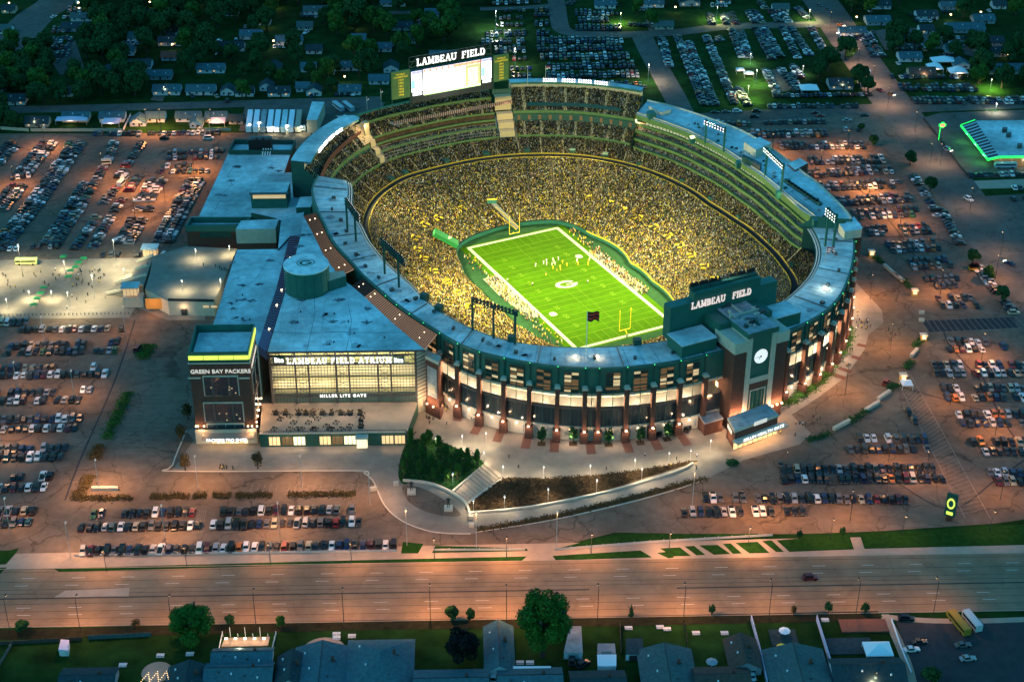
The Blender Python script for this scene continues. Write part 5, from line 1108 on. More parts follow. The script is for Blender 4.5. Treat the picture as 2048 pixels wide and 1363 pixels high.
b = MB(); q0, q1 = A_+dd*0.8+no_*0.15, B_-dd*0.8+no_*0.15; b.face([(*q0[:2], 9), (*q1[:2], 9), (*q1[:2], 23), (*q0[:2], 23)]); b.build('sign_panel', 'roof_grey', PYL)
b = MB(); q0, q1 = A_+dd*1.5+no_*0.3, B_-dd*1.5+no_*0.3; b.face([(*q0[:2], 11), (*q1[:2], 11), (*q1[:2], 15), (*q0[:2], 15)]); b.build('sign_panel', 'limestone', PYL)
for k in (0.25, 0.75): p = A_.lerp(B_, k)+no_*1.6; light('POINT', (p.x, p.y, 6.5), 800, (1, 0.55, 0.28), radius=0.25); b = MB(); b.box((p.x, p.y, 5.8), (0.5, 0.5, 0.4)); b.build('uplight', 'warm_lamp', PYL)
# curved skylight beside the stadium wall
def fth(p): x, y = p.x*CA+p.y*SA, -p.x*SA+p.y*CA; return math.atan2(y, x+1)
e3 = [PX(u, v, ZR) for u, v in edge_px]
for (i0, i1, m) in ((0, 3, 'a'), (4, 7, 'b')):
    pts = []; 
    for i in range(i0, i1):
        for k in range(10): pts.append(e3[i].lerp(e3[i+1], k/10))
    pts.append(e3[i1])
    if 'skylight_glass' not in M: mat('skylight_glass', (0.12, 0.09, 0.07), 0.35, 0.3, 0.4, emit=0.28, ecol=(1.0, 0.55, 0.28))
    b = MB(); rb = MB()
    oo = [Vector(SP(OUTER, fth(p), 0.3, 32.4)) for p in pts]
    for i in range(len(pts)-1): b.face([pts[i]+Vector((0, 0, -0.1)), pts[i+1]+Vector((0, 0, -0.1)), oo[i+1], oo[i]])
    b.build('skylight', 'skylight_glass', AT)
    for i in range(len(pts)-1):
        for s_ in (0, 0.5):
            b = MB(); b.beam(pts[i].lerp(pts[i+1], s_)+Vector((0, 0, 0.05)), oo[i].lerp(oo[i+1], s_)+Vector((0, 0, 0.1)), 0.3); b.build('rafter', 'brick', AT)
    for i in range(3, len(pts)-1, 8):
        for s_ in (0.3, 0.7):
            q = pts[i].lerp(oo[i], s_); b = MB(); b.box((q.x, q.y, q.z+0.2), (0.34, 0.34, 0.2)); b.build('skylight_lamp', 'warm_lamp', AT)
# straight skylight strip
e4 = pxs([(579, 473), (601, 473), (573, 576), (533, 703), (516, 690), (553, 576)], 28)
b = MB(); q = [e4[0], e4[1], e4[2], e4[3], e4[4], e4[5]]; b.prism([tuple(p[:2]) for p in q], 24, 28); mat('blue_glass', (0.02, 0.05, 0.12), 0.2, emit=0.02, ecol=(0.5, 0.6, 1)); b.build('skylight', 'blue_glass', AT)
for k in range(46):
    t = k/46; a = e4[0].lerp(e4[5], t*2) if t < 0.5 else e4[5].lerp(e4[4], t*2-1); c = e4[1].lerp(e4[2], t*2) if t < 0.5 else e4[2].lerp(e4[3], t*2-1)
    if t > 0.86: continue
    b = MB(); b.beam(a+Vector((0, 0, 0.2)), c+Vector((0, 0, 0.2)), 0.32); b.build('rafter', 'brick' if t < 0.5 else 'steel', AT)
    if k in (10, 24, 30, 39): q = a.lerp(c, 0.6); b = MB(); b.box((q.x, q.y, q.z+0.4), (0.6, 0.6, 0.3)); b.build('skylight_lamp', 'warm_lamp', AT)
# left wing roof and north roofs
b = MB(); b.prism([tuple(p[:2]) for p in pxs([(424, 655), (474, 499), (556, 498), (579, 473), (553, 576), (516, 690)], 25)], 0, 25, 0, 1); b.build('left_wing', ['limestone', 'roof_membrane'], AT)
b = MB(); b.prism([tuple(p[:2]) for p in pxs([(556, 498), (562, 440), (575, 430), (608, 424), (607, 432), (601, 473), (579, 473)], 26)], 0, 26, 0, 1); b.build('north_wing', ['green_dark', 'roof_membrane'], AT)
b = MB(); b.prism([tuple(p[:2]) for p in pxs([(502, 425), (520, 350), (640, 348), (622, 400), (612, 430), (560, 440), (552, 436)], 20)], 0, 20, 0, 1); b.build('north_wing', ['green_dark', 'roof_membrane'], AT)
# body of the atrium behind the glass
bp_ = [tuple(p[:2]) for p in pxs([(573, 576), (601, 473), (607, 432), (626, 467), (646, 508), (679, 553), (729, 593), (790, 650)], ZR)]
by = [(gx0, GY+9.5), (gx1, GY+9.5)]
b = MB(); q = bp_+[by[1], by[0]]; 
for i in range(len(q)):
    j = (i+1) % len(q); b.face([(*q[i], 0), (*q[j], 0), (*q[j], ZR-0.9), (*q[i], ZR-0.9)])
b.build('body_wall', 'green_dark', AT)
# roof marks: drains with stains, vents, joints
mat('roof_stain', (0.16, 0.18, 0.20), 0.9, 0.4, 0.8)
def stain(u, v, z, r, par):
    c = PX(u, v, z); rs = random.Random(int(u*7+v)); n = 26; b = MB()
    b.face([(c.x+cos(2*pi*i/n)*r*rs.uniform(0.15, 1.0)*(1.5 if abs(cos(2*pi*i/n)) > 0.7 else 1), c.y+sin(2*pi*i/n)*r*rs.uniform(0.15, 1.0), z+0.03) for i in range(n)]); b.build('roof_drain', 'roof_stain', par)
for u, v in ((604, 600), (679, 600), (586, 644), (665, 643), (733, 644), (735, 617), (600, 492), (617, 494-25), (601, 470)): stain(u, v, ZR, 2.4, AT)
for u, v in ((487, 599), (503, 601), (466, 617), (462, 525), (540, 521), (520, 568), (485, 570), (488, 640)): stain(u, v, 25, 2.0, AT)
def roofline(l, z, w, m='roof_stain', par=None):
    b = MB(); ribbon_mb(b, pxs(l, z+0.02), w, z+0.02); b.build('roof_seam', m, par or AT)
roofline([(548, 663), (612, 667), (665, 663), (760, 665), (812, 664)], ZR, 0.35); roofline([(628, 590), (630, 625), (622, 665), (613, 702)], ZR, 0.18); roofline([(695, 602), (703, 640), (700, 665), (692, 702)], ZR, 0.18)
roofline([(445, 600), (510, 560), (540, 515)], 25, 0.15); roofline([(470, 505), (545, 510)], 25, 0.2)
rs_ = random.Random(8)
for k in range(34):
    u, v = rs_.uniform(560, 800), rs_.uniform(590, 695); z_, par_ = ZR, AT
    if u > 560+(v-560)*2.0 or k > 24: u, v, z_, par_ = rs_.uniform(440, 530), rs_.uniform(540, 680)-0, 25, AT
    if z_ == 25 and (u-424) < (655-v)*.34: continue
    c = PX(u, v, z_); b = MB(); n = 8; b.face([(c.x+cos(2*pi*i/n)*rs_.uniform(.6, 3.0), c.y+sin(2*pi*i/n)*rs_.uniform(.6, 3.0), z_+.02) for i in range(n)]); b.build('roof_patch', 'roof_patch_mat', par_)
    if k % 2: b = MB(); b.box((c.x+2, c.y, z_+.3), (.6, .6, .7)); b.build('roof_vent', 'steel', par_)
for u0, u1 in ((566, 556), (650, 640), (720, 760), (600, 585), (690, 705)): roofline([(u0, 600 if u0 < 700 else 610), (u1, 700)], ZR, .1, 'roof_grey')
for v in (615, 640, 682): roofline([(565, v), (560+(v-560)*1.75, v)], ZR, .1, 'roof_grey')
for v in (520, 550, 580, 615, 645): roofline([(424+(655-v)*.33, v), (545-(v-520)*.2, v)], 25, .1, 'roof_grey')
for v in (330, 360, 385, 418): roofline([(458-(v-308)*.47, v), (560 if v < 360 else 500, v)], 16, .1, 'roof_grey', HA) if False else None
# drum
dc = PX(612, 527, 43); DR = (PX(657, 527, 43)-PX(567, 527, 43)).length/2
DM = empty('roof_drum', (dc.x, dc.y, ZR), 'round dark green drum on the atrium roof, pale top with oval letter G', 'drum')
b = MB(); q = [(dc.x+cos(2*pi*i/48)*DR, dc.y+sin(2*pi*i/48)*DR) for i in range(48)]; b.prism(q, ZR, 42.6); b.build('drum_wall', 'green_metal', DM)
b = MB(); b.prism(inset(q, 1.015), 42.4, 43.0); b.build('drum_top', 'roof_membrane', DM)
for i in range(0, 48, 3): b = MB(); x, y = q[i]; b.beam((x, y, ZR), (x, y, 42.5), 0.14); b.build('panel_rib', 'green_dark', DM)
b = MB(); g_logo(b, (0, 0), 2.7, 1.9, 43.06, T=lambda x, y: (dc.x-0.2+x*cos(0.1)-y*sin(0.1), dc.y+0.8+(x*sin(0.1)+y*cos(0.1))*1.25), ring=(1.28, 1.42)); b.build('drum_letter', 'green_dark', DM)
b = MB(); q = [tuple(p[:2]) for p in pxs([(655, 545), (688, 541), (692, 551), (657, 562)], 36)]; b.prism(q, ZR, 36, 0, 1); b.build('bridge_block', ['green_metal', 'limestone'], DM)
# terrace in front of the glass
TE = empty('terrace', tuple(PX(670, 893, 0)), 'raised paved terrace with shop windows below it in front of the glass atrium', 'terrace')
tp = [tuple(p[:2]) for p in pxs([(519, 868), (814, 864), (836, 804), (545, 806), (524, 806)], 6)]
b = MB(); b.prism(tp, 0, 6, 0, 1); b.build('terrace_block', ['green_dark', 'sidewalk'], TE)
TA, TB = Vector(tp[0]), Vector(tp[1]); td = (TB-TA).normalized(); tn = Vector((td.y, -td.x)); TL = (TB-TA).length
def front_box(u0, u1, z0, z1, m, name, off=0.12, th=0.2, par=TE):
    def s_of(u): 
        p = PX(u, 885, 1.5); return (Vector(p[:2])-TA).dot(td)
    a, c = TA+td*s_of(u0)+tn*off, TA+td*s_of(u1)+tn*off; b = MB(); b.prism([a, c, c+tn*-th, a+tn*-th], z0, z1); return b.build(name, m, par)
for u0, u1, m in ((539, 562, 'window_lit'), (565, 587, 'window_dim'), (588, 612, 'window_bright'), (640, 663, 'window_lit'), (665, 687, 'window_dim'), (689, 713, 'window_bright'), (764, 788, 'window_lit'), (790, 811, 'window_lit')):
    w = front_box(u0, u1, 0.8, 4.6, m, 'shop_window')
    for k in range(3): front_box(u0+(u1-u0)*(k+0.85)/3, u0+(u1-u0)*(k+1)/3, 0.6, 4.7, 'green_dark', 'window_post', 0.2)
    pm = PX((u0+u1)/2, 885, 1.5); light('POINT', (pm.x, pm.y-3, 3.2), 320, WARM, radius=0.5)
front_box(714, 735, 0, 5.0, 'window_bright', 'shop_door', 1.8, 2.0); front_box(712, 737, 5.0, 5.5, 'limestone', 'door_canopy', 3.2, 3.2)
front_box(520, 812, 6.0, 6.3, 'limestone', 'terrace_edge', 0.2, 0.6)
for k in range(60): front_box(520+k*4.9, 520.5+k*4.9, 6.3, 7.3, 'pole_dark', 'railing_post', 0.1, 0.15)
front_box(520, 812, 7.25, 7.4, 'pole_dark', 'railing', 0.1, 0.1)
for k in range(5): light('POINT', (lerp(gx0, gx1, (k+0.5)/5), GY-10, 11), 1000, (1.0, 0.72, 0.46), radius=0.5)
# planters and tables on the terrace
rt = random.Random(11)
for i in range(30):
    u = rt.uniform(545, 725); v = rt.choice([828, 832, 845, 852, 858, 838]); p = PX(u, v, 6); b = MB(); b.disc((p.x, p.y, 6.95), 0.75, 10); b.beam((p.x, p.y, 6), (p.x, p.y, 6.95), 0.1)
    for a in range(4): b.box((p.x+cos(a*pi/2+.4)*1.2, p.y+sin(a*pi/2+.4)*1.2, 6.3), (0.4, 0.4, 0.6))
    tag(b.build('terrace_table', 'pole_dark'), 'dark round terrace table with stools before the glass atrium', 'table', 'tables on the atrium terrace')
for i, u in enumerate((552, 571, 598, 612, 626, 644, 663, 682, 700, 720, 722, 722)):
    v = (829, 829, 829, 829, 829, 829, 829, 829, 829, 829, 842, 855)[i]; p = PX(u, v, 6)
    b = MB(); b.box((p.x, p.y, 6.5), (2.0, 1.2, 1.0)); g = empty('planter', (p.x, p.y, 6), 'dark planter box with shrub edging the atrium terrace', 'planter', 'planters on the atrium terrace'); b.build('box', 'pole_dark', g)
    bb_ = MB()
    for k in range(26): 
        a = Vector((p.x+rt.gauss(0, .7), p.y+rt.gauss(0, .5), 7.2+rt.random()*1.3)); n1 = Vector((rt.gauss(0, 1), rt.gauss(0, 1), rt.gauss(0, 1))).normalized()*0.35; n2 = n1.orthogonal().normalized()*0.35; bb_.face([a-n1, a+n2, a+n1, a-n2])
    bb_.build('shrub', 'soil', g)

# ================================================================== BRICK CORNER TOWER
tw = [F(-202.1, -64.4), F(-181.2, -74.5), F(-172.5, -54.5), F(-191.6, -45.4)]
YT = (tw[0][1]+tw[1][1])/2; xl, xr = tw[0][0], tw[1][0]; yb_ = (tw[2][1]+tw[3][1])/2
tw = [(xl, YT), (xr, YT), (xr, yb_), (xl, yb_)]
TW = empty('corner_tower', (xl, YT, 0), 'square brick corner tower with glowing yellow roof band and GREEN BAY PACKERS letters', 'tower')
print('tower', tw)
b = MB(); b.prism(tw, 0, 36.6); b.build('wall', 'brick', TW)
b = MB(); b.prism(inset(tw, 1.03), 36.6, 37.0); b.build('cornice', 'limestone', TW)
b = MB(); b.prism(inset(tw, 1.0), 37.0, 38.6); b.build('dark_frieze', 'green_dark', TW)
b = MB(); b.prism(inset(tw, 0.9), 38.6, 38.7); b.build('roof', 'roof_membrane', TW)
mx_, my_ = (xl+xr)/2, (YT+yb_)/2; ww, dd_ = xr-xl, yb_-YT
for (cx, cy2, w, d, nm) in ((mx_, YT+0.3, ww, 0.3, 'f'), (mx_, yb_-0.3, ww, 0.3, 'b'), (xl+0.3, my_, 0.3, dd_-1.0, 'l'), (xr-0.3, my_, 0.3, dd_-1.0, 'r')):
    b = MB(); b.box((cx, cy2, 40.2), (w, d, 3.0)); b.build('parapet_screen', 'green_metal', TW)
for k in range(4):
    x = xl+ww*(k+0.5)/4; b = MB(); b.box((x, YT-0.15, 39.3), (ww/4-0.25, 0.4, 1.7)); b.build('light_strip', 'yellow_glow', TW)
    y = YT+dd_*(k+0.5)/4; b = MB(); b.box((xr+0.15, y, 39.3), (0.4, dd_/4-0.25, 1.7)); b.build('light_strip', 'yellow_glow', TW)
zf = lambda v: ZV(440, v, YT).z
text_obj('tower_lettering', 'GREEN BAY PACKERS', 2.35, 'sign_letter_dim', Vector((mx_+0.3, YT-0.3, zf(742)))-TW.location, (pi/2, 0, 0), TW, 0.12, 0.03, 1.03)
text_obj('tower_lettering', 'LAMBEAU FIELD', 2.2, 'sign_letter_dim', Vector((xr+0.3, my_, zf(742)))-TW.location, (pi/2, 0, pi/2), TW, 0.12, 0.03, 1.03)
def tbox(u0, u1, v0, v1, m, name, off=0.2, th=0.3, par=TW):
    a, c = ZV(u0, v1, YT), ZV(u1, v0, YT); b = MB(); b.box(((a.x+c.x)/2, YT-off+th/2, (a.z+c.z)/2), (abs(c.x-a.x), th, abs(c.z-a.z))); return b.build(name, m, par)
for (u0, u1, v0, v1) in ((411, 474, 753, 790), (412, 484, 806, 842), (418, 487, 848, 874)):
    w = tbox(u0-2, u1+2, v0-3, v1+1, 'limestone', 'window_surround', 0.15); 
    for a, c in ((u0, (u0+u1)/2-2), ((u0+u1)/2+2, u1)):
        p = tbox(a, c, v0, v1, 'dark_glass', 'window', 0.3)
        um = (a+c)/2; tbox(um-0.5, um+0.5, v0, v1, 'steel', 'glazing_bar', 0.38); tbox(a, c, (v0+v1)/2-0.5, (v0+v1)/2+0.5, 'steel', 'glazing_bar', 0.38)
    for k in range(5): u = rt.uniform(u0, u1); v = rt.uniform((v0+v1)/2, v1); tbox(u-1.2, u+1.2, v-1, v+1, 'window_lit', 'inner_lamp', 0.42, 0.1)
tbox(376, 401, 754, 757, 'limestone', 'stone_band', 0.25); tbox(478, 499, 754, 757, 'limestone', 'stone_band', 0.25)
tbox(389, 518, 853.5, 855.5, 'pole_dark', 'lamp_ledge', 1.2, 1.2)
for u in (392, 396, 408, 496, 504, 514): p = ZV(u, 852, YT-1.2); b = MB(); b.box((p.x, p.y, p.z), (0.5, 0.5, 0.4)); b.build('lamp', 'warm_lamp', TW)
for u in (402, 503): p = ZV(u, 860, YT-1.6); light('POINT', p, 700, (1.0, 0.55, 0.24), radius=0.3)
for z in (8, 20):   # windows on the right face
    for k in range(2):
        y = YT+dd_*(0.3+0.38*k); b = MB(); b.box((xr+0.1, y, z+5), (0.3, 6.2, 9)); w = b.build('window_surround', 'limestone', TW); b = MB(); b.box((xr+0.22, y, z+5), (0.3, 5.4, 8)); b.build('window', 'dark_glass', TW)
for k in range(5): y = YT+1+k*dd_/5; light('POINT', (xr+1.8, y, 9), 420, (1, 0.6, 0.3), radius=0.3); b = MB(); b.box((xr+0.6, y, 9), (0.4, 0.4, 0.5)); b.build('lamp', 'warm_lamp', TW)
# shop canopy
ca0, ca1 = PX(399, 895, 4.6), PX(505, 895, 4.6); yc = YT-4.6
b = MB(); b.box(((ca0.x+ca1.x)/2, YT-2.5, 4.8), (ca1.x-ca0.x, 5.0, 0.6)); b.build('canopy', 'sidewalk', TW)
b = MB(); b.box((mx_+0.8, YT-5.1, 4.8), (12.5, 0.3, 1.5)); b.build('sign_board', 'pole_dark', TW)
text_obj('shop_lettering', 'PACKERS PRO SHOP', 1.75, 'sign_letter', Vector((mx_+0.8, YT-5.35, 4.8))-TW.location, (pi/2, 0, 0), TW, 0.08, 0.05, 1.0)
for k in range(8): x = lerp(ca0.x+4, ca1.x-4, k/7); b = MB(); b.box((x, YT-0.6, 2.0), (1.5, 0.3, 3.6)); b.build('glass_door', 'window_bright' if k % 3 else 'window_lit', TW)
for x in (-6, 0, 6): light('POINT', (mx_+x, YT-3.2, 3.6), 500, (1, 0.72, 0.42), radius=0.4)
b = MB(); b.box((mx_, YT-0.3, 3.5), (ww+1, 0.6, 7)); b.build('stone_base', 'limestone', TW)
# ================================================================== BIG HALL and service blocks behind
HA = empty('exhibition_hall', tuple(PX(440, 440, 0)), 'long hall with broad flat pale blue roof beside the far left car park', 'building')
b = MB(); b.prism([tuple(p[:2]) for p in pxs([(397, 434), (469, 280), (590, 281), (566, 352), (538, 365), (503, 434)], 16)], 0, 16, 0, 1); b.build('hall_block', ['brick', 'roof_membrane'], HA)
def wallbox(par, px4, z0, z1, m, mtop, name): 
    b = MB(); b.prism([tuple(p[:2]) for p in pxs(px4, z1)], z0, z1, 0, 1); return b.build(name, [m, mtop], par)
def parapet(par, px4, z, h, m, w=0.6):
    q = pxs(px4, z+h)
    for i in range(len(q)):
        a, c = q[i], q[(i+1) % len(q)]; b = MB(); b.beam((a.x, a.y, z+h/2), (c.x, c.y, z+h/2), w, h=h); b.build('parapet', m, par)
parapet(HA, [(469, 279), (590, 280), (583, 300), (458, 300)], 16, 2.6, 'green_dark')
wallbox(HA, [(372, 452), (382, 433), (503, 433), (476, 452)], 0, 15, 'brick', 'roof_membrane', 'front_block'); parapet(HA, [(372, 451), (382, 434), (503, 434), (476, 451)], 15, 3.0, 'green_metal')
a0 = PX(373, 452, 15); a1 = PX(475, 452, 15); b = MB(); b.box(((a0.x+a1.x)/2, a0.y-0.4, 14.2), (a1.x-a0.x+1, 0.8, 3.2)); b.build('green_band', 'green_metal', HA); b = MB(); b.box(((a0.x*0.45+a1.x*0.55), a0.y-0.3, 11), ((a1.x-a0.x)*0.6, 0.4, 4)); b.build('green_band', 'green_dark', HA)
ct = wallbox(HA, [(496, 280), (500, 272), (544, 272), (542, 280)], 16, 23.5, 'black', 'steel', 'cooling_unit')
for k in range(3):
    c = PX(508+k*13, 276, 24); b = MB(); q = [(c.x+cos(2*pi*i/16)*1.7, c.y+sin(2*pi*i/16)*1.7) for i in range(16)]; b.prism(q, 23.5, 24.6); b.build('fan_housing', 'steel', HA)
for k in range(4): c = PX(524+k*5, 305, 18); b = MB(); b.beam((c.x, c.y, 16), (c.x+0.5, c.y+3, 19), 0.5); b.build('duct', 'white_metal', HA)
for u, v in ((463, 361), (438, 389), (451, 391), (477, 332), (475, 334), (545, 336), (558, 342)): stain(u-1, v, 16, 2.2, HA)
for l in ([(452, 308), (586, 308)], [(415, 402), (505, 402)], [(470, 330), (455, 350), (465, 370), (440, 390)], [(545, 325), (530, 350), (552, 336)], [(440, 400), (430, 420)]): roofline(l, 16, 0.22, par=HA)
GB = empty('service_block', tuple(PX(540, 425, 0)), 'tall green block with a lit clerestory band under a pale roof, above the hall', 'building')
wallbox(GB, [(501, 387), (509, 366), (580, 364), (573, 386)], 20, 28, 'green_metal', 'roof_membrane', 'upper_block')
q0, q1 = PX(503, 387, 28), PX(573, 386, 28); b = MB(); b.box(((q0.x+q1.x)/2, q0.y-0.1, 26.6), (q1.x-q0.x-1, 0.4, 2.3)); b.build('clerestory', 'window_lit', GB)
b = MB(); b.box(((q0.x+q1.x)/2, q0.y-0.6, 28.2), (q1.x-q0.x+2, 1.8, 0.5)); b.build('roof_eave', 'steel', GB)
WB = empty('service_block', tuple(PX(510, 495, 0)), 'white walled block on a brick base at the corner of the raised deck', 'building')
wallbox(WB, [(472, 458), (483, 441), (557, 438), (550, 457)], 0, 17, 'brick', 'roof_grey', 'brick_base'); 
q = inset([tuple(p[:2]) for p in pxs([(472, 458), (483, 441), (557, 438), (550, 457)], 22)], 1.02); q17 = inset([tuple(p[:2]) for p in pxs([(472, 458), (483, 441), (557, 438), (550, 457)], 22)], 1.0)
WB.children[0].data.transform(Matrix.Identity(4))
b = MB(); b.prism(q, 14.5, 22, 0, 1); b.build('white_upper', ['limestone', 'roof_membrane'], WB); b = MB(); b.prism(q17, 0, 14.5); b.build('brick_lower', 'brick', WB)
bpy.data.objects.remove(WB.children[0], do_unlink=True)
GR = empty('service_block', tuple(PX(600, 400, 0)), 'low green block with small pale roof beside the left end of the roof ring', 'building')
wallbox(GR, [(592, 415), (600, 394), (628, 392), (622, 414)], 20, 25, 'green_metal', 'roof_membrane', 'block')
wallbox(GR, [(534, 352), (540, 345), (600, 345), (597, 352)], 16, 19, 'green_dark', 'roof_membrane', 'block')
L1 = empty('entrance_block', tuple(PX(640, 345, 0)), 'low wedge shaped block with pale roof below the far left stand', 'building')
wallbox(L1, [(611, 338), (625, 300), (652, 294), (645, 312), (632, 340)], 0, 14, 'green_metal', 'roof_membrane', 'block')
c = F(-100, 84); light('POINT', (*PX(660, 335, 16)[:2], 24), 5200, WARM, radius=1.0)
tt = TF1-0.01; b = MB(); b.face([SP(RING, tt, 3, 13.5), SP(OUTER, tt, 0, 13.5), SP(OUTER, tt, 0, 27), SP(RING, tt, 18, 27)]); SB(b, 'stand_end_wall', 'cream_wall')
BW = empty('canopy_block', tuple(PX(700, 230, 0)), 'low wedge shaped pale roof behind the far left canopy', 'building')
wallbox(BW, [(672, 232), (690, 243), (720, 238), (770, 224), (756, 222), (735, 229)], 0, 12, 'black', 'roof_membrane', 'block')

# ================================================================== RAISED DECK with stairs, plaza kiosks
DK = empty('raised_deck', tuple(PX(380, 560, 0)), 'raised paved deck with stairs down to the busy left plaza', 'deck')
dq = [(372, 492), (474, 497), (428, 604), (336, 602), (290, 578), (300, 545), (306, 512)]
b = MB(); b.prism([tuple(p[:2]) for p in pxs(dq, 7.2)], 0, 7.2, 0, 1); b.build('deck_block', ['limestone', 'plaza_paving'], DK)
E0, E1 = PX(306, 513, 7.2), PX(286, 572, 7.2); G0, G1 = PX(272, 526, 0), PX(212, 590, 0)
for i in range(16):
    t0, t1 = i/16, (i+1)/16; z = 7.0-i*0.44
    b = MB(); b.prism([tuple(E0.lerp(G0, t0)[:2]), tuple(E0.lerp(G0, t1)[:2]), tuple(E1.lerp(G1, t1)[:2]), tuple(E1.lerp(G1, t0)[:2])], 0, z); b.build('stair_step', 'plaza_paving', DK)
for t in (0, 0.33, 0.66, 1):
    a, c = E0.lerp(E1, t), G0.lerp(G1, t); b = MB(); b.beam((a.x, a.y, 8.0), (c.x, c.y, 0.9), 0.6, h=1.2); b.build('stair_wall', 'limestone', DK)
a, c = PX(336, 602, 7.2), PX(428, 604, 7.2); b = MB(); b.beam((a.x, a.y, 8), (c.x, c.y, 8), 0.2, h=1.2); b.build('deck_railing', 'pole_dark', DK)
a, c = PX(288, 600, 7.2), PX(326, 600, 7.2); yq = PX(330, 628, 0).y
p0, p1 = ZV(289, 590, yq+3), ZV(326, 612, yq+3); b = MB(); b.box(((p0.x+p1.x)/2, yq+2.8, 4.0), (abs(p1.x-p0.x), 0.4, 5.4)); mat('orange_door', (0.5, 0.28, 0.08), 0.7); b.build('lit_dock_door', 'orange_door', DK); light('POINT', ((p0.x+p1.x)/2, yq-2, 5), 1300, SODIUM, radius=0.4)
for u in (412, 428): p = ZV(u, 613, PX(428, 604, 7.2).y-0.15); b = MB(); b.box(p, (2.6, 0.2, 1.0)); b.build('slot_window', 'window_lit', DK)
p = ZV(368, 622, PX(380, 603, 7.2).y-0.2); b = MB(); b.box((p.x, p.y, 2), (2.4, 0.3, 3)); b.build('service_door', 'pole_dark', DK); light('POINT', (p.x, p.y-1.4, 4.4), 500, WARM, radius=0.2)
for (u, v, lab, zz) in ((302, 512, 'glazed stair kiosk with flat roof at the far corner of the deck', 0), (263, 590, 'glazed stair kiosk with flat roof at the near corner of the deck', 5.0)):
    c = PX(u, v, zz); K = empty('stair_kiosk', tuple(c), lab, 'kiosk')
    b = MB(); b.box((c.x, c.y, zz+0.9+2), (6.5, 4.5, 3.8)); b.build('lit_glass', 'window_lit', K); b = MB(); b.box((c.x, c.y, zz+5.1), (8, 6, 0.6)); b.build('roof', 'roof_membrane', K)
    for k in range(5): b = MB(); b.box((c.x-3.2+1.6*k, c.y-2.3, zz+2.9), (0.2, 0.2, 4)); b.build('frame_post', 'limestone', K)
    if zz > 0: b = MB(); b.box((c.x+1, c.y, zz/2), (9, 5, zz)); b.build('plinth', 'limestone', K)
# ================================================================== LAMPS
def street_lamp(u, v, h, color, power, label, group, arm=0.0, pole='pole_dark', lampm='sodium_lamp', spot=164, thick=0.22, basepx=True, yaw=pi/2, z=0.0):
    p = PX(u, v, z); g = empty('street_lamp', tuple(p), label, 'lamp post', group)
    b = MB(); b.beam(p, p+Vector((0, 0, h)), thick, n=6); b.build('pole', pole, g)
    hd = p+Vector((cos(yaw)*arm, sin(yaw)*arm, h))
    if arm: b = MB(); b.beam(p+Vector((0, 0, h)), hd, 0.15); b.build('arm', pole, g)
    b = MB(); b.box((hd.x, hd.y, hd.z+0.1), (0.9, 0.6, 0.3), yaw); b.build('lamp_head', pole, g)
    b = MB(); b.box((hd.x, hd.y, hd.z-0.12), (0.7, 0.5, 0.14), yaw); b.build('lamp_glass', lampm, g)
    if power: light('SPOT', (hd.x, hd.y, hd.z-0.4), power, color, (hd.x, hd.y, 0), spot, 0.5, 0.7)
KS = 15500*K_SOD
# sodium lamps of the car parks (base pixels); those labelled added only brighten the lots
for u, v, pw, lb in ((30, 378, 1.0, 'leftmost in the far left car park'), (91, 300, 1.0, 'by the white fence in the far left car park'), (206, 352, 0.5, 'white lamp between car columns in the far left car park'), (252, 380, 1.3, 'middle of the far left car park'), (271, 442, 1.0, 'between the two short car columns in the far left car park'), (294, 262, 1.2, 'beside the parked cars along the far fence'), (322, 262, 1.0, 'behind the parked cars by the lawn, far left'), (424, 262, 1.0, 'at the gate near the far fence'), (388, 345, 1.5, 'among the short row left of the hall roof'), (330, 400, 1.1, 'beside the hall wall in the far left car park'),
    (1800, 450, 1.1, 'rightmost of the upper right car park'), (1880, 590, 0.75, 'over the orange pickup in the right car park'), (1543, 312, 1.2, 'behind the high roof, top right car park'), (1694, 305, 1.2, 'top right car park between rows'), (1738, 385, 1.6, 'bright lamp in the middle of the upper right car park'), (1640, 345, 0.7, 'beside the lift tower in the right car park'), (1963, 720, 0.7, 'over the two rows near the striped strip'), (1776, 928, 0.5, 'near the front rows of the right car park'), (1700, 1040, 0.6, 'below the front right row'), (1560, 1045, .6, 'added at the drive side of the front right row'), (1850, 960, .5, 'added at the right end of the second front right row'), (1990, 870, .7, 'added between the rows right of the stall lines'), (1900, 810, .5, 'added under the wide right row'), (1780, 700, .6, 'added on the curved right drive'), (1740, 600, .7, 'added beside the right plaza'), (1690, 790, .5, 'added at the inner kerb of the curved drive'), (2000, 1000, .5, 'added right of the roadside sign'), (1990, 560, .5, 'added by the roadside cars'), (1480, 1040, .5, 'added at the left end of the front right row'), (1570, 960, 0.0, 'thin lamp among the front right rows')):
    street_lamp(u, v, 13, SODIUM, KS*pw, 'sodium lamp, '+lb, 'car park lamps', 0.8)
for u, v, pw, lb in ((199, 982, 1.3, 'at the end of the planted strip in the lower left car park'), (141, 1110, 0.7, 'at the bottom left corner of the front row'), (396, 975, 1.0, 'front of the shop forecourt, left'), (604, 975, 0.8, 'front of the shop forecourt, right'), (36, 783, 0.35, 'between the rows of the left car park'), (20, 1060, 0.5, 'lower left edge'), (5, 900, .8, 'added at the left edge of the left car park'), (330, 1075, .9, 'added between the front car rows, left'), (560, 1070, .9, 'added between the front car rows, right'), (740, 1010, .6, 'added by the curved kerb'), (150, 800, .6, 'added between the left rows'), (90, 690, .5, 'added at the upper left row'), (252, 640+30, .4, 'added at the right end of the left car park')):  # those labelled added are extra posts that brighten the ground
    street_lamp(u, v, 14, (1.0, 0.48, 0.20), KS*1.05*pw, 'tall pale pole lamp, '+lb, 'tall car park lamps', 0.8, 'pole_light')
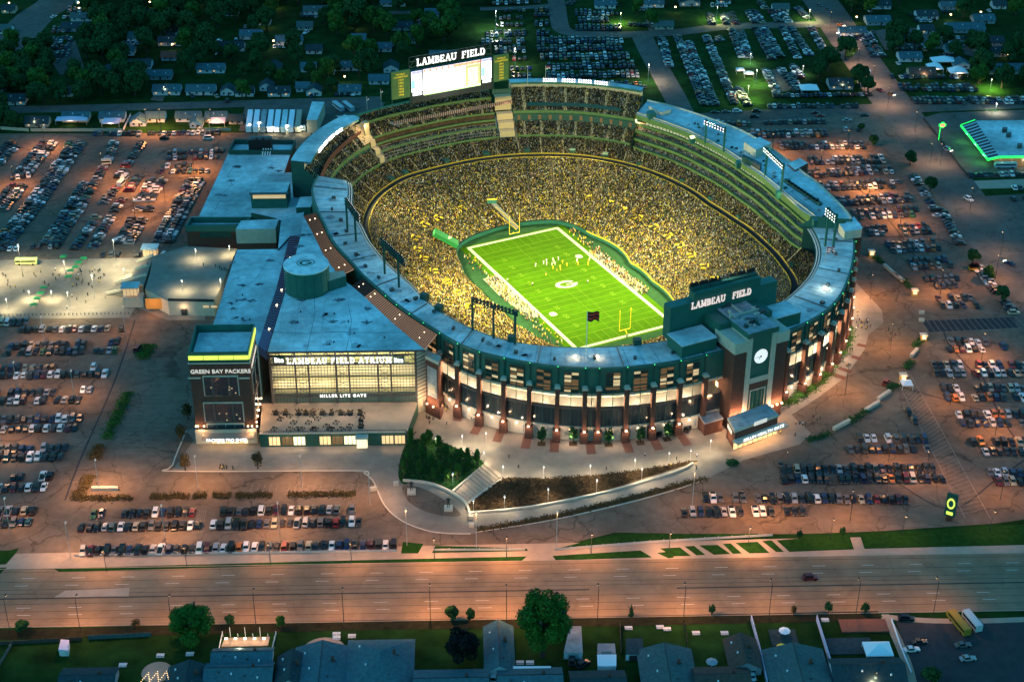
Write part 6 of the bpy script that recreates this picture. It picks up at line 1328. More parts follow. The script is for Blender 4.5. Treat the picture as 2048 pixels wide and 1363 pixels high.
for u, v in ((814, 1090), (953, 1095), (1113, 1095), (1384, 1015)): street_lamp(u, v, 16, SODIUM, KS*0.42, 'tall slim pale mast along the front drive', 'masts along the front drive', 0, 'pole_light')
# road lamps
near = [(20, 1262, 0.35), (161, 1262, 0.75), (345, 1262, 0.65), (512, 1250, 0.6), (688, 1248, 0.6), (861, 1240, 0.85), (1013, 1242, 1.05), (1195, 1240, 0.75), (1367, 1238, 0.9), (1538, 1230, 0.55), (1712, 1228, 0.45), (1867, 1226, 0.35)]
for i, (u, v, pw) in enumerate(near): street_lamp(u, v, 13.5, (1.0, 0.42, 0.13), KS*.8*pw, 'dark roadside lamp on the near kerb, number %d from the left' % (i+1), 'lamps on the near kerb of the main road', 2.5, yaw=pi/2)
for i, (u, v, pw) in enumerate([(213, 1142, .35), (374, 1135, .3), (541, 1128, .3), (703, 1126, .45), (869, 1118, .8), (1013, 1115, .9), (1182, 1108, .6), (1338, 1106, .9), (1496, 1095, 1.0), (1661, 1078, .35), (1804, 1072, .25), (1980, 1062, .2)]): street_lamp(u, v, 10, (1.0, 0.44, 0.16), KS*0.55*pw, 'short dark lamp on the far verge, number %d from left' % (i+1), 'lamps on the far verge of the main road', 1.2, yaw=-pi/2)
# plaza lamps
for i, (u, v) in enumerate([(968, 929), (1087, 958), (1180, 955), (1269, 943), (1337, 930), (1006, 957), (947, 1026), (1009, 1018), (1096, 1003), (1193, 985), (1283, 962), (906, 972), (1380, 925), (872, 900), (925, 895), (1420, 905), (972, 890)]):
    street_lamp(u, v, 6, (1.0, 0.82, 0.54), 5200*K_WARM, 'slim pale plaza lamp by the planting beds, number %d' % (i+1) if False else 'slim pale plaza lamp beside the planting beds', 'slim lamps on the front plaza', 0, 'pole_light', 'white_lamp', 160, 0.14)
for u, v, h, pw, z in ((45, 545, 15, 1.7, 0), (190, 598, 13, 1.2, 0), (142, 630, 12, 0.9, 0), (233, 535, 15, 1.7, 0), (60, 600, 5, 0.6, 0), (16, 620, 6, 0.6, 0), (105, 600, 5, 0.5, 0), (130, 540, 5, 0.4, 0), (393, 520, 6, 0.45, 7.2), (366, 583, 6, 0.5, 7.2), (443, 580, 6, 0.45, 7.2), (250, 560, 6, 0.5, 0), (460, 510, 5, 0.4, 7.2), (-40, 570, 12, 1.6, 0)):
    street_lamp(u, v, h, (1.0, 0.88, 0.50), KS*0.8*pw*(1 if h > 7 else 0.6), 'white plaza lamp on the left plaza and deck', 'white lamps of the left plaza', 0, 'pole_light', 'white_lamp', 160, 0.2, z=z)
# bright lamps in the far grass lots
for u, v, h, pw, c, lb in ((992, 62, 14, 1.4, WHITE, 'dazzling white floodlight among cars, top centre'), (1030, 132, 12, 0.9, (1, .75, .45), 'floodlight behind the far scoreboard'), (1296, 165, 12, 1.1, (1, .85, .6), 'floodlight by the lane right of the far stand'), (1433, 42, 10, 1.5, (0.95, 1, 0.35), 'dazzling floodlight at the top right lots'), (1511, 170, 10, 1.6, (0.98, 1, 0.4), 'bright floodlight by the white tent, top right'), (1500, 128, 7, 0.6, WHITE, 'floodlight at the end of the car columns'), (1241, 48, 8, 1.0, (0.9, 1, 0.3), 'floodlight at the lawn edge, top centre'), (1618, 42, 8, 0.9, (0.95, 1, 0.4), 'floodlight near the white house, top right'), (1980, 180, 7, 1.3, (0.85, 1, 0.25), 'floodlight by the trees, far right'), (1990, 225, 6, 0.4, WHITE, 'small floodlight in the right rows'), (1605, 150, 6, .25, WHITE, 'small lamp under the dark trees'), (1495, 200, 9, 1.0, (0.9, 1, 0.3), 'floodlight above the lower grass strip')):
    street_lamp(u, v, h, c, KS*pw, lb, 'floodlights of the far grass lots', 0, 'pole_light', 'white_lamp', 165, 0.25)
for u, v, pw in ((1660, 60, .8), (1690, 90, 1.0), (1715, 135, 1.2), (1745, 170, 1.4), (1775, 215, 1.1), (1830, 265, .6), (1880, 330, .6), (1940, 420, .5), (2000, 510, .45), (2060, 600, .4), (1860, 330, .4)): street_lamp(u, v, 12, (1.0, 0.58, 0.34), KS*0.55*pw, 'sodium lamp along the road on the right', 'lamps along the right road', 1.5)
for u, v in ((158, 11), (301, 10), (387, 3), (452, 91), (116, 183), (346, 95), (713, 52), (553, 10), (672, 122), (548, 88), (1712, 40), (1900, 35), (1960, 30), (1350, 20), (690, 160), (630, 175), (20, 12), (535, 50)):
    p = PX(u, v+6, 0); g = empty('porch_lamp', tuple(p), 'small warm lamp among the dark far houses', 'lamp', 'small lamps among the far houses'); b = MB(); b.beam(p, p+Vector((0, 0, 4)), 0.2); b.build('post', 'pole_dark', g); b = MB(); b.box((p.x, p.y, 4.2), (0.9, 0.9, 0.6)); b.build('lamp_glass', 'sodium_lamp', g); light('POINT', (p.x, p.y-1, 4.6), 1200, (1, 0.7, 0.4), radius=0.3)
# kiosks at the right drive
for u, v, lab in ((1742, 512, 'lit ticket booth at the upper end of the right drive'), (1828, 590, 'lit ticket booth beside the planters on the right drive'), (1846, 680, 'lit ticket booth near the striped strip'), (1805, 760, 'lit booth left of the worn stall lines')):
    p = PX(u, v); g = empty('ticket_booth', tuple(p), lab, 'booth', 'booths along the right drive'); b = MB(); b.box((p.x, p.y, 1.4), (2.6, 2.4, 2.8)); b.build('wall', 'orange_door', g); b = MB(); b.box((p.x, p.y, 2.95), (3.2, 3, 0.3)); b.build('roof', 'limestone', g); b = MB(); b.box((p.x, p.y-1.25, 1.7), (1.6, 0.1, 1.0)); b.build('lit_window', 'window_bright', g); light('POINT', (p.x, p.y-2.2, 3.4), 500, (1, .6, .3), radius=.3)

# ================================================================== CARS
PAINTS = {'white': (0.66, 0.60, 0.58), 'silver': (0.30, 0.28, 0.28), 'grey': (0.10, 0.095, 0.095), 'charcoal': (0.026, 0.024, 0.024), 'black': (0.010, 0.010, 0.012), 'dark blue': (0.012, 0.022, 0.065), 'teal': (0.02, 0.07, 0.08), 'red': (0.22, 0.018, 0.015), 'maroon': (0.08, 0.012, 0.018), 'orange': (0.42, 0.12, 0.02), 'tan': (0.32, 0.26, 0.18), 'green': (0.02, 0.10, 0.035)}
PWT = {'white': 14, 'silver': 7, 'grey': 9, 'charcoal': 20, 'black': 29, 'dark blue': 9, 'teal': 1, 'red': 2, 'maroon': 3, 'orange': 1.5, 'tan': 4, 'green': .3}
for k, c in PAINTS.items(): mat('paint_'+k, c, 0.30, spec=0.35, metal=0.0)
mat('car_glass', (0.008, 0.010, 0.013), 0.15, spec=0.4); mat('tyre', (0.012, 0.012, 0.012), 0.9); mat('headlight', (0.7, 0.7, 0.7), 0.15, spec=0.8); mat('taillight', (0.3, 0.01, 0.01), 0.3)
KINDS = {'sedan': (4.75, 1.82, 0.78, 1.42, -0.35, 2.3, 1.25), 'suv': (4.85, 1.95, 0.98, 1.80, -0.45, 2.9, 2.3), 'hatchback': (4.2, 1.78, 0.85, 1.50, -0.45, 2.3, 1.5), 'pickup': (5.7, 2.0, 1.0, 1.85, 0.25, 2.1, 1.4), 'van': (5.1, 2.0, 1.0, 1.95, -0.25, 3.7, 3.2)}
def car_parts(kind):
    L, Wd, hb, ht, cx, lb, lt = KINDS[kind]      # length, width, belt height, roof height, cabin centre, cabin length at belt / roof ; x axis = forward
    def ring(x, w, z0, z1, ch): return [(x, -w/2, z0), (x, -w/2, z1-ch), (x, -w/2+ch*1.2, z1), (x, w/2-ch*1.2, z1), (x, w/2, z1-ch), (x, w/2, z0)]
    b = MB(); xs = [(-L/2, 0.86, .45, hb*0.86), (-L/2+.25, 0.97, .25, hb), (-L/2+1.1, 1.0, .25, hb), (L/2-1.2, 1.0, .25, hb*0.98), (L/2-.35, 0.95, .25, hb*0.86), (L/2, 0.80, .42, hb*0.70)]
    if kind == 'van': xs[4] = (L/2-.35, .97, .25, hb*.95)
    k0 = 0
    for i, (x, w, z0, z1) in enumerate(xs):
        b.v.extend(ring(x, Wd*w, z0, z1, 0.12))
        if i:
            for j in range(6): b.f.append((k0+j, k0+(j+1) % 6, k0+6+(j+1) % 6, k0+6+j)); b.m.append(0)
            k0 += 6
    b.f.append(tuple(range(5, -1, -1))); b.m.append(0); b.f.append(tuple(range(k0, k0+6))); b.m.append(0)
    if kind == 'pickup':
        b.add([(-L/2+.15, -Wd/2+.18, hb+.01), (-0.75, -Wd/2+.18, hb+.01), (-0.75, Wd/2-.18, hb+.01), (-L/2+.15, Wd/2-.18, hb+.01)], [(0, 1, 2, 3)], 1)
    g = MB(); wb, wt = Wd*0.90, Wd*0.74; sh = -0.10 if kind != 'pickup' else 0.0
    lo = [(cx-lb/2, -wb/2, hb-.02), (cx+lb/2, -wb/2, hb-.02), (cx+lb/2, wb/2, hb-.02), (cx-lb/2, wb/2, hb-.02)]
    hi = [(cx+sh-lt/2, -wt/2, ht-.06), (cx+sh+lt/2, -wt/2, ht-.06), (cx+sh+lt/2, wt/2, ht-.06), (cx+sh-lt/2, wt/2, ht-.06)]
    g.add(lo+hi, [(0, 1, 5, 4), (1, 2, 6, 5), (2, 3, 7, 6), (3, 0, 4, 7)])
    r_ = [(x*1.0, y*1.04, ht-.065) for x, y, z in hi]+[(cx+sh+(x-cx-sh)*0.92, y*0.94, ht) for x, y, z in hi]
    b.add(r_, [(0, 1, 5, 4), (1, 2, 6, 5), (2, 3, 7, 6), (3, 0, 4, 7), (4, 5, 6, 7)])
    for sx in (-1, 1):     # pillars
        for sy in (-1, 1):
            a = Vector((cx+sx*lb/2, sy*wb/2, hb-.02)); c = Vector((cx+sh+sx*lt/2, sy*wt/2, ht-.05)); b.beam(a, c, 0.09)
    w = MB()
    for i in range(10):
        a0, a1 = 2*pi*i/10, 2*pi*(i+1)/10; w.face([(cos(a0)*.34, -.11, sin(a0)*.34), (cos(a1)*.34, -.11, sin(a1)*.34), (cos(a1)*.34, .11, sin(a1)*.34), (cos(a0)*.34, .11, sin(a0)*.34)])
    for s in (-.11, .11): w.face([(cos(2*pi*i/10)*.34, s, sin(2*pi*i/10)*.34) for i in range(10)])
    return b, g, w
CARM = {}
for k in KINDS:
    b, g, w = car_parts(k); CARM[k] = (b, g, w, b.mesh('car_body', ['paint_white', 'car_glass']), g.mesh('car_windows', 'car_glass'), w.mesh('wheel', 'tyre'))
hl = MB(); hl.box((0, 0, 0), (0.08, 0.34, 0.16)); HLM = hl.mesh('headlight', 'headlight'); TLM = hl.mesh('taillight', 'taillight')
slots = []
def row(u0, v0, u1, v1, d='', lanes=1, fill=0.96, gap=None, step=2.75, z=0, mix=None, flip=0):
    a, c = PX(u0, v0), PX(u1, v1); L = (c-a).length; n = max(1, int(L/step)); dv = (c-a)/n; ang = math.atan2(dv.y, dv.x)+pi/2; ang = round(ang/(pi/2))*pi/2 if abs(ang/(pi/2)-round(ang/(pi/2))) < .16 else ang; nrm = Vector((-dv.y, dv.x, 0)).normalized()
    for ln in range(lanes):
        off = (ln-(lanes-1)/2)*5.3
        for i in range(n):
            if rng.random() > fill: continue
            p = a+dv*(i+0.5)+nrm*off+Vector((rng.normal(0, .12), rng.normal(0, .15), 0)); u, v = PJ(p)
            if gap and any(g0 < u < g1 for g0, g1 in gap): continue
            if u < -70 or u > 2120 or v < -20 or v > 1400: continue
            slots.append((p, ang+rng.normal(0, .025)+(pi if rng.random() < (.3 if flip == 0 else flip) else 0), d, i, ln, mix))
row(158, 1104, 795, 1090, 'front row beside the road fence', 1, .98); row(156, 1057, 726, 1045, 'lower line before the shop plaza', 1, .98, [(405, 417)]); row(166, 1030, 712, 1020, 'upper line before the shop plaza', 1, .96, [(215, 238), (392, 418)])
row(-40, 1025, 73, 1023, 'lower left row, third from the bottom'); row(-40, 1047, 66, 1045, 'lower left row, second from the bottom'); row(20, 956, 108, 953, 'left row beside the planted strip', 1, .75); row(-40, 979, 96, 975, 'left row below the planted strip end'); row(-20, 901, 138, 897, 'left row with the white vans'); row(-40, 918, 130, 914, 'left row under the white vans')
row(-40, 842, 166, 838, 'sixth left row from the top, upper line'); row(-40, 861, 157, 857, 'sixth left row from the top, lower line'); row(-40, 789, 128, 786, 'fifth left row, upper line', 1, .8); row(160, 782, 188, 780, 'pair right of the fifth left row'); row(-40, 804, 190, 800, 'fifth left row, lower line', 1, .7)
row(-40, 739, 114, 736, 'fourth left row, upper line'); row(178, 738, 215, 734, 'pair right of the fourth left row', 1, .9); row(-40, 753, 217, 749, 'fourth left row, lower line', 1, .95); row(18, 693, 176, 689, 'third left row, upper line'); row(203, 688, 242, 684, 'three cars right of the third left row'); row(-40, 707, 238, 702, 'third left row, lower line', 1, .75, [(178, 186)]); row(41, 661, 221, 658, 'left row below the plaza bollards'); row(237, 659, 252, 657, 'pair right of the row below the plaza'); row(-40, 648, 60, 645, 'far left cluster below the plaza')
# right car parks
for (a, d) in (((1404, 997, 1818, 1001), 'upper line of the front right row'), ((1362, 1026, 1627, 1024), 'lower line of the front right row'), ((1556, 940, 1886, 938), 'upper line of the second front right row'), ((1558, 960, 1890, 958), 'lower line of the second front right row'), ((1712, 878, 1856, 881), 'upper line of the third front right row'), ((1680, 901, 1860, 899), 'lower line of the third front right row'), ((1805, 826, 1826, 826), 'loose pair left of the worn stall lines'), ((1818, 843, 1838, 843), 'loose pair left of the worn stall lines, lower'), ((1784, 845, 1790, 846), 'lone car left of the loose pair'),
        ((1910, 831, 2080, 831), 'upper line of the row right of the stall lines'), ((1918, 848, 2080, 848), 'lower line of the row right of the stall lines'), ((1938, 884, 2090, 886), 'upper line of the lowest row at the right edge'), ((1950, 905, 2090, 905), 'lower line of the lowest row at the right edge'), ((1972, 946, 2090, 950), 'upper line of the corner row at the right edge'), ((1988, 964, 2090, 966), 'lower line of the corner row at the right edge'),
        ((1880, 778, 2080, 778), 'upper line of the wide right row'), ((1888, 797, 2080, 797), 'lower line of the wide right row'), ((1861, 731, 2080, 733), 'upper line of the row under the lamp'), ((1865, 748, 2080, 748), 'lower line of the row under the lamp'), ((1895, 685, 1976, 687), 'upper line below the striped strip'), ((1891, 700, 1969, 700), 'lower line below the striped strip'), ((2001, 695, 2007, 695), 'lone dark car below the striped strip'),
        ((1871, 599, 1946, 596), 'upper line above the striped strip'), ((1878, 613, 1958, 612), 'lower line above the striped strip'), ((1847, 561, 1919, 558), 'upper line around the sodium lamp'), ((1856, 576, 1926, 571), 'lower line around the sodium lamp'), ((1814, 525, 1893, 520), 'upper line of the fourth right row'), ((1821, 536, 1906, 533), 'lower line of the fourth right row'), ((1770, 491, 1871, 485), 'upper line of the third right row'), ((1779, 503, 1882, 497), 'lower line of the third right row'),
        ((1728, 459, 1853, 453), 'upper line of the second right row'), ((1735, 468, 1862, 464), 'lower line of the second right row'), ((1702, 425, 1835, 419), 'upper line of the right row by the lift tower'), ((1717, 436, 1840, 431), 'lower line of the right row by the lift tower')):
    g = [(1926, 1945)] if 'under the lamp' in d or 'wide right' in d else ([(1770, 1800)] if 'second right' in d else None)
    row(*a, d, 1, .93, g, flip=.8)
for a, ln, f in (((1650, 405, 1822, 396), 2, .9), ((1616, 375, 1803, 369), 2, .9), ((1612, 349, 1784, 341), 2, .93), ((1616, 323, 1769, 320), 2, .93), ((1556, 293, 1726, 292), 2, .9), ((1453, 270, 1656, 268), 2, .95), ((1684, 261, 1722, 261), 1, .9), ((1420, 247, 1503, 250), 1, .95), ((1526, 247, 1652, 245), 1, .95), ((1534, 214, 1718, 214), 1, .95),
    ((1882, 420, 1922, 492), 1, .95), ((1950, 530, 2030, 630), 1, .85), ((1826, 351, 1862, 409), 1, .85), ((1865, 415, 1880, 440), 1, .9),
    ((1322, 77, 1340, 136), 1, .97), ((1354, 73, 1409, 213), 1, .98), ((1376, 84, 1431, 213), 1, .98), ((1412, 73, 1470, 210), 1, .97), ((1464, 61, 1484, 117), 1, .98), ((1480, 61, 1498, 118), 1, .98), ((1511, 58, 1545, 121), 1, .98), ((1527, 57, 1563, 119), 1, .98), ((1565, 56, 1596, 118), 1, .98), ((1582, 57, 1620, 113), 1, .98), ((1621, 56, 1650, 106), 1, .98), ((1436, 75, 1440, 84), 1, .9), ((1476, 178, 1496, 212), 1, .97),
    ((1420, 30, 1425, 51), 1, .97), ((1447, 30, 1453, 50), 1, .97), ((1461, 28, 1473, 50), 1, .97), ((1496, 24, 1511, 48), 1, .97), ((1509, 24, 1524, 48), 1, .97), ((1543, 23, 1558, 46), 1, .97), ((1562, 24, 1579, 47), 1, .97), ((1594, 16, 1616, 40), 1, .95), ((1530, 140, 1553, 187), 1, .97), ((1560, 138, 1596, 187), 1, .97), ((1580, 150, 1602, 187), 1, .95), ((1586, 133, 1602, 158), 1, .95), ((1520, 4, 1530, 20), 1, .9),
    ((1544, 193, 1745, 190), 1, .9), ((983, 9, 1090, 4), 1, .9), ((1007, 23, 1052, 22), 1, .95), ((1067, 22, 1098, 22), 1, .95), ((997, 38, 1047, 37), 1, .9), ((1067, 32, 1100, 32), 1, .95), ((990, 52, 1047, 52), 1, .95), ((1067, 48, 1098, 49), 2, .97), ((970, 70, 1052, 67), 2, .95), ((1072, 67, 1100, 68), 2, .95), ((962, 86, 1050, 84), 2, .9), ((1073, 83, 1245, 81), 2, .97), ((1073, 99, 1244, 96), 2, .97), ((1080, 117, 1259, 113), 2, .97), ((1094, 135, 1270, 131), 2, .97), ((1093, 152, 1278, 150), 2, .97), ((1100, 168, 1294, 172), 2, .9), ((988, 102, 1052, 101), 2, .95), ((1022, 120, 1055, 119), 1, .8), ((1018, 139, 1060, 138), 1, .9), ((1022, 154, 1064, 154), 2, .95), ((1022, 176, 1050, 178), 2, .95), ((1024, 196, 1046, 196), 2, .9),
    ((1149, 27, 1237, 27), 2, .95), ((1155, 42, 1218, 41), 2, .95), ((1149, 57, 1244, 57), 2, .95), ((1255, 50, 1308, 53), 1, .95), ((1196, 12, 1237, 12), 1, .95), ((1135, 6, 1150, 8), 2, .9),
    ((1779, 155, 1935, 156), 1, .93), ((1796, 176, 1953, 178), 2, .93), ((1823, 202, 2080, 203), 2, .97), ((1934, 351, 2080, 349), 1, .95), ((2000, 378, 2080, 376), 1, .8), ((2020, 400, 2080, 398), 1, .8), ((1726, 66, 1758, 116), 2, .9), ((1816, 33, 1870, 36), 2, .8), ((1890, 75, 1940, 78), 1, .8), ((1740, 66, 1800, 62), 1, .7), ((1895, 88, 1960, 100), 2, .7), ((1790, 100, 1850, 98), 2, .6)):
    row(*a, '', ln, f)
for a, ln, f in (((32, 286, -14, 332), 2, .95), ((98, 286, 44, 350), 2, .97), ((36, 372, -4, 424), 2, .96), ((62, 352, 18, 358), 1, .9), ((152, 286, 139, 311), 2, .97), ((137, 312, 96, 372), 2, .97), ((96, 372, 61, 418), 2, .97), ((61, 418, 21, 468), 2, .97), ((21, 468, -6, 504), 2, .97), ((229, 286, 214, 328), 1, .97), ((208, 333, 198, 352), 1, .9), ((180, 366, 150, 418), 2, .97), ((200, 352, 190, 366), 1, .9), ((150, 418, 100, 492), 2, .97), ((286, 286, 250, 336), 1, .97), ((246, 342, 236, 358), 1, .9), ((276, 353, 256, 385), 1, .97), ((231, 376, 206, 410), 1, .96), ((246, 397, 182, 502), 1, .95), ((195, 434, 148, 502), 1, .95), ((315, 361, 287, 405), 2, .97), ((292, 414, 284, 427), 2, .9), ((276, 439, 247, 490), 2, .97), ((391, 361, 323, 488), 2, .97),
    ((335, 308, 450, 303), 1, .98), ((335, 318, 438, 316), 1, .95), ((319, 334, 386, 332), 1, .8), ((318, 345, 420, 343), 1, .8), ((186, 269, 441, 267), 1, .9), ((201, 511, 245, 510), 1, .9), ((258, 510, 282, 511), 1, .95), ((0, 500, 40, 498), 1, .8), ((60, 496, 120, 494), 1, .8),
    ((104, 62, 152, 60), 2, .9), ((84, 82, 146, 81), 2, .9), ((104, 94, 140, 94), 2, .8), ((100, 110, 142, 109), 2, .9), ((100, 124, 120, 124), 1, .8), ((150, 6, 172, 4), 2, .9), ((135, 22, 165, 20), 2, .9), ((125, 36, 150, 35), 1, .9), ((190, 150, 250, 150), 1, .5), ((240, 125, 290, 140), 1, .8), ((-20, 175, 15, 180), 2, .7), ((375, 192, 392, 190), 2, .8), ((425, 192, 436, 190), 2, .8), ((530, 188, 575, 187), 1, .8), ((615, 193, 630, 193), 1, .9), ((668, 190, 712, 189), 1, .9), ((240, 128, 300, 122), 1, .7), ((340, 58, 360, 80), 2, .6), ((410, 85, 440, 88), 2, .7), ((490, 262, 560, 258), 1, .7), ((500, 240, 530, 236), 1, .5), ((600, 65, 640, 70), 1, .6), ((430, 205, 460, 203), 1, .5)):
    row(*a, '', ln, f)
# single vehicles (u, v, heading degrees in the world, paint, kind, text)
single = [(1620, 1157, 0, 'maroon', 'suv', 'maroon estate car driving on the main road'), (1568, 962, 105, 'black', 'sedan', 'lone black car left of the second front right row'), (1772, 766, 60, 'red', 'suv', 'red car on the curved right drive'), (1895, 301, 300, 'silver', 'suv', 'car with lit headlights on the right road beside the dark tree'), (1937, 400, 300, 'white', 'suv', 'light car on the right road near the office trees'), (2018, 528, 125, 'dark blue', 'sedan', 'dark blue car low on the right road'), (1760, 182, 300, 'red', 'sedan', 'dark red car just above the crossing'), (1782, 190, 300, 'orange', 'sedan', 'orange lit car nearest the crossing on the right road'), (1640, 12, 300, 'grey', 'sedan', 'farthest car on the right road'), (1656, 20, 300, 'grey', 'sedan', 'second farthest car on the right road'), (1682, 52, 300, 'orange', 'sedan', 'car with lamps on the orange lit bend of the right road'), (1681, 71, 120, 'white', 'sedan', 'white car on the orange lit bend of the right road'),
 (1508, 235, 5, 'charcoal', 'suv', 'dark car driving on the cross street behind the high roof'), (1630, 227, 5, 'maroon', 'sedan', 'maroon car in front on the cross street'), (1640, 233, 5, 'red', 'sedan', 'red car behind on the cross street'), (1729, 232, 5, 'black', 'sedan', 'black car on the cross street by the crossing'), (1694, 242, 5, 'silver', 'sedan', 'silver car entering the right car park'), (1430, 226, 0, 'charcoal', 'sedan', 'first parked car along the cross street kerb'), (1452, 225, 0, 'grey', 'sedan', 'second parked car along the cross street kerb'), (1474, 224, 0, 'white', 'suv', 'white parked car along the cross street kerb'), (1513, 224, 0, 'charcoal', 'suv', 'fourth parked car along the cross street kerb'),
 (417, 278, 5, 'white', 'van', 'white vehicle crossing the top of the far left car park'), (329, 278, 5, 'black', 'suv', 'dark car crossing the far left car park'), (10, 98, 60, 'silver', 'sedan', 'car with lit headlights on the far left road'), (108, 35, 60, 'white', 'sedan', 'white car on the far left road near the top'), (328, 512, 80, 'white', 'van', 'white van parked beside the stair kiosk'), (1320, 868, 60, 'black', 'suv', 'leftmost black car by the front piers'), (1347, 865, 60, 'black', 'suv', 'middle black car by the front piers'), (1376, 859, 60, 'charcoal', 'suv', 'rightmost dark car near the kiosk'), (276, 700, 75, 'maroon', 'van', 'maroon van beside the planted strip, left drive'), (1144, 1322, 85, 'black', 'suv', 'black car on the driveway behind the flat garage'), (1165, 1330, 40, 'black', 'suv', 'black car turned on the driveway by the garage'), (987, 1355, 85, 'white', 'van', 'white car behind the long narrow garage'), (1503, 1352, 95, 'white', 'sedan', 'white car between house and white fence'), (1823, 1300, 5, 'white', 'sedan', 'white car in the dark lot, lower right'), (1838, 1285, 5, 'charcoal', 'sedan', 'dark car above the white one in the dark lot'), (1925, 1291, 5, 'grey', 'sedan', 'grey car right of centre in the dark lot'), (1935, 1318, 5, 'silver', 'sedan', 'silver car low in the dark lot'), (1812, 1238, -5, 'black', 'suv', 'black car at the top of the dark lot'), (1800, 1200+38, 0, 'charcoal', 'sedan', 'x'), (1490, 1340, 95, 'grey', 'sedan', 'grey car beside the brown roofed house')]
single = [s for s in single if s[5] != 'x']
mixk = list(PWT); mixw = np.array([PWT[k] for k in mixk], float); mixw /= mixw.sum()
rows = []
for (p, a, d, i, ln, mixn) in slots:
    kd = rng.choice(['sedan', 'suv', 'hatchback', 'pickup', 'van'], p=[.34, .40, .10, .10, .06]); pc = mixk[rng.choice(len(mixk), p=mixw)]
    rows.append([(p-CAM).length, p, a, kd, pc, d, i])
rows.sort(key=lambda r: r[0])
used = []
def clash(p, q, m=2.0): return abs(p.x-q.x) < m and abs(p.y-q.y) < m
filt = []; grid = {}
for r in rows:
    kx, ky = int(r[1].x//3), int(r[1].y//3)
    if any(clash(r[1], q) for gx in (-1, 0, 1) for gy in (-1, 0, 1) for q in grid.get((kx+gx, ky+gy), [])): continue
    grid.setdefault((kx, ky), []).append(r[1]); filt.append(r)
rows = filt; print('cars', len(rows), 'singles', len(single))
def put_car(p, a, kd, pc, label, group, detail, sc=1.17):
    b, g, w, bm, gm, wm = CARM[kd]
    r = bpy.data.objects.new('parked_car' if group else 'car', None); r.location = p; r.rotation_euler = (0, 0, a); r.scale = (sc, sc, sc); COL.objects.link(r); r.empty_display_size = .1
    tag(r, label, 'car', group)
    o = bpy.data.objects.new('body', bm); o.parent = r; COL.objects.link(o); o.material_slots[0].link = 'OBJECT'; o.material_slots[0].material = M['paint_'+pc]
    o = bpy.data.objects.new('windows', gm); o.parent = r; COL.objects.link(o)
    if detail:
        L, Wd, hb = KINDS[kd][:3]
        for sx in (-1, 1):
            for sy in (-1, 1):
                o = bpy.data.objects.new('wheel', wm); o.parent = r; o.location = (sx*L*.3, sy*(Wd/2-.1), .34); COL.objects.link(o)
        for sy in (-1, 1):
            o = bpy.data.objects.new('headlight', HLM); o.parent = r; o.location = (L/2-.08, sy*Wd*.30, hb*.66); COL.objects.link(o)
            o = bpy.data.objects.new('taillight', TLM); o.parent = r; o.location = (-L/2+.02, sy*Wd*.33, hb*.74); COL.objects.link(o)
    return r
ORD = ['first', 'second', 'third', 'fourth', 'fifth', 'sixth', 'seventh', 'eighth', 'ninth', 'tenth', 'eleventh', 'twelfth', 'thirteenth', 'fourteenth', 'fifteenth', 'sixteenth', 'seventeenth', 'eighteenth', 'nineteenth', 'twentieth']
def ordn(k): return ORD[k-1] if k <= 20 else '%d%s' % (k, 'st' if k % 10 == 1 else 'nd' if k % 10 == 2 else 'rd' if k % 10 == 3 else 'th')
NI = 262-len(single)
indiv = rows[:NI]; rest = rows[NI:]
byrow = {}
for r in indiv: byrow.setdefault(r[5], []).append(r)
k_ = 0
for d, rs in byrow.items():
    rs.sort(key=lambda r: PJ(r[1])[0]); cnt = {}
    inframe = [r for r in rs]
    for j, r in enumerate(inframe):
        lab = '%s %s, %s from left, %s' % (r[4], r[3], ordn(j+1), d) if d else '%s %s in a far row' % (r[4], r[3])
        put_car(r[1], r[2], r[3], r[4], lab, 'cars parked in the lots round the stadium', r[0] < 640)
for (u, v, hd, pc, kd, lab) in single:
    p = PX(u, v); o = put_car(p, rad(hd), kd, pc, lab, None, True)
    if 'lit headlights' in lab or 'with lamps' in lab or 'nearest the crossing' in lab or 'bend' in lab or 'dark blue' in lab:
        L = KINDS[kd][0]; f = Vector((cos(rad(hd)), sin(rad(hd)), 0)); n = Vector((-f.y, f.x, 0))
        for s in (-1, 1): b = MB(); q = p+f*(L/2)+n*s*.6; b.box((q.x, q.y, .7), (.15, .4, .25), rad(hd)); b.build('lit_headlight', 'white_lamp', o)
def car_soup(rs, name):
    V, Fq, Cq = [], [], []; base = {}
    tri_len = []
    for k in KINDS:
        b, g, w, *_ = CARM[k]; vs = np.array([tuple(v) for v in b.v]+[tuple(v) for v in g.v]); fs = list(b.f)+[tuple(i+len(b.v) for i in f) for f in g.f]; gl = [0]*len(b.f)+[1]*len(g.f); base[k] = (vs, fs, gl)
    n0 = 0; verts = []; faces = []; cols = []
    for (_, p, a, kd, pc, d, i) in rs:
        vs, fs, gl = base[kd]; ca, sa = cos(a), sin(a); q = np.empty_like(vs); q[:, 0] = (vs[:, 0]*ca-vs[:, 1]*sa)*1.17+p.x; q[:, 1] = (vs[:, 0]*sa+vs[:, 1]*ca)*1.17+p.y; q[:, 2] = vs[:, 2]*1.17
        verts.append(q); faces.extend([tuple(j+n0 for j in f) for f in fs]); c = np.array(PAINTS[pc])*rng.uniform(.8, 1.2)
        for f, g in zip(fs, gl): cols.extend([(*((.008, .01, .013) if g else c), 1.0)]*len(f))
        n0 += len(vs)
    me = bpy.data.meshes.new(name); me.from_pydata(np.concatenate(verts).tolist(), [], faces); ca_ = me.color_attributes.new('Col', 'FLOAT_COLOR', 'CORNER'); ca_.data.foreach_set('color', np.array(cols, dtype=np.float32).ravel())
    me.materials.append(M['cars_attr']); o = bpy.data.objects.new(name, me); COL.objects.link(o); o['kind'] = 'stuff'; o['label'] = 'thousands of smaller parked cars filling the farther lots'; return o
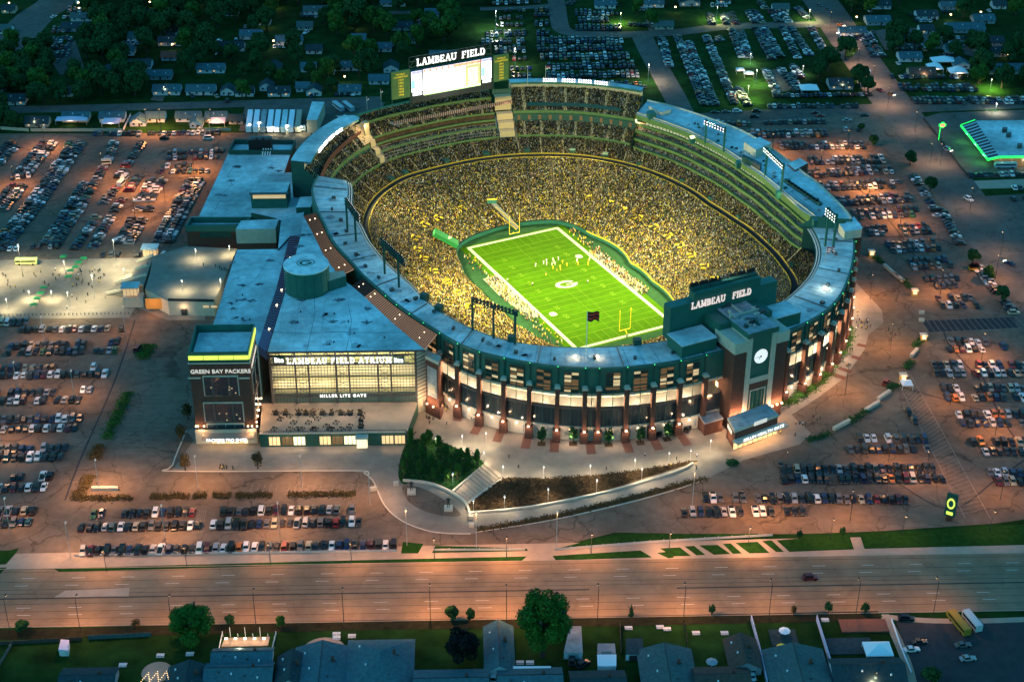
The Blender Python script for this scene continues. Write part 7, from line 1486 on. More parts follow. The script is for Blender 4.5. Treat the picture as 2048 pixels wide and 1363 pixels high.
car_soup(rest, 'distant_parked_cars')

# ================================================================== TREES
mat('leaf_dark', (0.026, 0.078, 0.026), 0.8, 0.35, 0.5); mat('leaf_mid', (0.045, 0.115, 0.022), 0.8, 0.35, 0.5); mat('leaf_bright', (0.04, 0.125, 0.02), 0.8, 0.35, 0.4); mat('leaf_black', (0.012, 0.014, 0.014), 0.8, 0.3, 0.5); mat('leaf_brown', (0.085, 0.060, 0.025), 0.8, 0.35, 0.6)
def crown_mesh(name, m, n, seed, sq=1.0, conical=False, leaf=0.09):
    r_ = np.random.default_rng(seed); big = n > 5000; nb = 34 if big else 15; cs = []
    for i in range(nb):
        a, e = r_.uniform(0, 2*pi), r_.uniform(-.35, 1); rr_ = r_.uniform(.3, .80) if big else r_.uniform(.25, .66); cs.append((cos(a)*rr_*math.sqrt(max(0.05, 1-abs(e)*.7)), sin(a)*rr_*math.sqrt(max(0.05, 1-abs(e)*.7)), e*.66*sq, r_.uniform(.15, .30) if big else r_.uniform(.20, .44)))
    if conical: cs = [(r_.normal(0, .10)*(1-t)+cos(t*20)*.28*(1-t), r_.normal(0, .10)*(1-t)+sin(t*20)*.28*(1-t), (t*1.9-.8), .34*(1-t)+.10) for t in np.linspace(0, 1, nb)]
    C = np.array(cs); k = r_.choice(nb, n, p=(C[:, 3]**2)/(C[:, 3]**2).sum()); d = r_.normal(0, 1, (n, 3)); d /= np.linalg.norm(d, axis=1)[:, None]; rad_ = r_.uniform(.55, 1.08, n)**.6
    P_ = C[k, :3]+d*(C[k, 3]*rad_)[:, None]; P_[:, 2] = np.maximum(P_[:, 2], -.85)
    nn_ = d+r_.normal(0, .55, (n, 3)); nn_ /= np.linalg.norm(nn_, axis=1)[:, None]; t1 = np.cross(nn_, r_.normal(0, 1, (n, 3))); t1 /= np.linalg.norm(t1, axis=1)[:, None]; t2 = np.cross(nn_, t1); s = (leaf*r_.uniform(.6, 1.4, n))[:, None]
    V = np.stack([P_-t1*s, P_-t2*s*.7, P_+t1*s, P_+t2*s*.7], 1).reshape(-1, 3)
    me = bpy.data.meshes.new(name); me.vertices.add(4*n); me.vertices.foreach_set('co', V.ravel()); me.loops.add(4*n); me.loops.foreach_set('vertex_index', np.arange(4*n)); me.polygons.add(n); me.polygons.foreach_set('loop_start', np.arange(n)*4); me.update(calc_edges=True); me.materials.append(M[m]); return me
def trunk_mesh():
    b = MB(); b.beam((0, 0, 0), (0, 0, .55), .07, n=6)
    for i in range(5): a = i*1.3; b.beam((0, 0, .40+.03*i), (cos(a)*.28, sin(a)*.28, .75+.04*i), .03)
    return b.mesh('trunk', 'bark')
TRK = trunk_mesh()
CRN = {'dark': [crown_mesh('crown', 'leaf_dark', 2600, s) for s in (1, 2, 3)], 'mid': [crown_mesh('crown', 'leaf_mid', 2600, s) for s in (4, 5)], 'big': [crown_mesh('crown', 'leaf_bright', 13000, 9, 1.1, leaf=.032)], 'big2': [crown_mesh('crown', 'leaf_bright', 13000, 12, .8, leaf=.032)], 'black': [crown_mesh('crown', 'leaf_black', 7000, 10, leaf=.05)], 'fir': [crown_mesh('crown', 'leaf_dark', 1500, 6, 1, True, .07)], 'fir_brown': [crown_mesh('crown', 'leaf_mid', 1500, 7, 1, True, .07)], 'small': [crown_mesh('crown', 'leaf_dark', 700, 8, leaf=.12)], 'thin': [crown_mesh('crown', 'leaf_brown', 420, 13, leaf=.11)]}
def tree(u, v, w, h, kind, label, group=None, z=0.0, name='tree', at=None):
    p = at or PX(u, v, z); t = empty(name, tuple(p), label, 'tree', group, random.uniform(0, 6)); c = random.choice(CRN[kind])
    o = bpy.data.objects.new('trunk', TRK); o.parent = t; o.scale = (h, h, h*.95); COL.objects.link(o)
    o = bpy.data.objects.new('crown', c); o.parent = t; o.scale = (w/2, w/2, h*.52); o.location = (0, 0, h*.47); COL.objects.link(o)
tree(1085, 1312, 23, 26, 'big', 'huge bright green tree beside the narrow garage, bottom centre'); tree(385, 1290, 20, 17, 'big2', 'broad bright green tree at the road edge, lower left'); tree(370, 1275, 10, 10, 'big2', 'left lobe tree joined to the broad green tree, lower left')
tree(925, 1320, 15, 13, 'black', 'round almost black tree behind the hip roofed house')
for u, v, w, h, k, lb in ((47, 1262, 6, 4.5, 'dark', 'low dark bush tree at the far lower left kerb'), (273, 1256, 4, 4, 'thin', 'small thin tree at the kerb above the white fence'), (460, 1250, 4.2, 4.5, 'dark', 'small dark tree right of the broad green tree'), (563, 1253, 4.5, 4.5, 'mid', 'small tree before the fenced patio'), (905, 1240, 6, 6.5, 'dark', 'rounded bush tree beside the main road, centre left'), (941, 1239, 4, 5, 'dark', 'smaller thin tree right of the rounded bush tree'), (1262, 1230, 3.2, 4.5, 'fir', 'small pointed tree on the verge, centre right'), (1423, 1228, 3.2, 4.5, 'small', 'small round tree on the near verge left of the white fence'), (1587, 1228, 2.6, 4, 'thin', 'thin brown sapling on the near verge'), (1656, 1226, 3.8, 5, 'small', 'left of two round kerb trees, lower right'), (1730, 1226, 4, 5, 'small', 'right of two round kerb trees, lower right'), (1598, 1077, 3, 4, 'small', 'small tree on the far verge, left of pair'), (1684, 1070, 3, 4, 'small', 'small tree on the far verge, right of pair'), (1860, 1362, 8, 6, 'dark', 'dark bush at the bottom of the dark lot')): tree(u, v, w, h, k, lb)
for i, (u, v) in enumerate([(1083, 886), (1146, 886), (1217, 889), (1281, 885), (1334, 877)]): tree(u, v, 5.2, 8.0, 'small', 'young street tree before the stadium wall, %s from the left' % ordn(i+1), 'young trees before the stadium wall')
for u, v, k, lb in ((371, 941, 'thin', 'thin leafed tree at the left of the shop forecourt'), (516, 937, 'thin', 'thin leafed tree at the right of the shop forecourt'), (363, 882, 'thin', 'sparse tree left of the brick tower, lower'), (376, 838, 'thin', 'sparse tree left of the brick tower, upper')): tree(u, v, 5.5, 8, k, lb)
rt = random.Random(21)
for i, (u, v) in enumerate([(815, 935), (822, 905), (838, 950), (845, 920), (862, 935), (868, 962), (880, 945), (895, 965), (900, 940), (915, 960), (920, 925), (938, 940), (890, 915), (850, 895), (822, 890), (808, 955), (955, 930), (878, 900), (935, 918), (858, 880+4)]):
    tree(u, v, rt.uniform(3, 4.4), rt.uniform(5.5, 8.5), 'mid', 'slender tree in the dense grove on the lawn mound', 'grove on the lawn mound before the stadium')
def near_label(x, y, w, label):
    if not HN: return label
    u, v = PJ((x, y, 5)); h = min(HN, key=lambda q: math.hypot(q[0]-x, q[1]-y)); hu, hv = PJ((h[0], h[1], 4))
    rel = ('left of' if u < hu else 'right of') if abs(u-hu) > abs(v-hv)*1.2 else ('behind' if v < hv else 'in front of')
    far_ = math.hypot(h[0]-x, h[1]-y); s = 'small' if w < 13 else ('broad' if w > 17.5 else 'mid sized'); 
    return ' '.join(('%s dark tree %s%s the %s' % (s, '' if far_ < 22 else 'some way ', rel, h[2])).split()[:16])
HN = []
def scatter(poly, n, w0, w1, kinds, label, group, tries=60, minsep=0.5):
    P_ = [PX(u, v) for u, v in poly]; xs = [p.x for p in P_]; ys = [p.y for p in P_]; got = []; rs_ = random.Random(len(poly)*31+n); k = 0
    def inside(x, y):
        c = False; j = len(P_)-1
        for i in range(len(P_)):
            if (P_[i].y > y) != (P_[j].y > y) and x < (P_[j].x-P_[i].x)*(y-P_[i].y)/(P_[j].y-P_[i].y)+P_[i].x: c = not c
            j = i
        return c
    while len(got) < n and k < n*tries:
        k += 1; x, y = rs_.uniform(min(xs), max(xs)), rs_.uniform(min(ys), max(ys)); w = rs_.uniform(w0, w1)
        if not inside(x, y) or any(math.hypot(x-a, y-b2) < (w+c)*.5*minsep for a, b2, c in got) or any(math.hypot(x-a, y-b2) < w*.45+5 for a, b2 in KEEP): continue
        got.append((x, y, w)); tree(0, 0, w, w*rs_.uniform(.85, 1.1), rs_.choice(kinds), near_label(x, y, w, label), group, at=Vector((x, y, 0)))
    return len(got)
# ================================================================== HOUSES
mat('shingle_blue', (0.06, 0.12, 0.14), 0.85, 0.25, 0.8); mat('shingle_dark', (0.035, 0.055, 0.06), 0.85, 0.25, 0.8); mat('shingle_brown', (0.085, 0.06, 0.05), 0.85, 0.25, 0.8); mat('shingle_grey', (0.075, 0.11, 0.11), 0.85, 0.25, 0.8); mat('shingle_red', (0.20, 0.06, 0.045), 0.85, 0.2, 0.8)
mat('siding_white', (0.55, 0.56, 0.57), 0.7, 0.1, 0.5); mat('siding_tan', (0.40, 0.34, 0.26), 0.7, 0.1, 0.5); mat('siding_grey', (0.28, 0.30, 0.32), 0.7, 0.1, 0.5); mat('tent_white', (0.75, 0.76, 0.80), 0.6); mat('tent_lilac', (0.52, 0.48, 0.62), 0.6)
KEEP = []
def house(c, w, d, hw, hr, axis, roof, wall, label, group=None, rz=0.0, name='house', hip=False, door=True, wins=True, chim=True, cat='house', eave=0.6, lit=0):
    KEEP.append((c[0], c[1])); HN.append((c[0], c[1], label)); g = empty(name, (c[0], c[1], 0), label, cat, group, rz)
    def out(b, nm, m, par=None):
        p = par or g; o = b.build(nm, m, p, world=False); return o
    b = MB(); b.box((0, 0, hw/2), (w, d, hw))
    X, Y = (w/2, d/2)
    if not hip:
        if axis == 'x': b.face([(X, -Y, hw), (X, Y, hw), (X, 0, hw+hr)]); b.face([(-X, -Y, hw), (-X, Y, hw), (-X, 0, hw+hr)])
        else: b.face([(-X, -Y, hw), (X, -Y, hw), (0, -Y, hw+hr)]); b.face([(-X, Y, hw), (X, Y, hw), (0, Y, hw+hr)])
    out(b, 'wall', wall)
    e = eave; X, Y = X+e, Y+e; z0 = hw-e*hr/(min(w, d)/2); b = MB(); t = 0.18
    if hip:
        k = min(X, Y); r0, r1 = ((-(X-k), 0), (X-k, 0)) if axis == 'x' else ((0, -(Y-k)), (0, Y-k)); R0, R1 = (*r0, hw+hr), (*r1, hw+hr)
        c4 = [(-X, -Y, z0), (X, -Y, z0), (X, Y, z0), (-X, Y, z0)]
        if axis == 'x': fs = [[c4[0], c4[1], R1, R0], [c4[1], c4[2], R1], [c4[2], c4[3], R0, R1], [c4[3], c4[0], R0]]
        else: fs = [[c4[0], c4[1], R0], [c4[1], c4[2], R1, R0], [c4[2], c4[3], R1], [c4[3], c4[0], R0, R1]]
        for f in fs: b.face(f)
    else:
        if axis == 'x':
            for s in (-1, 1): b.face([(-X, s*Y, z0), (X, s*Y, z0), (X, 0, hw+hr), (-X, 0, hw+hr)]); b.face([(-X, s*Y, z0-t), (X, s*Y, z0-t), (X, s*Y, z0), (-X, s*Y, z0)])
        else:
            for s in (-1, 1): b.face([(s*X, -Y, z0), (s*X, Y, z0), (0, Y, hw+hr), (0, -Y, hw+hr)]); b.face([(s*X, -Y, z0-t), (s*X, Y, z0-t), (s*X, Y, z0), (s*X, -Y, z0)])
    ro = out(b, 'roof', roof)
    if chim: b = MB(); b.box((w*.22, d*.08, hw+hr*.9), (.9, .9, 1.6)); o = b.build('chimney', 'brick', None); o.parent = ro
    if w*d > 100:
        b = MB(); b.box((0, 0, hw+hr+.03), (w+eave*2, .3, .12) if axis == 'x' else (.3, d+eave*2, .12)); o = b.build('ridge_cap', 'pole_dark', None) if not hip else None
        if o: o.parent = ro
        for q in range(4):
            s_ = .3+.12*q; x_, y_ = ((q-1.5)*w*.2, -d*.5*s_) if axis == 'x' else (w*.5*s_*(-1)**q, (q-1.5)*d*.2); b = MB(); b.box((x_, y_, hw+hr*(1-s_)+.25), (.5, .5, .6)); o = b.build('roof_vent', 'white_metal' if q % 2 else 'steel', None); o.parent = ro
    if wins:
        nw = max(2, int(w/4))
        for i in range(nw):
            x = -w/2+w*(i+.5)/nw; b = MB(); b.box((x, -d/2-.06, hw*.55), (1.5, .14, 1.3)); fr = out(b, 'window', 'siding_white'); b = MB(); b.box((x, -d/2-.15, hw*.55), (1.2, .1, 1.0)); o = b.build('pane', 'window_lit' if (lit and i % 2 == 0) else 'dark_glass', None); o.parent = fr
    if door: b = MB(); b.box((w*.1, -d/2-.08, 1.05), (1.0, .16, 2.1)); out(b, 'door', 'shingle_brown')
    return g
def HP(u, v, z=3.0): p = PX(u, v, z); return (p.x, p.y)
# bottom row of houses
bot = [((176, 1360), 17, 12, 'x', 'shingle_dark', 'siding_grey', 'dark roofed house at the lower left lawn edge', 0), ((375, 1358), 13, 12, 'y', 'shingle_dark', 'siding_grey', 'dark roofed house right of the string lights', 0), ((485, 1313), 19, 9, 'x', 'shingle_blue', 'siding_white', 'white house with blue roof behind the railed patio', 1), ((478, 1345), 21, 10, 'x', 'shingle_blue', 'siding_white', 'low front wing of the white blue roofed house', 0), ((582, 1340), 9, 14, 'y', 'shingle_dark', 'siding_white', 'small dark garage with white gable, lower left', 0), ((642, 1335), 17, 20, 'y', 'shingle_blue', 'siding_grey', 'teal roofed house with round patio, lower left'  , 0), ((902, 1366), 23, 13, 'x', 'shingle_blue', 'siding_grey', 'wide blue roofed house at the bottom behind the black tree', 0), ((998, 1296), 9, 22, 'y', 'shingle_blue', 'siding_white', 'long narrow blue roofed garage left of the huge tree', 0), ((1060, 1360), 20, 12, 'x', 'shingle_blue', 'siding_white', 'blue roofed house with pale porch strip below the huge tree', 0), ((1196, 1366), 17, 12, 'x', 'shingle_dark', 'siding_grey', 'dark roofed house right of the parked black cars', 0), ((1335, 1340), 17, 20, 'y', 'shingle_grey', 'siding_grey', 'grey green roofed house with two skylights', 0), ((1486, 1306), 10, 14, 'y', 'shingle_brown', 'siding_grey', 'brown roofed garage left of the white fence', 0), ((1444, 1358), 17, 12, 'x', 'shingle_brown', 'siding_grey', 'brown roofed house at the bottom right of centre', 0), ((1596, 1340), 19, 20, 'y', 'shingle_grey', 'siding_grey', 'grey roofed house between the two white fences', 0), ((1734, 1338), 23, 11, 'x', 'shingle_dark', 'siding_white', 'dark roofed white house with lit rear windows', 1)]
for (uv, w, d, ax, rf, wl, lb, lt) in bot: house(HP(*uv), w, d, 2.9, 2.6 if ax == 'x' else 2.8, ax, rf, wl, lb, lit=lt)
house(HP(760, 1330), 21, 25, 2.9, 4.6, 'y', 'shingle_blue', 'siding_white', 'big hip roofed navy blue house with grey rear slope', hip=True)
# far houses: (u, v, w, d, axis, roof, wall, text, lit)
far = [(75, 236, 13, 9, 'x', 'shingle_dark', 'siding_tan', 'leftmost house behind the white fence', 1), (152, 226, 15, 9, 'x', 'shingle_blue', 'siding_tan', 'house with lilac awning behind the white fence', 1), (225, 226, 14, 9, 'x', 'shingle_blue', 'siding_white', 'house with lit gable behind the white fence', 1), (277, 234, 9, 9, 'y', 'shingle_blue', 'siding_white', 'small gabled garage behind the parked row', 0), (311, 226, 11, 9, 'x', 'shingle_blue', 'siding_white', 'house with white side wall by the lawn', 0), (377, 226, 14, 8, 'x', 'shingle_blue', 'siding_white', 'long low house by the second lawn', 0), (393, 238, 7, 8, 'y', 'shingle_blue', 'siding_white', 'small shed between the lawn and the lilac tent', 0), (433, 226, 12, 9, 'x', 'shingle_blue', 'siding_tan', 'house with lit porch above the lilac tent', 1), (472, 232, 8, 6, 'x', 'shingle_dark', 'siding_tan', 'low tan shed at the end of the fence', 0),
 (334, 172, 16, 10, 'x', 'shingle_blue', 'siding_white', 'wide pale gabled house with lit door', 1), (402, 172, 17, 10, 'x', 'shingle_blue', 'siding_white', 'pale gabled house with white van before it', 0), (455, 174, 8, 8, 'y', 'shingle_dark', 'siding_white', 'dark garage with a red light', 0), (489, 176, 11, 8, 'x', 'shingle_dark', 'siding_white', 'dark house beside the bright round bush', 0), (533, 165, 8, 8, 'y', 'shingle_dark', 'siding_white', 'dark gabled garage with white gable', 0), (558, 176, 13, 8, 'x', 'shingle_dark', 'siding_white', 'house with white columned porch', 1), (606, 167, 8, 8, 'x', 'shingle_blue', 'siding_white', 'small pale roofed garage', 0), (628, 174, 9, 9, 'y', 'shingle_dark', 'siding_white', 'gabled house with porch lamp', 1), (700, 172, 13, 10, 'x', 'shingle_blue', 'siding_white', 'pale gabled house left of the far scoreboard', 0), (758, 152, 12, 8, 'x', 'shingle_blue', 'siding_white', 'pale house behind the far scoreboard side panel', 0), (782, 128, 9, 10, 'y', 'shingle_dark', 'siding_white', 'dark house with white gable left of the letters', 0),
 (253, 95, 10, 9, 'y', 'shingle_blue', 'siding_white', 'white gabled house among trees, upper left', 0), (280, 122, 14, 11, 'x', 'shingle_dark', 'siding_white', 'dark roofed house below the white gabled one', 0), (410, 70, 9, 9, 'y', 'siding_white', 'siding_white', 'bright roofed garage among trees', 0), (338, 106, 9, 7, 'x', 'shingle_red', 'siding_grey', 'reddish roofed shed with a lamp', 0), (422, 130, 17, 8, 'x', 'shingle_blue', 'siding_white', 'long pale house with warm doorway', 1), (150, 47, 17, 10, 'x', 'shingle_dark', 'siding_grey', 'dark roofed house beside the far left lot', 0), (130, 176, 10, 8, 'x', 'shingle_dark', 'siding_white', 'dark house with white end wall among trees', 0), (312, 22, 13, 8, 'x', 'shingle_dark', 'siding_white', 'dark house with a lit corner near the top', 1), (165, 28, 15, 7, 'x', 'shingle_grey', 'siding_white', 'pale carport house at the upper left', 0), (548, 128, 9, 10, 'y', 'shingle_dark', 'siding_grey', 'dark house at the end of a drive', 0), (610, 46, 10, 6, 'x', 'shingle_grey', 'siding_tan', 'small tan house on a lawn', 0), (628, 92, 10, 8, 'x', 'shingle_dark', 'siding_white', 'dark house with a white end beyond the trees', 0), (715, 5, 9, 7, 'x', 'shingle_blue', 'siding_white', 'pale house at the top edge', 0), (18, 12, 9, 8, 'x', 'shingle_dark', 'siding_tan', 'house with yellow lit window, top left corner', 1), (10, 52, 9, 8, 'x', 'shingle_grey', 'siding_white', 'pale house left of the far left road', 0),
 (1561, 10, 11, 8, 'x', 'shingle_grey', 'siding_white', 'white house above the top right lots', 0), (1328, 45, 12, 6, 'x', 'shingle_grey', 'siding_tan', 'low tan building above the lane', 0), (1843, 138, 16, 10, 'x', 'shingle_brown', 'siding_tan', 'tan walled house with brown roof beside white tents', 1), (1972, 76, 22, 9, 'x', 'shingle_dark', 'siding_grey', 'dark roofed house with glowing eaves, left', 0), (1996, 97, 22, 9, 'x', 'shingle_dark', 'siding_grey', 'dark roofed house with glowing eaves, right', 0), (1930, 48, 24, 14, 'x', 'shingle_blue', 'siding_grey', 'wide blue roofed building, top right', 0), (1755, 34, 16, 12, 'x', 'shingle_blue', 'siding_grey', 'blue roofed house right of the road', 0), (2010, 130, 22, 12, 'x', 'shingle_blue', 'siding_grey', 'dark blue roofed house at the right edge', 0), (1680, 160, 14, 12, 'x', 'shingle_dark', 'siding_grey', 'dark roofed house under the dark trees', 1), (1820, 70, 15, 9, 'x', 'shingle_dark', 'siding_grey', 'dark house beyond the right road trees', 0), (1210, 2, 14, 9, 'x', 'shingle_blue', 'siding_white', 'pale roofed building at the top centre', 0)]
for (u, v, w, d, ax, rf, wl, lb, lt) in far: house(HP(u, v, 4), w, d, 2.8, 2.5, ax, rf, wl, lb, lit=lt, chim=False)
for (u, v) in ((225, 232), (433, 232), (152, 232), (334, 182), (700, 180), (628, 184), (75, 246), (1843, 150), (1680, 172), (485, 1285), (1734, 1352), (1740, 1345)):
    p = PX(u, v, 0); light('POINT', (p.x, p.y-6, 3.4), 900, (1, .72, .42), radius=.3)
for u, v in ((1952, 83), (1965, 80), (1978, 92), (2008, 105)):
    a, c = PX(u-14, v-4, 3), PX(u+10, v+5, 3); b = MB(); b.beam(a, c, .35); g = empty('light_string', tuple(a), 'glowing light string along the dark eaves, top right', 'light string', 'light strings on the dark eaves'); b.build('string', 'sodium_lamp', g)
# more roofs half hidden in the woods, each named from its nearest neighbour
rh = random.Random(77); n_h = 0; tries = 0; H0 = list(HN); RA = ['shingle_blue', 'shingle_dark', 'shingle_grey', 'shingle_dark', 'shingle_blue']; used_l = set()
ZN = [(190, 900, 0, 150), (190, 480, 60, 145), (1700, 2040, 5, 60), (1790, 2040, 90, 130), (1240, 1600, -5, 5), (20, 110, 170, 200), (560, 780, 60, 140)]
while n_h < 34 and tries < 3000:
    tries += 1; z_ = ZN[tries % len(ZN)]; u, v = rh.uniform(z_[0], z_[1]), rh.uniform(z_[2], z_[3]); x, y = HP(u, v, 3)
    if any(math.hypot(x-a, y-b_) < 21 for a, b_ in KEEP): continue
    rf = rh.choice(RA); h = min(H0, key=lambda q: math.hypot(q[0]-x, q[1]-y)); hu, hv = PJ((h[0], h[1], 4)); rel = ('left of' if u < hu else 'right of') if abs(u-hu) > abs(v-hv) else ('above' if v < hv else 'below')
    cn = {'shingle_blue': 'blue', 'shingle_dark': 'dark', 'shingle_grey': 'grey', 'siding_white': 'pale'}[rf]; sz = rh.choice(['small', 'long', 'wide']); lb = ' '.join(('%s %s roof %s the %s' % (sz, cn, rel, h[2])).split()[:16])
    if lb in used_l: continue
    used_l.add(lb); house((x, y), {'small': 9, 'long': 17, 'wide': 14}[sz], 9 if sz != 'wide' else 11, 2.8, 2.4, rh.choice('xxy') if sz != 'long' else 'x', rf, rh.choice(['siding_white', 'siding_grey', 'siding_white']), lb, lit=rh.random() < .35, chim=False); n_h += 1
    if rh.random() < .8:
        for k in range(rh.randint(1, 4)): p = Vector((x-9+k*3.1, y-9, 0)); u2, v2 = PJ(p); put_car(p, rad(90+rh.uniform(-6, 6)), rh.choice(list(KINDS)), rh.choice(['white', 'silver', 'charcoal', 'white']), ' '.join(('car %d from left outside the %s' % (k+1, lb)).split()[:16]), 'cars outside the far houses', False)
# garages and sheds at the bottom
def shed(px4, z, m, mt, label, name='garage', cat='garage', wallm='siding_white'):
    q = [tuple(p[:2]) for p in pxs(px4, z)]; g = empty(name, (*q[0], 0), label, cat); b = MB(); b.prism(q, 0, z-.3); b.build('wall', wallm, g); b = MB(); b.prism(inset(q, 1.04), z-.3, z); b.build('roof', mt, g)
    b = MB(); a, c = Vector(q[0]), Vector(q[1]); b.box((a.x*.5+c.x*.5, min(a.y, c.y)-.12, 1.3), ((c-a).length*.6, .2, 2.2)); b.build('door', m, g); KEEP.append(tuple((a+c)/2)); return g
shed([(1128, 1303), (1165, 1304), (1162, 1252), (1140, 1252)], 3, 'siding_grey', 'roof_grey', 'flat grey roofed white garage right of the huge tree')
shed([(1252, 1306), (1286, 1306), (1285, 1276), (1253, 1276)], 3, 'pole_dark', 'shingle_dark', 'small dark flat roofed garage with black door')
shed([(1195, 1306), (1231, 1306), (1229, 1286), (1196, 1286)], 1.2, 'siding_grey', 'roof_grey', 'grey raised deck behind the garden', 'garden_deck', 'deck')
shed([(1196, 1330), (1232, 1330), (1232, 1308), (1195, 1308)], 2.6, 'siding_white', 'tent_white', 'small white roofed pergola below the grey deck', 'pergola', 'pergola')
shed([(117, 1298), (136, 1299), (138, 1279), (122, 1278)], 2.6, 'siding_white', 'tent_lilac', 'small white garden shed on the lower left lawn', 'garden_shed', 'shed')
shed([(1000, 1344), (1100, 1344), (1100, 1331), (1000, 1331)], 3.0, 'siding_white', 'tent_white', 'long white porch roof below the huge tree', 'porch', 'porch')
# patio with railing and string lights
g = empty('patio', tuple(PX(490, 1285)), 'railed paved patio lit by small warm lamps behind the white house', 'patio'); b = MB(); q = pxs([(442, 1292), (536, 1290), (540, 1272), (450, 1274)], .25); b.prism([tuple(p[:2]) for p in q], 0, .25); b.build('paving', 'sidewalk', g)
for k in range(7): a = PX(446+k*15, 1272, 0); b = MB(); b.beam(a, a+Vector((0, 0, 4 if k % 2 else 1.3)), .15); b.build('post', 'white_metal', g)
for k in range(5): p = PX(452+k*19, 1276, 1.3); b = MB(); b.box(p, (.8, .5, .4)); b.build('lamp', 'warm_lamp', g); light('POINT', (p.x, p.y-.6, 1.9), 160, (1, .65, .35), radius=.2)
g = empty('string_lights', tuple(PX(310, 1355)), 'zigzag strings of small warm bulbs over a patio at the bottom left', 'string lights')
zz = [(282, 1362), (297, 1344), (299, 1362), (315, 1342), (317, 1362), (333, 1341), (338, 1361)]
for (u0, v0), (u1, v1) in zip(zz[:-1], zz[1:]):
    a, c = PX(u0, v0, 3), PX(u1, v1, 3); b = MB(); b.beam(a, c, .05); b.build('cable', 'pole_dark', g)
    for k in range(5): p = a.lerp(c, k/5); b = MB(); b.box(p, (.13, .13, .13)); b.build('bulb', 'sodium_lamp', g)
p = PX(312, 1352, 0); light('POINT', (p.x, p.y, 2.6), 90, (1, .65, .35), radius=.5); b = MB(); b.disc((p.x, p.y+2, .1), 5, 24); tag(b.build('round_patio', 'sidewalk'), kind='structure')
p = PX(648, 1300, 0); b = MB(); b.disc((p.x, p.y-1, .12), 7.5, 24); tag(b.build('round_patio', 'sidewalk'), kind='structure')
# tents
def tent(u, v, w, d, h, m, label, peak=2.0, lit=0):
    p = PX(u, v); g = empty('tent', tuple(p), label, 'tent', None); X, Y = w/2, d/2; b = MB(); c4 = [(-X, -Y, h), (X, -Y, h), (X, Y, h), (-X, Y, h)]
    for i in range(4): b.face([c4[i], c4[(i+1) % 4], (0, 0, h+peak)]); b.face([c4[i], c4[(i+1) % 4], (c4[(i+1) % 4][0], c4[(i+1) % 4][1], h-.4), (c4[i][0], c4[i][1], h-.4)])
    b.build('canopy', m, g, world=False)
    for x, y, _ in c4: b = MB(); b.beam((x*.98, y*.98, 0), (x*.98, y*.98, h), .12); b.build('pole', 'white_metal', g, world=False)
    KEEP.append((p.x, p.y)); 
    if lit: light('POINT', (p.x, p.y-Y-1, 2.2), lit, WARM, radius=.4)
tent(1754, 1308, 9, 7, 2.6, 'tent_white', 'large white pointed tent in the back garden, lower right'); tent(1372+440, 775, 4.5, 4.5, 2.6, 'tent_white', 'white pop-up canopy at the end of the worn stall lines', 1.0); tent(1797, 782, 4, 4, 2.6, 'tent_white', 'white pop-up canopy beside the red car', .8) if False else None
tent(145, 246, 18, 6, 2.8, 'tent_lilac', 'long lilac awning behind the white fence', 1.4, 700); tent(224, 250, 10, 8, 2.8, 'tent_lilac', 'lilac tent on the lawn behind the white fence', 1.4, 900); tent(436, 249, 9, 8, 2.8, 'tent_lilac', 'lilac tent nearest the service yard', 1.4, 900)
tent(1617, 184, 11, 9, 3, 'tent_white', 'white tent under the dark trees, top right', 2.2); tent(1868, 142, 9, 9, 3, 'tent_white', 'left white marquee beside the tan house', 3, 500); tent(1885, 128, 15, 8, 3, 'tent_white', 'rear white marquee beside the tan house', 2.4); tent(1914, 150, 11, 9, 3, 'tent_white', 'right open white marquee near the lit grass', 3, 900); tent(1480, 146, 5, 4, 2.5, 'tent_white', 'small white tailgate canopy by the floodlight, left', 1.2, 900); tent(1497, 153, 6, 4, 2.5, 'tent_white', 'small white tailgate canopy by the floodlight, right', 1.2, 900); tent(1730, 588-440, 6, 4, 2.6, 'tent_white', 'pale canopy beside the right road', 1)
# fences
def fence(l, h, m, label, post=4.0, w=.12):
    pts = pxs(l); g = empty('fence', tuple(pts[0]), label, 'fence')
    for a, c in zip(pts[:-1], pts[1:]):
        L = (c-a).length; n = max(1, int(L/post))
        for i in range(n):
            p, q = a.lerp(c, i/n), a.lerp(c, (i+1)/n); b = MB(); b.beam((p.x, p.y, h/2), (q.x, q.y, h/2), w, h=h*.95); b.build('panel', m, g); b = MB(); b.box((p.x, p.y, h/2+.1), (.25, .25, h+.2)); b.build('post', m, g)
fence([(2, 259), (58, 263)], 1.9, 'siding_tan', 'short white fence at the far left car park edge'); fence([(62, 263), (245, 263)], 1.9, 'siding_tan', 'long white fence along the far left car park'); fence([(395, 262), (462, 262)], 1.9, 'siding_tan', 'white fence below the lilac tent')
fence([(247, 262), (262, 232)], 1.9, 'siding_white', 'white side fence right of the lit gable house'); fence([(398, 262), (408, 240)], 1.9, 'siding_white', 'white side fence left of the lilac tent'); fence([(88, 260), (100, 238)], 1.9, 'siding_white', 'white side fence left of the lilac awning')
fence([(1502, 1240), (1518, 1300), (1534, 1370)], 2.2, 'tent_lilac', 'tall pale board fence right of the brown garage', 2.5, .35); fence([(1633, 1240), (1650, 1295), (1673, 1370)], 2.2, 'tent_lilac', 'tall pale board fence left of the garden tent', 2.5, .35)
fence([(178, 1278), (303, 1272)], 1.8, 'shingle_grey', 'blue grey fence along the road, lower left'); fence([(-20, 1290), (165, 1280)], 1.6, 'shingle_brown', 'brown fence along the road, far lower left'); fence([(24, 1290), (-20, 1363)], 1.6, 'shingle_grey', 'diagonal path side fence, far lower left')
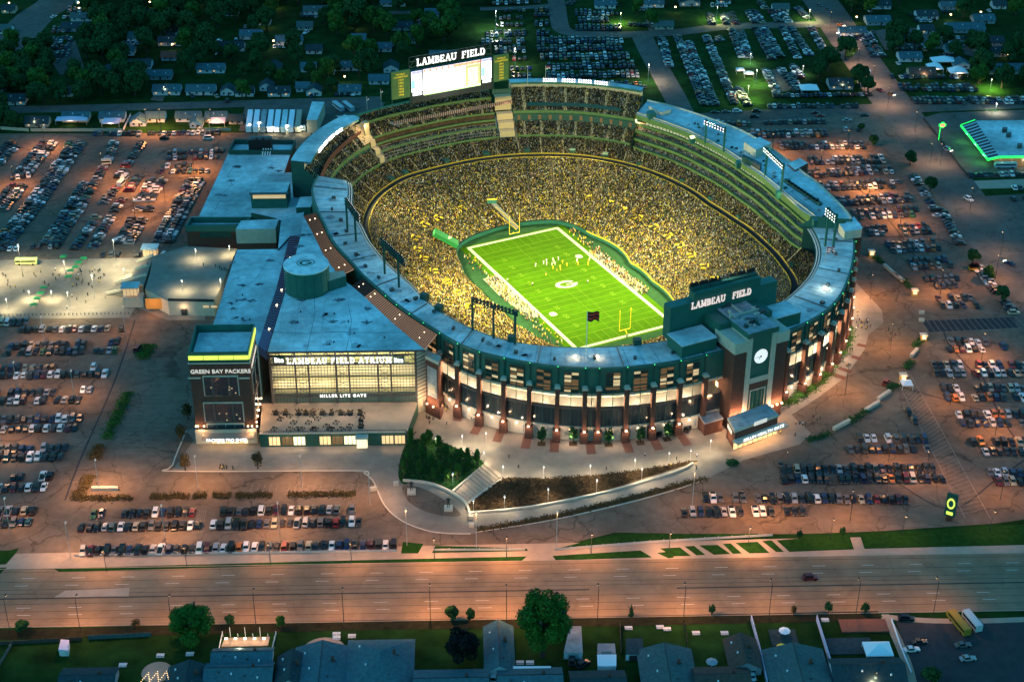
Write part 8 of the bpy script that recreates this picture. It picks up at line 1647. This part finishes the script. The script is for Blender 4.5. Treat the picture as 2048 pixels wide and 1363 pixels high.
fence([(1369, 1252), (1376, 1300), (1385, 1363)], 1.2, 'pole_dark', 'thin dark wire fence left of the swing lawn', 3, .06); fence([(1240, 1250), (1242, 1310)], 1.6, 'pole_dark', 'dark fence right of the flat garage', 3, .2); fence([(445, 1268), (438, 1300)], 1.2, 'white_metal', 'white rail left of the patio', 2.5, .06); fence([(552, 1268), (544, 1300)], 1.2, 'white_metal', 'white rail right of the patio', 2.5, .06)
fence([(1783, 1240), (1800, 1290), (1822, 1345)], .8, 'tent_white', 'low white kerb rail beside the dark lot', 3, .3); fence([(150, 1112), (795, 1102)], 1.0, 'pole_light', 'thin metal rail along the front row of cars', 5, .06); fence([(1110, 1100), (1300, 1085), (1545, 1071)], 1.0, 'pole_light', 'thin metal rail along the drive verge', 5, .1); fence([(868, 1101), (1050, 1100)], 1.0, 'pole_light', 'thin metal rail on the small verge', 5, .08)
fence([(1846, 238), (1880, 280), (1920, 335), (1940, 358)], 1.3, 'pole_dark', 'dark fence along the green roofed store lot', 4, .15)
# hedges
def hedge(l, w, h, m, label, n=900, z=0.0):
    q = pxs(l, z); g = empty('hedge', tuple(q[0]), label, 'hedge'); b = MB(); r_ = random.Random(int(l[0][0]))
    Ls = [(q[i+1]-q[i]).length for i in range(len(q)-1)]; T = sum(Ls)
    for k in range(n):
        s = r_.random()*T; i = 0
        while s > Ls[i] and i < len(Ls)-1: s -= Ls[i]; i += 1
        d = (q[i+1]-q[i]).normalized(); nn_ = Vector((-d.y, d.x, 0)); lump = .6+.4*sin((s+i*7)*.8); p = q[i]+d*s+nn_*r_.gauss(0, w/3.2)+Vector((0, 0, r_.random()*h*lump+.1)); n1 = Vector((r_.gauss(0, 1), r_.gauss(0, 1), r_.gauss(0, .6))).normalized()*r_.uniform(.2, .42); n2 = n1.orthogonal().normalized()*r_.uniform(.15, .35); b.face([p-n1, p-n2, p+n1, p+n2])
    b.build('foliage', m, g)
hedge([(150, 997), (266, 997)], 3, 1.3, 'leaf_brown', 'rusty planted strip, leftmost before the shop plaza'); hedge([(300, 995), (378, 993)], 3, 1.3, 'leaf_brown', 'rusty planted strip, second from the left'); hedge([(386, 993), (414, 992)], 3, 1.3, 'leaf_brown', 'short rusty planted strip, middle', 400); hedge([(424, 992), (462, 991)], 3, 1.3, 'leaf_brown', 'short rusty planted strip, right of the middle', 400); hedge([(470, 992), (545, 990)], 3, 1.3, 'leaf_brown', 'rusty planted strip before the right forecourt'); hedge([(575, 991), (712, 988)], 3, 1.3, 'leaf_brown', 'rusty planted strip, rightmost', 1200)
hedge([(150, 1000), (172, 968), (182, 950)], 4, 1.5, 'leaf_brown', 'rusty shrubs at the corner of the left drive', 900); hedge([(188, 920), (200, 892)], 4, 1.5, 'leaf_brown', 'low shrubs along the left drive, lowest'); hedge([(212, 880), (240, 820), (258, 785)], 4.5, 1.8, 'leaf_mid', 'long dark hedge along the left drive', 1600); hedge([(285, 720), (300, 690)], 5, 2.2, 'leaf_mid', 'dense hedge at the top of the left drive', 900)
hedge([(952, 1060), (1004, 1052), (1110, 1033), (1250, 999), (1350, 973), (1412, 957)], 2.6, 1.0, 'leaf_brown', 'low hedge curving beside the front walkway', 2600); hedge([(1705, 742-10), (1690, 745-8)], 1, 1, 'leaf_dark', 'x', 10) if False else None
hedge([(1700, 660), (1692, 690), (1672, 722)], 4.5, 3.0, 'leaf_mid', 'leafy bushes against the right stadium wall, upper', 1500); hedge([(1665, 735), (1640, 765), (1610, 790), (1580, 805), (1555, 812)], 4.5, 3.0, 'leaf_mid', 'leafy bushes against the right stadium wall, lower', 2400)
for l, lb in (([(1748, 515), (1765, 527)], 'upper planter shrubs on the right drive'), ([(1806, 560), (1822, 578)], 'planter shrubs above the booth'), ([(1828, 695), (1845, 678)], 'planter shrubs below the booths'), ([(1812, 740), (1822, 722)], 'planter shrubs left of the lamp row'), ([(1776, 778), (1796, 768)], 'planter shrubs by the white canopy'), ([(1698, 845), (1735, 822)], 'long planter shrubs on the curved drive'), ([(1614, 882), (1660, 868)], 'planter shrubs near the gate house'), ([(1455, 930), (1475, 924)], 'small planter shrubs at the walkway end')): hedge(l, 3, 1.6, 'leaf_dark', lb, 420)
for l, lb in (([(1768, 532), (1796, 556)], 'upper pale barrier on the right drive'), ([(1789, 549), (1807, 565)], 'second pale barrier on the right drive'), ([(1822, 714), (1834, 700)], 'short pale barrier below the booths'), ([(1756, 800), (1779, 784)], 'pale barrier left of the white canopy'), ([(1731, 822), (1757, 806)], 'pale barrier on the curved drive'), ([(1667, 860), (1699, 843)], 'pale barrier near the gate house'), ([(1838, 627), (1848, 627)], 'small pale block left of the striped strip'), ([(1838, 642), (1848, 642)], 'lower small pale block left of the striped strip'), ([(741, 981), (753, 978)], 'left pale block by the curved kerb'), ([(788, 970), (797, 968)], 'right pale block by the curved kerb'), ([(937, 1036), (947, 1036)], 'pale stone block at the walkway foot'), ([(938, 1052), (948, 1052)], 'lower pale stone block at the walkway foot'), ([(184, 979), (236, 979)], 'low white barrier by the left strip')):
    a, c = pxs(l); b = MB(); b.beam((a.x, a.y, .7), (c.x, c.y, .7), 1.4, h=1.4); o = b.build('barrier', 'limestone', loc=(a.x, a.y, 0)); tag(o, lb, 'barrier')
# bed planting
def tufts(name, poly, n, m, h, label, z=.1):
    q = [PX(u, v) for u, v in poly]; tri = tessellate_polygon([[Vector((p.x, p.y, 0)) for p in q]]); ar = [abs((q[b_]-q[a]).cross(q[c]-q[a]).z) for a, b_, c in tri]; r_ = random.Random(5); b = MB()
    for k in r_.choices(tri, ar, k=n):
        s, t = sorted((r_.random(), r_.random())); p = q[k[0]]*s+q[k[1]]*(t-s)+q[k[2]]*(1-t); p.z = z+r_.random()*h; n1 = Vector((r_.gauss(0, 1), r_.gauss(0, 1), r_.gauss(0, .8))).normalized()*r_.uniform(.2, .5); n2 = n1.orthogonal().normalized()*r_.uniform(.15, .35); b.face([p-n1, p-n2, p+n1, p+n2])
    tag(b.build(name, m), label, kind='stuff')
tufts('ground_planting', [(942, 1019), (937, 1008), (1005, 958), (1080, 958), (1190, 951), (1290, 939), (1384, 922), (1384, 926), (1300, 951), (1200, 983), (1080, 1008), (1000, 1020)], 7000, 'soil', 1.0, 'dark low planting in the sloping bed')
tufts('ground_planting', [(797, 952), (800, 920), (812, 888), (835, 878), (880, 882), (930, 905), (968, 926), (930, 960), (903, 982), (870, 972), (830, 962)], 4000, 'leaf_dark', .7, 'low green growth on the lawn mound')
ribb = MB(); ribbon_mb(ribb, pxs([(-60, 1270), (700, 1250), (1050, 1245), (1760, 1231)]), 5, .075); mat('verge_dirt', (.022, .022, .012), .9, .4, .4); tag(ribb.build('verge_soil', 'verge_dirt'), kind='structure')
# scattered trees
D, E_, Gp = ['dark', 'dark', 'mid', 'dark'], 'leafy dark green tree among the far houses', 'trees among the far houses, upper left'
scatter([(180, -40), (960, -40), (960, 20), (880, 90), (800, 130), (740, 155), (620, 150), (500, 150), (300, 148), (175, 160), (170, 100)], 150, 12, 20, D, E_, Gp)
scatter([(-60, 185), (60, 165), (110, 160), (290, 158), (295, 195), (200, 205), (-60, 215)], 24, 13, 19, D, 'leafy dark tree along the far left street', 'trees along the far left street')
scatter([(20, 100), (92, 82), (100, 150), (50, 165), (10, 165)], 9, 13, 19, D, 'large dark tree between the left road and the small lot', 'trees beside the far left road')
scatter([(-60, 210), (60, 222), (55, 260), (-60, 258)], 6, 12, 16, D, 'dark tree left of the white fence', 'trees at the left end of the white fence')
scatter([(490, 145), (760, 150), (760, 175), (480, 195)], 9, 9, 13, D, 'dark tree between the houses behind the street', 'trees behind the far street')
scatter([(960, -60), (1660, -60), (1610, -8), (1500, 8), (1420, 6), (1300, 28), (1260, 36), (1230, -5), (960, -12)], 40, 12, 18, D, 'dark tree at the top edge beyond the lots', 'trees along the top edge')
scatter([(1660, -60), (2140, -60), (2140, 60), (1990, 60), (1900, 30), (1780, 30), (1720, 80), (1690, 40)], 44, 13, 20, D, 'dark tree in the housing area, top right', 'trees at the top right')
scatter([(1760, 75), (2140, 110), (2140, 185), (1960, 178), (1930, 120), (1800, 130)], 26, 13, 19, D, 'dark tree behind the lit grass strip, right', 'trees behind the lit grass strip')
for u, v, w, k, lb in ((1690, 120, 17, 'dark', 'dark round tree left of the right road, upper'), (1655, 142, 17, 'dark', 'dark tree above the white tent, left'), (1638, 155, 13, 'dark', 'dark tree behind the white tent'), (1718, 172, 15, 'dark', 'dark round tree left of the right road, lower'), (1735, 185, 11, 'dark', 'small dark tree nearest the crossing'), (888, 85, 20, 'mid', 'light green tree behind the far scoreboard'), (1300, 55, 13, 'mid', 'bright green tree above the lane'), (485, 198, 13, 'mid', 'bright round bush on the far street'), (1960, 168, 12, 'mid', 'floodlit yellow green tree, right'), (1722, 262, 5, 'dark', 'small dark tree in the top right car park'), (1745, 291, 7, 'dark', 'low dark tree left of the right road'), (1820, 330, 9, 'dark', 'dark tree beside the upper roadside cars'), (1860, 383, 9, 'dark', 'dark tree between roadside cars'), (1945, 525, 8, 'dark', 'dark bush by the orange pickup'), (1975, 560, 8, 'dark', 'dark tree right of the pickup'), (2002, 600, 8, 'dark', 'dark tree beside the lower roadside cars'), (710, 60, 24, 'dark', 'big dark tree on the lawn beyond the far scoreboard'), (640, 235, 0, '', '')):
    if k: tree(u, v, w, w*.95, k, lb)
# ================================================================== GREEN ROOFED STORE, pylon sign, service tents, buses
SR = empty('fuel_store', tuple(PX(2010, 290)), 'low store with blue white striped canopy edged in glowing green', 'store')
q = pxs([(1976, 318), (1998, 313), (2180, 311), (2180, 238), (1950, 240), (1922, 250)], 6)
b = MB(); b.prism([tuple(p[:2]) for p in [q[1], q[2], q[3], q[4]]], 0, 5.6, 0, 1); b.build('store_block', ['window_dim', 'roof_membrane'], SR)
for k in range(13):
    t0, t1 = k/13, (k+.55)/13; b = MB(); b.prism([tuple(q[5].lerp(q[0], t0)[:2]), tuple(q[5].lerp(q[0], t1)[:2]), tuple(q[4].lerp(q[1], t1)[:2]), tuple(q[4].lerp(q[1], t0)[:2])], 5.4, 6.05); b.build('canopy_stripe', 'pole_dark', SR)
b = MB(); b.prism([tuple(p[:2]) for p in (q[0], q[1], q[4], q[5])], 5.2, 5.9); b.build('canopy', 'siding_white', SR)
for a, c in ((q[5], q[0]), (q[0], q[1]), (q[1], q[2]), (q[4], q[5])): b = MB(); b.beam((a.x, a.y, 5.6), (c.x, c.y, 5.6), .5, h=1.1); b.build('neon_edge', 'green_neon', SR)
for t in (.2, .5, .8): p = q[5].lerp(q[0], t); light('POINT', (p.x-1, p.y-1, 4.5), 1500, (.15, 1, .3), radius=.5)
for k in range(5): p = q[1].lerp(q[2], (k+.3)/8); light('POINT', (p.x, p.y-2, 3), 700, (1, .9, .6), radius=.4)
for u, v in ((2010, 258), (2018, 268), (2040, 290)): pxprism([(u-5, v), (u+5, v), (u+5, v-4), (u-5, v-4)], 6, 8, 'steel', 'roof_unit', SR)
p = PX(1877, 280); g = empty('pylon_sign', tuple(p), 'glowing green cross shaped sign on a green pole by the store', 'sign'); b = MB(); b.beam(p, p+Vector((0, 0, 8)), .35); b.build('pole', 'green_neon', g)
b = MB(); b.box((p.x+1, p.y, 9), (4, .6, 1.4)); b.box((p.x+1, p.y, 9), (1.6, .62, 3.4)); b.build('sign_frame', 'green_neon', g); b = MB(); b.box((p.x+1, p.y-.4, 9), (2.4, .3, 1.8)); b.build('sign_face', 'screen_red', g)
# roadside oval sign at lower right
p = PX(1897, 1040); g = empty('roadside_sign', tuple(p), 'tall dark roadside sign with glowing yellow oval face, right', 'sign')
b = MB(); b.box((p.x, p.y, 1.2), (2.2, 1.2, 2.4)); b.build('base', 'brick', g)
def plate(b, rx, rz, cz_, off, m=0, n=24):
    ax = Vector((.85, -.53, 0)).normalized(); nv = Vector((-ax.y, ax.x, 0))*-1
    b.face([(p.x+ax.x*cos(2*pi*i/n)*rx+nv.x*off, p.y+ax.y*cos(2*pi*i/n)*rx+nv.y*off, cz_+sin(2*pi*i/n)*rz) for i in range(n)], m)
b = MB(); ax = Vector((.85, -.53, 0)); b.beam((p.x-ax.x*2.0, p.y-ax.y*2.0, 7), (p.x+ax.x*2.0, p.y+ax.y*2.0, 7), .9, h=10); b.build('sign_body', 'green_dark', g)
b = MB(); plate(b, 1.5, 2.4, 8.0, .7); plate(b, 1.5, 2.4, 8.0, -.7); b.build('oval_face', 'yellow_glow', g); b = MB(); plate(b, .9, 1.5, 8.0, .75); plate(b, .9, 1.5, 8.0, -.75); b.build('oval_mark', 'green_metal', g); b = MB(); b.beam((p.x-ax.x*1.2, p.y-ax.y*1.2, 3.6), (p.x+ax.x*1.2, p.y+ax.y*1.2, 3.6), 1.3, h=1.3); b.build('lower_face', 'yellow_glow', g)
# row of trailer tents in the service yard
for k in range(8):
    u = 497+k*14; rr_ = [(u-6, 254), (u+5, 254), (u+9, 219), (u-1, 219)]; m = ['tent_white', 'tent_white', 'roof_grey', 'tent_white', 'tent_white', 'roof_membrane', 'tent_white', 'siding_tan'][k]
    q = [tuple(p_[:2]) for p_ in pxs(rr_, 4)]; g = empty('service_trailer', (*q[0], 0), 'long pale trailer in the lit service yard, %s from the left' % ordn(k+1), 'trailer', 'trailers in the service yard'); b = MB(); b.prism(q, .8, 4, 0, 0); b.build('box', m, g)
    for s in (.2, .8): c = Vector(q[0]).lerp(Vector(q[3]), s)+Vector((1, 0)); b = MB(); b.box((c.x, c.y, .4), (1.6, 1.2, .8)); b.build('wheel_set', 'tyre', g)
for u, v in ((500, 250), (520, 246), (545, 256), (575, 252), (603, 255)): p = PX(u, v, 3.4); light('POINT', (p.x, p.y-2, 3.2), 1300, (.95, 1, .7), radius=.4); b = MB(); b.box((p.x, p.y-1.5, 4.3), (1.2, .5, .5)); tag(b.build('work_light', 'white_lamp', loc=(p.x, p.y, 0)), 'small white work light among the service trailers', 'work light', 'work lights in the service yard')
g = empty('storage_building', tuple(PX(625, 255)), 'tall box building with pale roof beside the service trailers', 'building'); wallbox(g, [(613, 240), (634, 240), (649, 204), (624, 203)], 0, 8, 'siding_tan', 'roof_membrane', 'block')
def bus(u, v, hd, L, m, label, grp=None, w=2.6, h=3.1, mt=None):
    p = PX(u, v); g = empty('bus', tuple(p), label, 'bus', grp, rad(hd)); b = MB(); b.box((0, 0, .5+(h-.5)/2), (L, w, h-.5)); b.box((L/2+.35, 0, 1.2), (.9, w*.9, 1.4)) if m == 'bus_yellow' else None; b.build('body', m, g, world=False); b = MB(); b.box((-.2, 0, 2.1), (L*.92, w+.06, .8)); b.build('window_band', 'car_glass', g, world=False); b = MB(); b.box((0, 0, h+.04), (L*.96, w*.9, .12)); b.build('roof', mt or m, g, world=False)
    for sx in (-.32, .3):
        for sy in (-1, 1): o = bpy.data.objects.new('wheel', CARM['sedan'][5]); o.parent = g; o.location = (L*sx, sy*(w/2-.1), .45); o.scale = (1.4, 1.4, 1.4); COL.objects.link(o)
mat('bus_yellow', (.30, .17, .02), .6); mat('bus_gold', (.60, .62, .22), .5); mat('bus_white', (.42, .46, .48), .6)
bus(1917, 1252, 105, 11, 'bus_yellow', 'yellow school bus in the dark lot, lower right'); bus(1943, 1248, 105, 9, 'bus_white', 'white truck beside the yellow school bus'); bus(54, 528, 0, 10.5, 'bus_gold', 'yellow green bus parked at the edge of the left plaza'); bus(677, 218, 118, 12, 'bus_white', 'left of two white coaches behind the far left canopy', 'white coaches behind the far stands'); bus(697, 218, 118, 12, 'bus_white', 'right of two white coaches behind the far left canopy', 'white coaches behind the far stands')
bus(575, 262, 5, 9, 'bus_white', 'white motorhome parked before the service trailers, left'); bus(597, 262, 5, 8, 'bus_white', 'white motorhome parked before the service trailers, right'); bus(2010, 335, 0, 12, 'bus_white', 'blue white coach beside the store')
bus(213, 329, 8, 5.5, 'limestone', 'tan box truck between the far left car columns', w=2.4); bus(243, 371, 75, 6, 'bus_white', 'white box truck in the far left car park', w=2.4); bus(250, 360, 75, 6, 'bus_white', 'second white box truck beside the first', w=2.4); bus(1948, 540, 5, 5.5, 'bus_yellow', 'orange yellow truck by the dark bush, right', w=2.2, h=2.4); bus(1900, 150+60, 0, 0.1, 'bus_white', 'x') if False else None
# ================================================================== PEOPLE
def body_mesh(pose):
    vs = [(0, 0, .95), (0, 0, 1.2), (0, 0, 1.42), (0, 0, 1.55), (0, .01, 1.66)]; es = [(0, 1), (1, 2), (2, 3), (3, 4)]; r = [.15, .15, .17, .07, .11]
    st = .22 if pose == 1 else .08
    for s in (-1, 1):
        k = len(vs); fwd = st*s; vs += [(s*.10, 0, .90), (s*.11, fwd*.6, .50), (s*.12, fwd, .06), (s*.12, fwd+.16, .04)]; es += [(0, k), (k, k+1), (k+1, k+2), (k+2, k+3)]; r += [.10, .075, .05, .04]
        k = len(vs); ay = -fwd*.8 if pose < 2 else .35; az = .95 if pose < 2 else 1.35; vs += [(s*.21, 0, 1.40), (s*.27, ay*.3, 1.15), (s*.27, ay+.08, az)]; es += [(2, k), (k, k+1), (k+1, k+2)]; r += [.065, .05, .04]
    me = bpy.data.meshes.new('body'); me.from_pydata(vs, es, []); o = bpy.data.objects.new('tmp', me); COL.objects.link(o)
    m = o.modifiers.new('s', 'SKIN'); 
    for i, rr_ in enumerate(r): me.skin_vertices[0].data[i].radius = (rr_, rr_*.8)
    me.skin_vertices[0].data[0].use_root = True
    dg = bpy.context.evaluated_depsgraph_get(); dg.update(); out = bpy.data.meshes.new_from_object(o.evaluated_get(dg)); bpy.data.objects.remove(o, do_unlink=True)
    out.materials.clear()
    for mm_ in ('skin', 'shirt_green', 'trousers_dark'): out.materials.append(M[mm_])
    for pg in out.polygons:
        z = pg.center.z; pg.material_index = 2 if z < .95 else (0 if z > 1.5 or (abs(pg.center.x) > .22 and z < 1.2) else 1)
    return out
for n_, c in (('skin', (.45, .26, .18)), ('shirt_green', (.02, .09, .04)), ('trousers_dark', (.03, .03, .04)), ('shirt_gold', (.75, .48, .02)), ('shirt_white', (.75, .75, .75)), ('shirt_dark', (.03, .03, .035)), ('shirt_red', (.4, .03, .03)), ('shirt_blue', (.03, .08, .35)), ('trousers_gold', (.65, .42, .03)), ('trousers_white', (.7, .7, .7))): mat(n_, c, .85)
BM = [body_mesh(k) for k in range(3)]
def person(p, sh, tr, label, group, pose=None, sc=1.08):
    o = bpy.data.objects.new('person', BM[random.randrange(3) if pose is None else pose]); o.location = p; o.rotation_euler = (0, 0, random.uniform(0, 6.28)); o.scale = (sc, sc, sc); COL.objects.link(o)
    o.material_slots[1].link = 'OBJECT'; o.material_slots[1].material = M[sh]; o.material_slots[2].link = 'OBJECT'; o.material_slots[2].material = M[tr]; tag(o, label, 'person', group)
wh = [(1071, 533), (1087, 528), (1093, 530), (1093, 524), (1106, 522), (1108, 526), (1110, 530), (1104, 531), (1117, 520), (1154, 524), (1179, 524-3)]
gd = [(1106, 538), (1114, 541), (1121, 540), (1125, 527), (1134, 532), (1156, 530), (1176, 530), (1177, 524), (1092, 550), (1154, 522), (1120, 536)]
for u, v in wh: person(PX(u, v, fz+.03), 'shirt_white', 'trousers_white', 'player in all white strip near midfield of the bright pitch', 'players in white on the pitch', None, 1.15)
for u, v in gd: person(PX(u, v, fz+.03), 'shirt_green' if rt.random() < .5 else 'shirt_gold', 'trousers_gold', 'player in green and gold strip on the bright pitch', 'players in gold on the pitch', None, 1.15)
for u, v in ((1065, 571), (1175, 566), (1015, 563)): person(PX(u, v, fz+.03), 'shirt_white', 'trousers_dark', 'match official in white shirt and dark trousers on the pitch', 'officials on the pitch')
def on_side(s, x0, x1, y0, y1, n, shirts, tr, lab, grp):
    for k in range(n): x, y = rt.uniform(x0, x1)*s, rt.uniform(y0, y1); person(Vector(F(x, y, fz+.05)), rt.choice(shirts), rt.choice(tr), lab, grp)
on_side(-1, 26.4, 33.5, -24, 22, 40, ['shirt_white', 'shirt_dark', 'shirt_dark', 'shirt_gold', 'shirt_blue', 'shirt_green'], ['trousers_dark', 'trousers_dark', 'trousers_gold'], 'person standing in the crowded left bench area of the pitch', 'people in the left bench area')
on_side(1, 26.4, 32.5, -24, 26, 44, ['shirt_gold', 'shirt_white', 'shirt_green', 'shirt_dark', 'shirt_gold', 'shirt_red', 'shirt_blue'], ['trousers_dark', 'trousers_gold'], 'person standing in the crowded right bench area of the pitch', 'people in the right bench area')
on_side(-1, 28, 35, -50, -26, 16, ['shirt_gold', 'shirt_gold', 'shirt_green'], ['trousers_dark'], 'person in gold beside the near left sideline', 'people in gold beside the near left sideline'); on_side(-1, 28, 34, 26, 44, 12, ['shirt_gold', 'shirt_gold', 'shirt_dark'], ['trousers_dark'], 'person in gold beside the far left sideline', 'people in gold beside the far left sideline'); on_side(1, 27, 32, 26, 48, 12, ['shirt_gold', 'shirt_dark', 'shirt_white'], ['trousers_dark'], 'person beside the far right sideline', 'people beside the far right sideline')
def at_px(l, lab, grp, z=.05, sh=('shirt_dark', 'shirt_green', 'shirt_gold', 'shirt_white', 'shirt_dark', 'shirt_dark')):
    for u, v in l: person(PX(u, v, z), rt.choice(sh), 'trousers_dark', lab, grp)
R = lambda u0, u1, v0, v1, n: [(rt.uniform(u0, u1), rt.uniform(v0, v1)) for _ in range(n)]
at_px(R(0, 140, 540, 600, 18)+R(140, 215, 540, 575, 22)+R(100, 260, 545, 628, 14), 'fan walking across the lit left plaza', 'people on the left plaza'); at_px([(407, 532), (431, 534), (439, 537), (443, 540), (449, 541), (453, 542), (455, 541), (296, 532)], 'fan walking on the raised deck', 'people on the raised deck', 7.25)
at_px(R(835, 905, 812, 850, 14), 'fan gathered by the pylon at the stadium entrance', 'people by the stadium entrance'); at_px(R(930, 985, 838, 850, 14), 'fan in the queue at the front gates', 'people queueing at the front gates'); at_px(R(880, 1400, 885, 940, 12), 'person strolling on the front plaza', 'people on the front plaza'); at_px(R(430, 470, 932, 944, 9), 'person walking on the shop forecourt', 'people on the shop forecourt'); at_px(R(1710, 1740, 625, 660, 16), 'fan standing on the right hand plaza', 'people on the right plaza'); at_px([(1592, 848), (1599, 849), (1605, 850), (1611, 850), (1590, 872), (1560, 868), (1626, 836), (1634, 842), (1640, 838)], 'person outside the gate house', 'people outside the gate house'); at_px([(1700, 702), (1704, 701), (1693, 732), (1696, 733), (1700, 733), (1777, 662), (1781, 668), (1790, 670)], 'person on the curved right walkway', 'people on the right walkway')
print('objects', len(bpy.data.objects))
# pickets on the left plaza edge
for k in range(34):
    p = PX(2+k*8, 632-k*.12, 0); b = MB(); b.beam(p, p+Vector((0, 0, 1.1)), .3, n=6); tag(b.build('bollard', 'pole_dark', loc=tuple(p)), 'short dark bollard in the line edging the left plaza', 'bollard', 'bollards edging the left plaza')
for i, (u, v) in enumerate(((168, 524), (158, 532), (152, 541), (142, 548), (138, 560), (88, 582), (82, 593), (75, 604), (68, 616), (128, 520))):
    p = PX(u, v); g = empty('merchandise_tent', tuple(p), 'small green stall on the left plaza', 'stall', 'green stalls across the left plaza'); b = MB(); b.box((0, 0, 2.3), (3.2, 2.6, .5), taper=.6); b.build('canopy', 'green_stall' if 'green_stall' in M else (mat('green_stall', (.03, .30, .08), .6).name), g, world=False)
    for x in (-1.4, 1.4):
        for y in (-1.1, 1.1): b = MB(); b.beam((x, y, 0), (x, y, 2.1), .1); b.build('pole', 'pole_dark', g, world=False)
# statues on the small circle
for u, v, lb in ((830-7, 985, 'dark bronze statue on a pale plinth, left on the paved circle'), (897, 1018, 'dark bronze statue on a pale plinth, right on the paved circle')):
    p = PX(u, v); g = empty('statue', tuple(p), lb, 'statue'); b = MB(); b.box((0, 0, .5), (3.2, 3.2, 1.0)); b.build('plinth', 'limestone', g, world=False); o = bpy.data.objects.new('figure', BM[2]); o.parent = g; o.location = (0, 0, 1.0); o.scale = (2.6, 2.6, 2.6); COL.objects.link(o)
    for s in range(3): o.material_slots[s].link = 'OBJECT'; o.material_slots[s].material = M['pole_dark']
# garden things at the bottom
for i, (u, v) in enumerate(((673, 1268), (673, 1276), (710-6, 1272), (1257, 1256), (1320, 1254), (1334, 1258), (1040, 1325), (1060, 1325), (321, 1311), (380, 1308), (1392, 1266), (1449, 1266), (1650, 1240), (1690, 1256), (246, 1330))):
    p = PX(u, v); b = MB(); b.box((p.x, p.y, .45), (2.6, .9, .08)); b.box((p.x, p.y-.8, .3), (2.6, .35, .06)); b.box((p.x, p.y+.8, .3), (2.6, .35, .06)); b.box((p.x, p.y, .2), (.15, 1.6, .4)); tag(b.build('picnic_table', 'siding_white', loc=tuple(p)), 'pale garden table set on the dark back lawn', 'table', 'pale garden tables on the back lawns')
p = PX(1727, 1252); b = MB(); b.box((p.x, p.y, .3), (16, 6.5, .5)); tag(b.build('garden_deck', 'paving_red', loc=tuple(p)), 'reddish wooden deck in the back garden above the tent', 'deck'); p = PX(1700, 1292); b = MB(); b.box((p.x, p.y, .2), (15, 8, .3)); tag(b.build('garden_patio', 'shingle_dark', loc=tuple(p)), 'dark paved patio left of the garden tent', 'patio'); p = PX(1567, 1275); b = MB(); b.box((p.x, p.y, .2), (9, 8, .3)); tag(b.build('garden_patio', 'shingle_dark', loc=tuple(p)), 'dark paved patio with furniture behind the grey roofed house', 'patio')
for u, v, m, lb in ((1568, 1270, 'tent_white', 'white round table on the dark patio'), (1563, 1303, 'yellow_rail', 'yellow parasol at the patio corner'), (1423, 1332, 'siding_grey', 'pale parasol beside the brown house')):
    p = PX(u, v); g = empty('parasol', tuple(p), lb, 'parasol'); b = MB(); n = 8
    for i in range(n): a0, a1 = 2*pi*i/n, 2*pi*(i+1)/n; b.face([(cos(a0)*2, sin(a0)*2, 2.1), (cos(a1)*2, sin(a1)*2, 2.1), (0, 0, 2.9)])
    b.build('canopy', m, g, world=False); b = MB(); b.beam((0, 0, 0), (0, 0, 2.8), .08); b.build('pole', 'white_metal', g, world=False)
